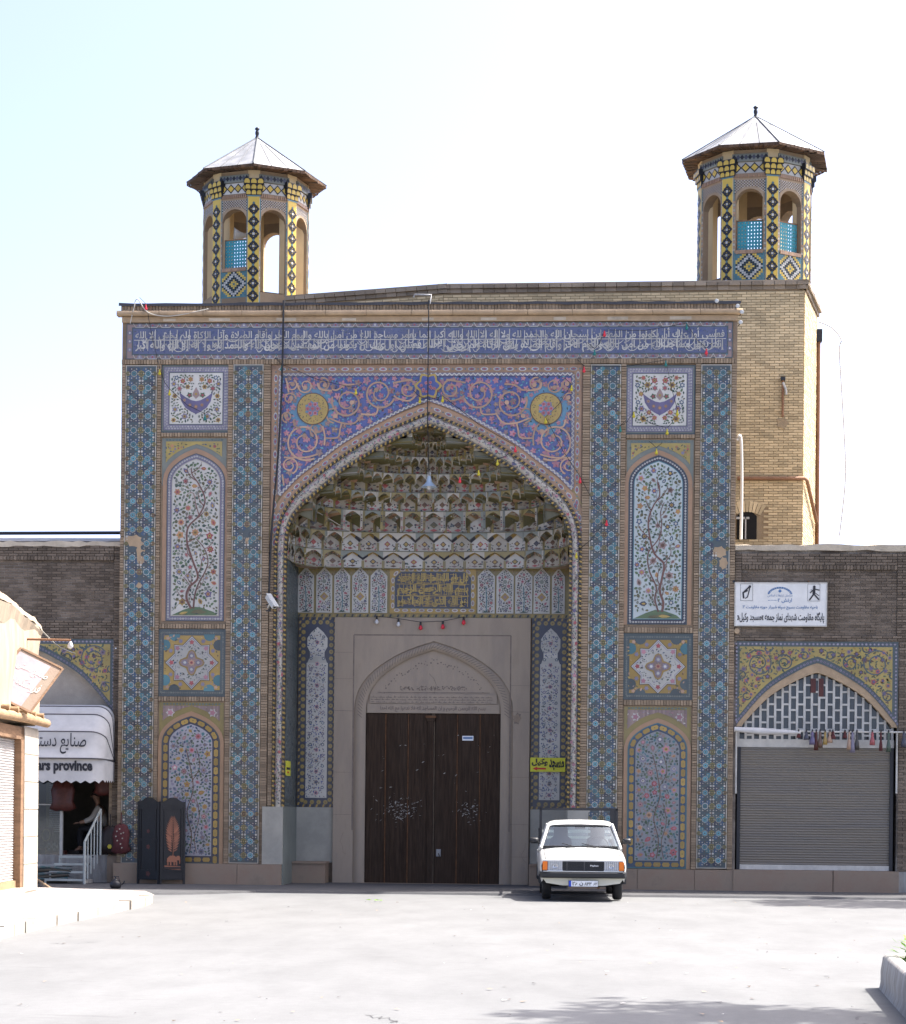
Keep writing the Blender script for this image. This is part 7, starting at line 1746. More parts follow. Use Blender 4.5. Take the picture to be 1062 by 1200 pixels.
# ================================================================== WHITE PICKUP
def pickup():
    l = G(636, 1054); r_ = G(727, 1054)
    fx, fy = (l[0]+r_[0])/2, (l[1]+r_[1])/2-.1
    ang = R(2.0)
    root = thing('pickup_truck', (fx, fy+1.2, 0), 'white pickup truck with black bed rack parked nose out before the gateway', 'pickup truck')
    c, s = math.cos(ang), math.sin(ang)
    T = lambda x, y, z: (fx+x*c-y*s, fy+x*s+y*c, z)      # y grows to the rear, 0 at the front wheels
    W = 'car_white'
    # ---- body shell lofted along y: (y, half width, z bottom, z shoulder, z crown)
    st = [(-.66, .762, .42, .742, .758), (-.63, .785, .36, .758, .785), (-.45, .795, .34, .79, .825), (0, .805, .33, .84, .875), (.45, .805, .32, .89, .93), (.78, .80, .32, .93, .985)]
    def sect(y, w_, zb, zs, zc, n=7):
        p = [(-w_+.03, y, zb), (-w_-.0, y, zb+.14), (-w_-.012, y, (zb+zs)/2+.06), (-w_, y, zs-.05), (-w_+.06, y, zs)]
        q = [(-w_+.06+(w_-.06)*t, y, zs+(zc-zs)*math.sin(PI/2*t)**.7) for t in (.35, .7, 1)]
        L = p+q; return L+[(-a, b, z) for a, b, z in L[::-1][1:]]
    mb = MB(T=T); rows = [sect(*q) for q in st]; mb.grid(rows, W, flip=True)
    mb.face([(a, b, z) for a, b, z in rows[-1]], W); body = mb.build('body', root)
    # wheel arch openings are dark wells in the flank
    # rear: cab lower and bed
    mb = MB(T=T); st2 = [(.78, .80, .32, .93), (1.6, .80, .32, .94), (1.95, .80, .32, .93)]
    for x in (-1, 1):
        mb.grid([[(x*.77, y, zb), (x*w_, y, zb+.14), (x*(w_+.01), y, .66), (x*w_, y, zs-.04), (x*(w_-.05), y, zs)] for y, w_, zb, zs in st2], W, flip=x < 0)
    mb.build('cab_side', root)
    mb = MB(T=T); b0, b1 = 2.0, 3.55; mb.box(-.80, -.76, b0, b1, .42, .88, W); mb.box(.76, .80, b0, b1, .42, .88, W); mb.box(-.76, .76, b1-.04, b1, .42, .88, W); mb.box(-.76, .76, b0, b0+.04, .42, .88, W); mb.box(-.76, .76, b0+.04, b1-.04, .42, .47, 'metal_dark'); mb.build('cargo_bed', root)
    mb = MB(T=T); mb.box(-.42, .42, -.5, 3.4, .26, .40, 'metal_dark'); mb.tube([(-.7, 0, .29), (.7, 0, .29)], .05, 'metal_dark', 8); mb.tube([(-.7, 2.45, .29), (.7, 2.45, .29)], .06, 'metal_dark', 8); mb.box(-.76, .76, .2, 2.0, .30, .36, 'metal_dark'); mb.tube([(.3, -.3, .24), (.35, 2.8, .22)], .03, 'pipe_rust', 6); mb.build('chassis', root)
    # shut lines: bonnet edges, bonnet front, door gaps
    def zat(x, y):
        for (a, b) in zip(st, st[1:]):
            if a[0] <= y <= b[0]:
                f = (y-a[0])/(b[0]-a[0]); w_, zs, zc = [a[i]+(b[i]-a[i])*f for i in (1, 3, 4)]; t = max(0, 1-abs(x)/(w_-.0)+.06); t = max(0, min(1, (w_-.06-abs(x))/(w_-.06))); return zs+(zc-zs)*math.sin(PI/2*t)**.7
        return .9
    for x in (-.70, .70):
        k = MB(T=T); k.tube([(x, y, zat(x, y)+.001) for y in (-.62, -.45, -.2, 0, .25, .45, .6, .74)], .005, 'black_plastic', 4); k.build('shut_line', body)
    for x in (-.42, .42):
        k = MB(T=T); k.tube([(x*(1-.12*(y+.6)), y, zat(x, y)+.000) for y in (-.6, -.3, 0, .3, .6)], .012, W, 6); k.build('bonnet_crease', body)
    k = MB(T=T); k.tube([(x, .755, zat(x, .75)+.004) for x in (-.68, -.4, 0, .4, .68)], .006, 'black_plastic', 4)
    k.build('scuttle_gap', body)
    for x in (-.2, .2): k = MB(T=T); k.box(x-.09, x+.09, .64, .70, zat(x, .67)-.01, zat(x, .67)+.003, 'black_plastic'); k.build('air_vent', body)
    # ---- cab
    rw, rz = .57, 1.475; y_b, y_t, y_rt, y_rb = .78, 1.22, 1.78, 1.96; bw = .735; bz = .985
    mb = MB(T=T); rows = []
    for y, z, w_ in ((y_t-.05, rz-.085, rw+.02), (y_t-.01, rz-.045, rw+.012), (y_t+.06, rz-.012, rw), (y_t+.3, rz+.004, rw), (y_rt-.1, rz-.01, rw), (y_rt, rz-.06, rw)):
        rows.append([(-w_-.055, y, z-.05), (-w_-.02, y, z-.02)]+[(w_*t, y, z+.022*(1-t*t)) for t in (-.85, -.5, 0, .5, .85)]+[(w_+.02, y, z-.02), (w_+.055, y, z-.05)])
    mb.grid(rows, W, flip=True); mb.grid([[(a, b, z-.03) for a, b, z in q] for q in rows], 'seat_grey'); mb.build('roof', root)
    for x in (-1, 1):
        k = MB(T=T); k.tube([(x*(bw+.03), y_b-.03, bz-.04), (x*(rw+.045), y_t-.02, rz-.07)], .034, W, 7); k.build('pillar', root)
        k = MB(T=T); k.tube([(x*(bw+.02), y_rb, bz-.06), (x*(rw+.04), y_rt-.02, rz-.07)], .045, W, 7); k.build('pillar', root)
        k = MB(T=T); k.tube([(x*(bw-.005), y_b+.01, bz+.0), (x*(rw+.012), y_t-.0, rz-.09)], .012, 'rubber', 5); k.build('window_seal', root)
        k = MB(T=T); k.face([(x*(bw+.03), y_b+.05, bz-.04), (x*(bw+.02), y_rb-.05, bz-.04), (x*(rw+.045), y_rt-.05, rz-.08), (x*(rw+.045), y_t+.03, rz-.08)], 'glass'); k.build('side_window', root)
        k = MB(T=T); k.box(x*.79-.012, x*.79+.012, .88, 1.92, .40, .92, W); dr = k.build('door', root)
        k = MB(T=T); k.box(x*.805-.01, x*.805+.012, 1.72, 1.84, .80, .83, 'chrome'); k.build('handle', dr)
    k = MB(T=T); n = 9; g = []
    for t in (0, .5, 1):
        y = y_b+(y_t-.03-y_b)*t; z = bz-.005+(rz-.095-bz)*t; w_ = bw-.02+(rw-.0-bw+.02)*t; g.append([(w_*(2*i/(n-1)-1), y-.05*(1-(2*i/(n-1)-1)**2), z) for i in range(n)])
    k.grid(g, 'glass'); k.build('windscreen', root)
    k = MB(T=T)
    k.tube([(p[0], p[1]-.004, p[2]+.005) for p in g[0]], .016, 'rubber', 6); k.tube([(p[0], p[1]-.004, p[2]-.0) for p in g[2]], .014, 'rubber', 6); k.build('screen_seal', root)
    k = MB(T=T); k.face([(-bw+.06, y_rb-.02, bz+.0), (bw-.06, y_rb-.02, bz+.0), (rw-.04, y_rt-.02, rz-.09), (-rw+.04, y_rt-.02, rz-.09)], 'glass'); k.build('rear_window', root)
    k = MB(T=T); k.box(-.74, .74, y_rb-.02, y_rb+.02, .40, bz, W); k.build('cab_back', root)
    k = MB(T=T); k.box(-.72, .72, y_b-.02, y_b+.32, .70, bz-.02, 'black_plastic'); k.box(.2, .5, y_b+.05, y_b+.3, bz-.03, bz+.03, 'black_plastic'); k.build('dashboard', root)
    k = MB(T=T); wx = -.36 if False else .36
    k.tube([(wx+.19*math.cos(a*PI/10), y_b+.42+.05*math.sin(a*PI/10), bz+.02+.16*math.sin(a*PI/10)) for a in range(21)], .014, 'black_plastic', 6, cap=False); k.tube([(wx, y_b+.42, bz+.02), (wx, y_b+.2, bz-.1)], .02, 'black_plastic', 6); k.build('steering_wheel', root)
    for x in (-.36, .36):
        k = MB(T=T); k.box(x-.24, x+.24, 1.15, 1.6, .50, .64, 'seat_grey'); st_ = k.build('seat', root)
        k = MB(T=T); rows = []
        for z, w_, y, d in ((.62, .24, 1.60, .12), (.95, .235, 1.66, .12), (1.12, .20, 1.69, .10), (1.17, .14, 1.69, .09), (1.19, .135, 1.69, .10), (1.32, .14, 1.71, .10), (1.35, .12, 1.71, .07)): rows.append([(x+w_*a, y+d/2*b, z) for a, b in ((-1, -.6), (-.9, -1), (.9, -1), (1, -.6), (1, .6), (.9, 1), (-.9, 1), (-1, .6))])
        k.grid(rows, 'seat_grey', closed=True); k.face(rows[-1], 'seat_grey'); k.build('backrest', root)
    k = MB(T=T); k.box(-.10, .10, y_t-.02, y_t+.02, rz-.15, rz-.09, 'black_plastic'); k.build('rear_view_mirror', root)
    for sx in (-1, 1):
        k = MB(T=T); k.tube([(-.12 if sx < 0 else .30, y_b-.05, bz+.0), (-.36 if sx < 0 else .02, y_b-.02, bz+.06)], .009, 'black_plastic', 5); k.build('wiper', root)
        k = MB(T=T); x = sx*.86; rows = []
        for y, sc in ((.86, .5), (.88, .9), (.95, 1), (1.0, .8)): rows.append([(x+sx*.03+.085*sc*a, y, 1.09+.058*sc*b) for a, b in ((-1, -.6), (-.7, -1), (.7, -1), (1, -.6), (1, .6), (.7, 1), (-.7, 1), (-1, .6))])
        k.grid(rows, 'black_plastic', closed=True); k.face(rows[0][::-1], 'black_plastic'); k.face(rows[-1], 'chrome'); k.tube([(sx*.74, .95, 1.03), (x, .95, 1.06)], .018, 'black_plastic', 6); k.build('wing_mirror', root)
    # ---- nose
    yn = -.665
    k = MB(T=T); k.box(-.72, .72, yn, -.60, .55, .735, 'black_plastic'); gr = k.build('grille', root)
    k = MB(T=T)
    for i in range(8): z = .575+.018*i; k.box(-.375, .375, yn-.008, yn, z, z+.006, 'metal_dark')
    for x in (-.30, 0.02): k.box(x-.005, x+.005, yn-.014, yn, .565, .725, 'seat_grey')
    k.build('grille_bars', gr)
    k = MB(T=T); letters(k, 'Paykan', .13, .28, .632, .668, 'plate_white', yn-.012, bold=.02); k.build('badge', gr)
    k = MB(T=T); k.box(-.74, .74, yn-.016, yn+.04, .732, .752, W); k.build('hood_lip', root)
    for sx in (-1, 1):
        a, b = sorted((sx*.385, sx*.655)); k = MB(T=T); k.box(a, b, yn-.025, yn+.05, .565, .728, 'lamp_glass'); hl = k.build('headlight', root)
        k = MB(T=T); xm = (a+b)/2; k.lathe([(.045, -.004), (.03, .004), (0, .006)], (xm, yn-.028, .645), 'chrome', 12, 'y')
        for i in range(7): x = a+.025+i*(b-a-.05)/6; k.box(x-.002, x+.002, yn-.028, yn-.02, .57, .722, 'plate_white')
        k.box(a-.008, b+.008, yn-.03, yn+.0, .725, .735, 'chrome'); k.box(a-.008, b+.008, yn-.03, yn+.0, .557, .567, 'chrome'); k.build('lens_ribs', hl)
        a, b = sorted((sx*.663, sx*.752)); k = MB(T=T); k.box(a, b, yn-.022, yn+.10, .565, .728, 'amber'); k.build('indicator', root)
    k = MB(T=T); rows = []
    for x in (-.80, -.76, -.6, 0, .6, .76, .80):
        y = yn-.13+(.10 if abs(x) > .78 else .02 if abs(x) > .7 else 0); rows.append([(x, y, .425), (x, y-.02, .45), (x, y-.02, .515), (x, y, .54), (x, y+.14, .54), (x, y+.14, .425)])
    k.grid(rows, 'black_plastic', closed=True, smooth=False); k.face(rows[0], 'black_plastic'); k.face(rows[-1][::-1], 'black_plastic'); bp = k.build('bumper', root)
    k = MB(T=T); k.box(-.74, .74, yn-.135, yn+.0, .541, .556, 'chrome'); k.build('chrome_strip', bp)
    k = MB(T=T); k.face([(-.76, yn-.03, .43), (.76, yn-.03, .43), (.68, yn-.02, .33), (.38, yn-.02, .285), (-.38, yn-.02, .285), (-.68, yn-.02, .33)][::-1], 'car_cream'); k.build('valance', root)
    k = MB(T=T); yp = yn-.16; k.box(-.275, .275, yp, yp+.015, .265, .385, 'plate_white'); k.box(-.272, -.225, yp-.003, yp, .268, .382, 'blue_plate'); pl = k.build('number_plate', root)
    k = MB(T=T); frame2(k, -.275, .275, .265, .385, .007, 'ink', yp-.004); letters(k, '۲۶', -.205, -.11, .29, .36, 'ink', yp-.006, bold=.02); letters(k, shape('ن'), -.075, -.005, .283, .36, 'ink', yp-.006, bold=.02); letters(k, '۸۳۳', .02, .15, .29, .36, 'ink', yp-.006, bold=.02); letters(k, '۶۲', .185, .255, .295, .35, 'ink', yp-.006, bold=.02); k.build('digits', pl)
    # ---- wheels
    for y in (0.0, 2.45):
        for sx in (-1, 1):
            x = sx*.665; k = MB(T=T); k.lathe([(.19, -.085), (.27, -.085), (.295, -.06), (.30, 0), (.295, .06), (.27, .085), (.19, .085)], (x, y, .298), 'rubber', 26, 'x'); wh = k.build('tyre', root)
            k = MB(T=T); k.lathe([(.0, sx*.05), (.08, sx*.055), (.12, sx*.03), (.18, sx*.075), (.195, sx*.08)], (x, y, .298), 'metal_white', 20, 'x'); k.build('rim', wh)
            k = MB(T=T); arc = [(.36*math.cos(PI*i/12), .31+.34*math.sin(PI*i/12)) for i in range(13)]
            k.grid([[(sx*.812, y+a, z) for a, z in arc], [(sx*.55, y+a, z) for a, z in arc]], 'black_plastic', smooth=False); k.build('wheel_arch', root)
    # ---- black rack behind the cab
    k = MB(T=T)
    for x in (-.75, .75): k.box(x-.025, x+.025, 2.05, 2.10, .86, 1.72, 'metal_dark')
    k.box(-.775, .775, 2.05, 2.10, 1.68, 1.73, 'metal_dark'); k.box(.62, .725, 2.06, 2.09, 1.05, 1.68, 'metal_dark'); k.build('bed_rack', root)
    for x in (-.75, .75): k = MB(T=T); k.box(x-.02, x+.02, 2.1, 3.5, 1.28, 1.32, 'metal_dark'); k.box(x-.02, x+.02, 3.46, 3.5, .86, 1.28, 'metal_dark'); k.build('side_rail', root)
    k = MB(T=T)
    for z in (1.12, 1.24): k.box(-.72, .72, 2.04, 2.07, z, z+.05, 'car_cream')
    k.build('headboard_slat', root)
mat('blue_plate', (.02, .06, .45), .5)
pickup()

# ================================================================== SIGNS AND SMALL THINGS
def wall_sign():
    Y = YW-.12; x0, x1 = PX(861, 705, Y), PX(969.5, 710, Y); z0, z1 = PZ(915, 734, Y), PZ(915, 682.5, Y); cx = (x0+x1)/2; W_, H_ = x1-x0, z1-z0
    root = thing('painted_signboard', (cx, Y, z0), 'white metal signboard with black and blue Persian lettering and two emblems', 'sign')
    k = MB(); k.box(x0, x1, Y, Y+.05, z0, z1, 'white_paint'); k.build('board', root)
    k = MB(); frame2(k, x0, x1, z0, z1, .02, 'old_white', Y-.012); k.build('rim', root)
    y = Y-.006; k = MB(); f = lambda u, v: (x0+u*W_, z1-v*H_)
    def line(t, u0, u1, v0, v1, m, b): letters(k, shape(t), x0+u0*W_, x0+u1*W_, z1-v1*H_, z1-v0*H_, m, y, bold=b)
    line('پایگاه مقاومت شهدای نماز جمعه «مسجد وکیل»', .03, .97, .67, .93, 'ink', .022); line('ناحیه مقاومت بسیج سپاه شیراز حوزه مقاومت ۳', .09, .90, .52, .63, 'blue_ink', .012); line('ارتش ۲۰۰۰۰۰۰۰', .36, .62, .36, .47, 'blue_ink', .014)
    k.build('lettering', root)
    k = MB(); cxx, czz = f(.49, .22)
    for r_, a0, a1 in ((.27, 20, 160), (.24, 20, 160)): stroke(k, [(cxx+1.0*r_*math.cos(R(a)), czz-.10+.75*r_*math.sin(R(a))) for a in range(a0, a1+1, 10)], .012, 'blue_ink', y)
    for i in range(13): a = R(20+140*i/12); k.flat(circ(cxx+.255*math.cos(a), czz-.10+.19*math.sin(a), .014, 5), 'blue_ink', y-.002)
    k.flat(lobed(cxx, czz+.02, .045, 4, .3), 'blue_ink', y-.002); letters(k, shape('سازمان تبلیغات اسلامی'), cxx-.26, cxx+.26, czz-.11, czz-.04, 'blue_ink', y-.002)
    k.build('crest', root)
    k = MB(); a, b = f(.13, .24); w_ = .13   # raised-arm emblem in a thin square
    frame2(k, a-w_, a+w_, b-.17, b+.19, .006, 'ink', y)
    stroke(k, [(a-.06, b-.12), (a-.075, b+.0), (a+.02, b+.05)], .035, 'ink', y-.002); stroke(k, [(a-.075, b+.0), (a+.06, b+.13)], .03, 'ink', y-.003); stroke(k, [(a+.07, b+.13), (a+.02, b-.09), (a-.03, b-.12)], .022, 'ink', y-.004); k.flat(circ(a+.065, b+.13, .03, 7), 'ink', y-.005); k.build('emblem', root)
    k = MB(); a, b = f(.86, .24); frame2(k, a-.14, a+.12, b-.17, b+.19, .005, 'ink', y)
    k.flat(circ(a, b+.13, .03, 8), 'ink', y-.002); stroke(k, [(a, b+.11), (a-.01, b-.02)], .055, 'ink', y-.002); stroke(k, [(a-.01, b-.02), (a-.10, b-.15)], .03, 'ink', y-.003); stroke(k, [(a-.01, b-.02), (a+.10, b-.14)], .03, 'ink', y-.004); stroke(k, [(a-.09, b-.0), (a+.0, b+.08), (a+.11, b+.06)], .024, 'ink', y-.005); stroke(k, [(a-.07, b+.07), (a+.10, b-.06)], .014, 'ink', y-.006); k.build('emblem', root)
    k = MB()
    for u in (.12, .45, .8): p = f(u, -.02); k.tube([(p[0], Y+.02, p[1]), (p[0], YW, p[1]+.03)], .012, 'pipe_rust', 5)
    k.tube([(x0-.02, Y+.02, z1+.02), (x0-.02, YW, z1+.02)], .03, 'metal_dark', 6); k.tube([(x0+.06, Y+.02, z0-.10), (x0+.06, YW+.02, z0-.10)], .06, 'cornice', 8); k.build('bracket', root)
wall_sign()
def yellow_signs():
    Y = YD-.10; x0, x1 = PX(621.5, 896, Y), PX(662.5, 896, Y); z0, z1 = PZ(640, 904.5, Y), PZ(640, 888, Y)
    root = thing('direction_sign', ((x0+x1)/2, Y, z0), 'yellow direction sign with black Persian words and red arrow on tiled panel', 'sign')
    k = MB(); k.box(x0, x1, Y, Y+.015, z0, z1, 'sign_yellow'); k.build('board', root); W_ = x1-x0; H_ = z1-z0
    k = MB(); letters(k, shape('مسجد'), x0+.54*W_, x0+.97*W_, z0+.12*H_, z0+.92*H_, 'ink', Y-.004, bold=.05); k.build('lettering', root); k = MB(); letters(k, shape('وکیل'), x0+.04*W_, x0+.50*W_, z0+.40*H_, z0+.94*H_, 'ink', Y-.004, bold=.05); k.build('lettering', root)
    k = MB(); zc = z0+.22*H_; k.flat([(x0+.07*W_, zc), (x0+.20*W_, zc-.045), (x0+.20*W_, zc+.045)], 'sign_red', Y-.004); k.flat(rect(x0+.2*W_, x0+.45*W_, zc-.018, zc+.018), 'sign_red', Y-.004); k.build('arrow', root)
    xx = XC-HWI+.014; k = MB(T=lambda a, b, c: (xx+.008-b, .35+a, c)); zc = PZ(327, 900, .4)
    k.box(0, .75, 0, .012, zc-.16, zc+.16, 'sign_yellow'); k.box(.1, .65, -.003, 0, zc-.03, zc+.02, 'ink'); k.box(.2, .5, -.003, 0, zc-.1, zc-.07, 'sign_red')
    tag(k.build('direction_sign', org=(xx, .7, zc)), 'yellow direction sign on the dark side wall of the porch, seen edge on', 'sign')
yellow_signs()
def hanging_lamp():
    Y = .55; x, z = P(503, 568, Y); root = thing('pendant_lamp', (x, Y, z), 'pendant lamp with pale blue enamel shade hanging under the vault', 'lamp')
    zt = PZ(503, 352, -.08); k = MB(); k.tube([(x, Y, z+.16), (x, -.0+Y*.6, z+.5), (x, -.12, A_IN[-1][1]-.05+.1), (x, -.14, zt)], .012, 'cable', 5); k.build('cable', root)
    k = MB(); k.lathe([(.035, .18), (.05, .12), (.06, .06), (.16, -.04), (.185, -.055), (.17, -.05), (.03, .05)], (x, Y, z), 'lamp_blue', 16); k.build('shade', root)
    k = MB(); k.lathe([(.03, .04), (.05, -.03), (.04, -.09), (0, -.11)], (x, Y, z), 'bulb_white', 10); k.build('bulb', root)
    k = MB(); k.lathe([(.03, .17), (.035, .26), (.02, .28)], (x, Y, z), 'white_paint', 8); k.build('socket', root)
    k = MB(); xb, zb = P(503, 350, -.08); k.tube([(xb-.33, -.1, zb+.03), (xb-.3, -.12, zb+.08), (xb+.05, -.12, zb+.07), (xb+.02, -.12, zb-.12)], .018, 'metal_sheet', 6); k.build('bracket', root)
hanging_lamp()
def cctv():
    x, z = P(319, 706, -.15); root = thing('security_camera', (x, -.1, z), 'white security camera on the brick edge of the arch', 'camera')
    d = Vector((.40, -.45, -.55)).normalized(); u = d.cross(Vector((0, 0, 1))).normalized(); w_ = u.cross(d)
    c = Vector((x, -.22, z)); T = lambda a, b, e: tuple(c+u*a+w_*b+d*e)
    k = MB(T=T); k.box(-.05, .05, -.05, .05, -.20, .16, 'metal_white'); k.box(-.06, .06, .05, .062, -.22, .22, 'metal_white'); k.build('housing', root)
    k = MB(T=T); k.lathe([(.0, .165), (.035, .166), (.035, .15)], (0, 0, 0), 'black_plastic', 10); k.build('lens', root)
    k = MB(); k.tube([(x-.03, -.2, z-.02), (x-.10, -.08, z-.10), (x-.10, .03, z-.10)], .022, 'metal_white', 6); k.box(x-.15, x-.05, .0, .03, z-.18, z-.02, 'black_plastic'); k.build('mount', root)
cctv()
def bulbs():
    strings = [('string of coloured festoon bulbs along the top right of the gateway', [(697, 414, 'g'), (708.5, 392, 'r'), (805, 384, 'g'), (828, 413, 'r')]),
               ('string of festoon bulbs sagging across the right crescent panel', [(684.6, 434, 'r'), (780.5, 427, 'g'), (794, 484.6, 'y'), (782, 507, 'y'), (743, 487, 'y'), (727, 504, 'g')]),
               ('string of festoon bulbs along the right half of the arch', [(492, 470, 'y'), (518.6, 469, 'y'), (604, 527.6, 'r'), (583, 543, 'y'), (561, 555, 'y'), (539, 563.6, 'r')]),
               ('string of festoon bulbs hanging beside the right roundel', [(670, 455.6, 'y'), (639.5, 494, 'y'), (680, 564, 'r'), (711, 614, 'r'), (675.5, 652, 'y')]),
               ('string of festoon bulbs on the left pier above the crescent panel', [(170.7, 361, 'r'), (187, 437, 'y'), (198.5, 461, 'y'), (240, 490, 'g')]),
               ('single yellow festoon bulb on a wire over the left scrolls', [(330, 432, 'g'), (417, 460, 'y')]),
               ('string of bulbs over the right tree panel', [(769.5, 530, 'y')])]
    cm = dict(r='bulb_red', y='bulb_yellow', g='bulb_green')
    for lab, pts in strings:
        q = [(*P(u, v, -.12), m) for u, v, m in pts]; root = thing('festoon_string', (q[0][0], -.12, q[0][1]), lab, 'string lights')
        k = MB()
        path = [(q[0][0]-.15, -.03, q[0][1]+.25)]
        for a, b in zip(q, q[1:]): path += [(a[0], -.10, a[1]+.10), ((a[0]+b[0])/2, -.10, (a[1]+b[1])/2+.02)]
        path += [(q[-1][0], -.10, q[-1][1]+.10), (q[-1][0]+.12, -.02, q[-1][1]+.22)]; k.tube(path, .006, 'cable', 4); k.build('wire', root)
        for x, z, m in q: k = MB(); k.lathe([(.015, .08), (.015, .04), (.032, .0), (.034, -.02), (.018, -.042), (0, -.046)], (x, -.10, z), cm[m], 10); k.build('bulb', root)
    Y = YD-.2; root = thing('festoon_string', (PX(440, 733, Y), Y, PZ(440, 730, Y)), 'row of five small bulbs hanging over the carved stone door surround', 'string lights')
    k = MB(); xs = [(441.5, 728, 0), (467, 731, 0), (493, 735, 1), (519, 734, 1), (543.5, 729, 1)]; k.tube([(PX(u, v-6, Y), Y, PZ(u, v-6, Y)) for u, v, c in xs], .006, 'cable', 4); k.build('wire', root)
    for u, v, c in xs:
        x, z = P(u, v, Y); k = MB(); k.lathe([(.02, .12), (.025, .04)], (x, Y, z), 'black_plastic', 8); k.lathe([(.02, .04), (.045, -.01), (.045, -.04), (0, -.07)], (x, Y, z), 'bulb_red' if c else 'bulb_white', 10); k.build('bulb', root)
bulbs()
def cables():
    def cab(nm, pts, r, m, lab, cat='cable', org=None):
        k = MB(); k.tube(smooth(pts, 5), r, m, 5); tag(k.build(nm, org=pts[0]), lab, cat)
    def W(u, v, Y): x, z = P(u, v, Y); return (x, Y, z)
    cab('wall_cable', [W(332.5, 352, -.12), W(331, 430, -.12), W(327, 520, -.10), W(321, 590, -.08), W(317.5, 640, -.06), W(315, 706, -.06)], .022, 'cable', 'thick black cable dropping from the roof to the security camera')
    cab('overhead_wire', [W(333, 582, -.05), W(372, 600, .8), W(432, 636, 1.7)], .008, 'cable_pale', 'thin pale wire slung across the left of the vault')
    e = TW(.0, -.05, onwall(46, 742)[1]); cab('overhead_wire', [W(48, 738, e[1]+1.5), W(68, 757, -1), W(88, 766, YL-.06)], .012, 'cable_pale', 'thin wire slung from the mud shop corner to the yellow spandrel')
    cab('roof_cable', [(hA2[0]+.05, hA2[1], HZ-.35), W(975, 384, y2_), W(986, 398, y2_), W(984, 412, y2_), W(988, 480, y2_), W(991, 540, y2_), W(990, 575, y2_), W(984, 628, y2_)], .016, 'cable_pale', 'loose cable hanging out beside the yellow brick corner')
    cab('conduit_pole', [W(864, 516, 2.0), W(866, 511, 2.0), W(868.5, 516, 2.0), W(869.5, 560, 2.0), W(868.5, 632, 2.0)], .035, 'metal_white', 'white conduit pole with bent top beside the gateway', 'pole')
    x, z = P(158, 357, -.08); cab('roof_wire', [(x-.1, -.06, z-.4), (x-.02, -.1, z-.1), (x+.06, -.1, z+.12), (x+.3, -.12, z-.18), (x+.8, -.1, z-.25), (x+1.6, -.1, z-.1)], .012, 'cable_pale', 'tangled wires on the left end of the gateway cornice')
    for i, (u, v) in enumerate(((864.5, 359), (869.5, 366), (868, 378), (840, 353))):
        x, z = P(u, v, -.12); root = thing('floodlight', (x, -.12, z), ('small white floodlight on the right corner of the gateway cornice' if i < 3 else 'small white floodlight standing on top of the gateway cornice'), 'floodlight', 'floodlights on the cornice corner' if i < 3 else None)
        k = MB(); k.lathe([(.0, .04), (.02, .04), (.032, .0), (.045, -.04), (.0, -.03)], (x, -.12, z), 'metal_white', 10, 'y'); k.build('lamp_head', root); k = MB(); k.tube([(x, -.12, z), (x-.03, .05, z-.03)], .012, 'metal_dark', 5); k.build('bracket', root)
    # dropped sprig on the road
    x, y = G(441, 1056); k = MB()
    for i in range(9): a = uni(0, 6.3); L = uni(.07, .13); X, Y_ = x+uni(-.1, .1), y+uni(-.06, .06); k.face([(X, Y_, .01+.002*i), (X+L*.5*math.cos(a)-.02, Y_+L*.5*math.sin(a), .03), (X+L*math.cos(a), Y_+L*math.sin(a), .02), (X+L*.5*math.cos(a)+.02, Y_+L*.5*math.sin(a)+.02, .015)], 'leaf_bright')
    tag(k.build('fallen_sprig', org=(x, y, 0)), 'small green sprig lying on the road before the door', 'leaves')
cables()
def litter():
    k = MB()
    for i in range(150):
        x, y = G(uni(-20, 1080), 1056+145*rnd()**1.6); L = uni(.008, .035); a = uni(0, 6.3)
        k.face([(x+L*uni(.6, 1.2)*math.cos(a+t), y+L*uni(.6, 1.2)*math.sin(a+t), -.004+uni(0, .010)) for t in (0, 1.3, 2.7, 4.2)], random.choice(('soil', 'wood_pale', 'asphalt_worn', 'old_white', 'skirting')))
    o = k.build('road_litter'); o['kind'] = 'stuff'; tag(o, 'scattered grit and small scraps lying on the pale road', 'litter')
litter()

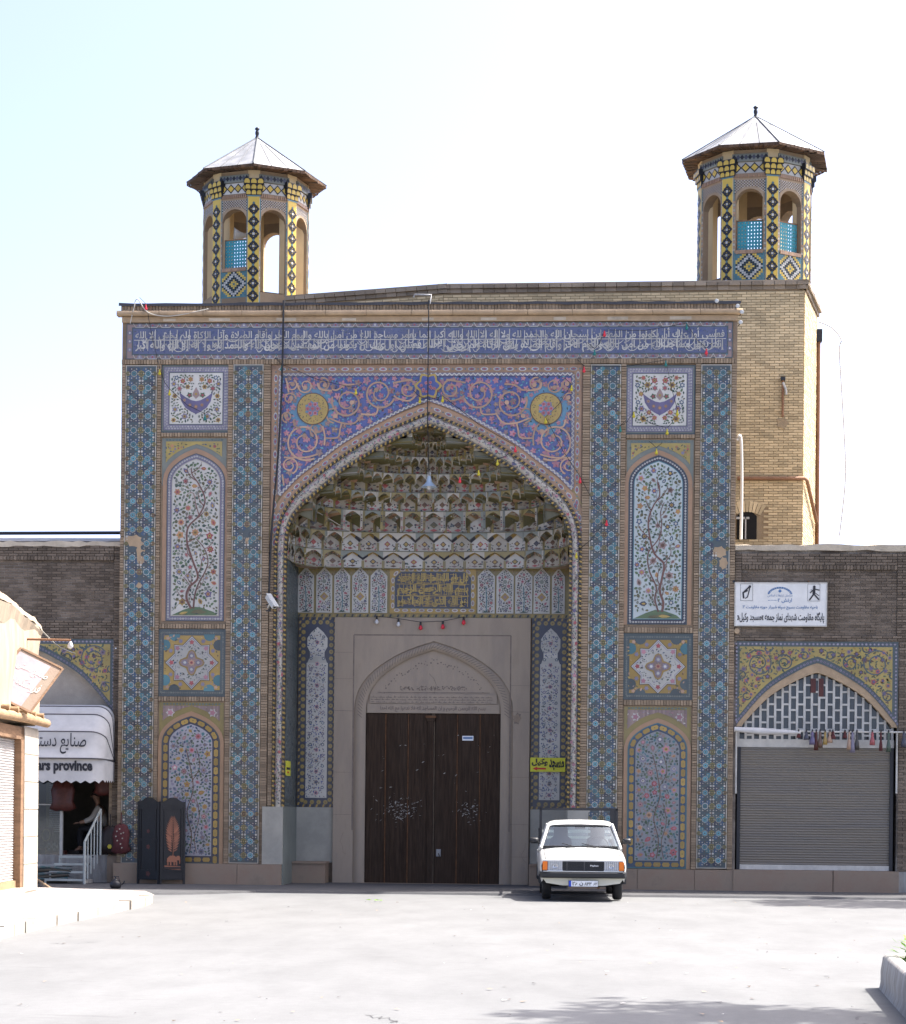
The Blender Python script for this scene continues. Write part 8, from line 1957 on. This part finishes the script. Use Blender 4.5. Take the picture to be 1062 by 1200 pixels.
# ================================================================== PLANTER AND TREES
def planter():
    # a long raised bed with rounded corners; its left side runs towards the camera
    a = G(1033, 1158); b = G(1060, 1188)
    dx, dy = b[0]-a[0], b[1]-a[1]; L = math.hypot(dx, dy); dx /= L; dy /= L; nx, ny = -dy, dx
    if nx < 0: nx, ny = -nx, -ny
    H = PZ(1037, 1119, a[1]); LEN, WID, rc = 7.0, 3.2, .16
    def ring(off, z):
        out = []
        for cs, ct, a0 in ((rc, rc, 180), (LEN-rc, rc, 270), (LEN-rc, WID-rc, 0), (rc, WID-rc, 90)):
            for k in range(7):
                t = R(a0+90*k/6); q = rc-off; s = cs+q*math.cos(t); w_ = ct+q*math.sin(t); out.append((a[0]+dx*(s-.25)+nx*w_, a[1]+dy*(s-.25)+ny*w_, z))
        return out
    cx, cy = a[0]+dx*LEN/2+nx*WID/2, a[1]+dy*LEN/2+ny*WID/2
    root = thing('concrete_planter', (cx, cy, 0), 'stained concrete planter with rounded corners at the edge of the road', 'planter')
    k = MB(); rows = [ring(o_, z) for o_, z in ((-.02, -.03), (0, .05), (.0, H*.5), (.02, H-.03), (.04, H), (.14, H), (.15, H-.15))]
    rows = [[(x+uni(-.006, .006), y+uni(-.006, .006), z) for x, y, z in r_] for r_ in rows]
    k.grid(rows, 'concrete', closed=True, flip=False); k.build('wall', root)
    k = MB(); k.face(ring(.13, H-.10), 'soil'); k.build('soil', root)
    for i in range(14):
        s = uni(.0, .5) if i < 6 else uni(.4, LEN-.6); w_ = (.27, .36, .45, .30, .5, .6)[i] if i < 6 else uni(.5, WID-.5); x, y = a[0]+dx*s+nx*w_, a[1]+dy*s+ny*w_
        k = MB()
        for j in range(90):
            a_ = uni(0, 6.3); L_ = uni(.05, .10); rr = uni(.0, .17); z = H-.10+uni(0, .26); X, Y_ = x+rr*math.cos(a_), y+rr*math.sin(a_)
            d = Vector((math.cos(a_), math.sin(a_), uni(-.2, .9))).normalized()*L_; s_ = Vector((-math.sin(a_), math.cos(a_), 0))*L_*.3
            p = Vector((X, Y_, z)); k.face([tuple(p), tuple(p+d*.5+s_), tuple(p+d), tuple(p+d*.5-s_)], 'leaf_bright' if rnd() < .7 else 'leaf')
        k.tube([(x, y, H-.12), (x, y, H+.10)], .008, 'bark', 4)
        tag(k.build('planter_plant', org=(x, y, H-.1)), 'small bright green leafy plant growing in the concrete planter', 'plant', 'plants in the concrete planter')
    return cx, cy
pcx, pcy = planter()
def tree(x, y, zt, H0, H1, rad, nleaf, lab, seed, lean=(0, 0), grp=None):
    random.seed(seed)
    root = thing('street_tree', (x, y, zt), lab, 'tree', grp)
    k = MB(); tips = []
    top = (x+lean[0], y+lean[1], (H0+H1)/2)
    k.tube(smooth([(x, y, zt-.1), (x+lean[0]*.2+.05, y+lean[1]*.2, H0*.5), (x+lean[0]*.7, y+lean[1]*.7, H0+.3), top], 4), [.17-.11*i/12 for i in range(13)], 'bark', 8)
    for i in range(15):
        a = 2.4*i; z = H0+.2+(H1-H0)*.6*i/15; f = (z-zt)/(top[2]-zt); b = (x+lean[0]*min(1, f), y+lean[1]*min(1, f), min(z, top[2]))
        t = (x+lean[0]+rad*uni(.5, .95)*math.cos(a), y+lean[1]+rad*uni(.5, .95)*math.sin(a), z+uni(.3, 1.0)); m = tuple((b[j]*.5+t[j]*.5)+(0, 0, .25)[j] for j in range(3))
        k.tube([b, m, t], [.05, .03, .012], 'bark', 5); tips += [m, t]
    k.build('trunk', root)
    k = MB(); cl = []
    for i in range(58):
        u = uni(-1, 1); a = uni(0, 6.3); q = rad*(1-u*u)**.5*uni(.35, 1.0); cl.append((x+lean[0]+q*math.cos(a), y+lean[1]+q*math.sin(a), (H0+H1)/2+u*(H1-H0)/2, uni(.30, .62)))
    for t in tips: cl.append((*t, .4))
    for i in range(nleaf):
        c = random.choice(cl); d = Vector((random.gauss(0, 1), random.gauss(0, 1), random.gauss(0, .8))).normalized()*c[3]*rnd()**.4
        p = Vector(c[:3])+d; n = Vector((random.gauss(0, 1), random.gauss(0, 1), random.gauss(0, 1)+.6)).normalized(); u_ = n.orthogonal().normalized(); v_ = n.cross(u_); L = uni(.10, .17)
        a = uni(0, 6.3); e1 = u_*math.cos(a)+v_*math.sin(a); e2 = n.cross(e1)
        k.face([tuple(p-e1*L), tuple(p+e2*L*.42), tuple(p+e1*L), tuple(p-e2*L*.42)], 'leaf')
    k.build('crown', root)
# crowns stand outside the frame on the right and throw the dappled shade seen on the road
sxz, syz = SUN.x/SUN.z, SUN.y/SUN.z
def shade_at(u, v, h): gx, gy = G(u, v); return gx+sxz*h, gy+syz*h
x, y = shade_at(870, 1194, 9.8); tree(x+1.2, y+.1, 0, 8.6, 11.4, 1.75, 2600, 'tall street tree shading the road beside the concrete planter', 11, lean=(-1.2, -.1))
x, y = shade_at(1010, 1058, 10.2); tree(x+1.2, y-.5, 0, 8.6, 12.0, 2.2, 3000, 'tall street tree on the pavement beside the right shop wing', 5, lean=(-1.2, .5))
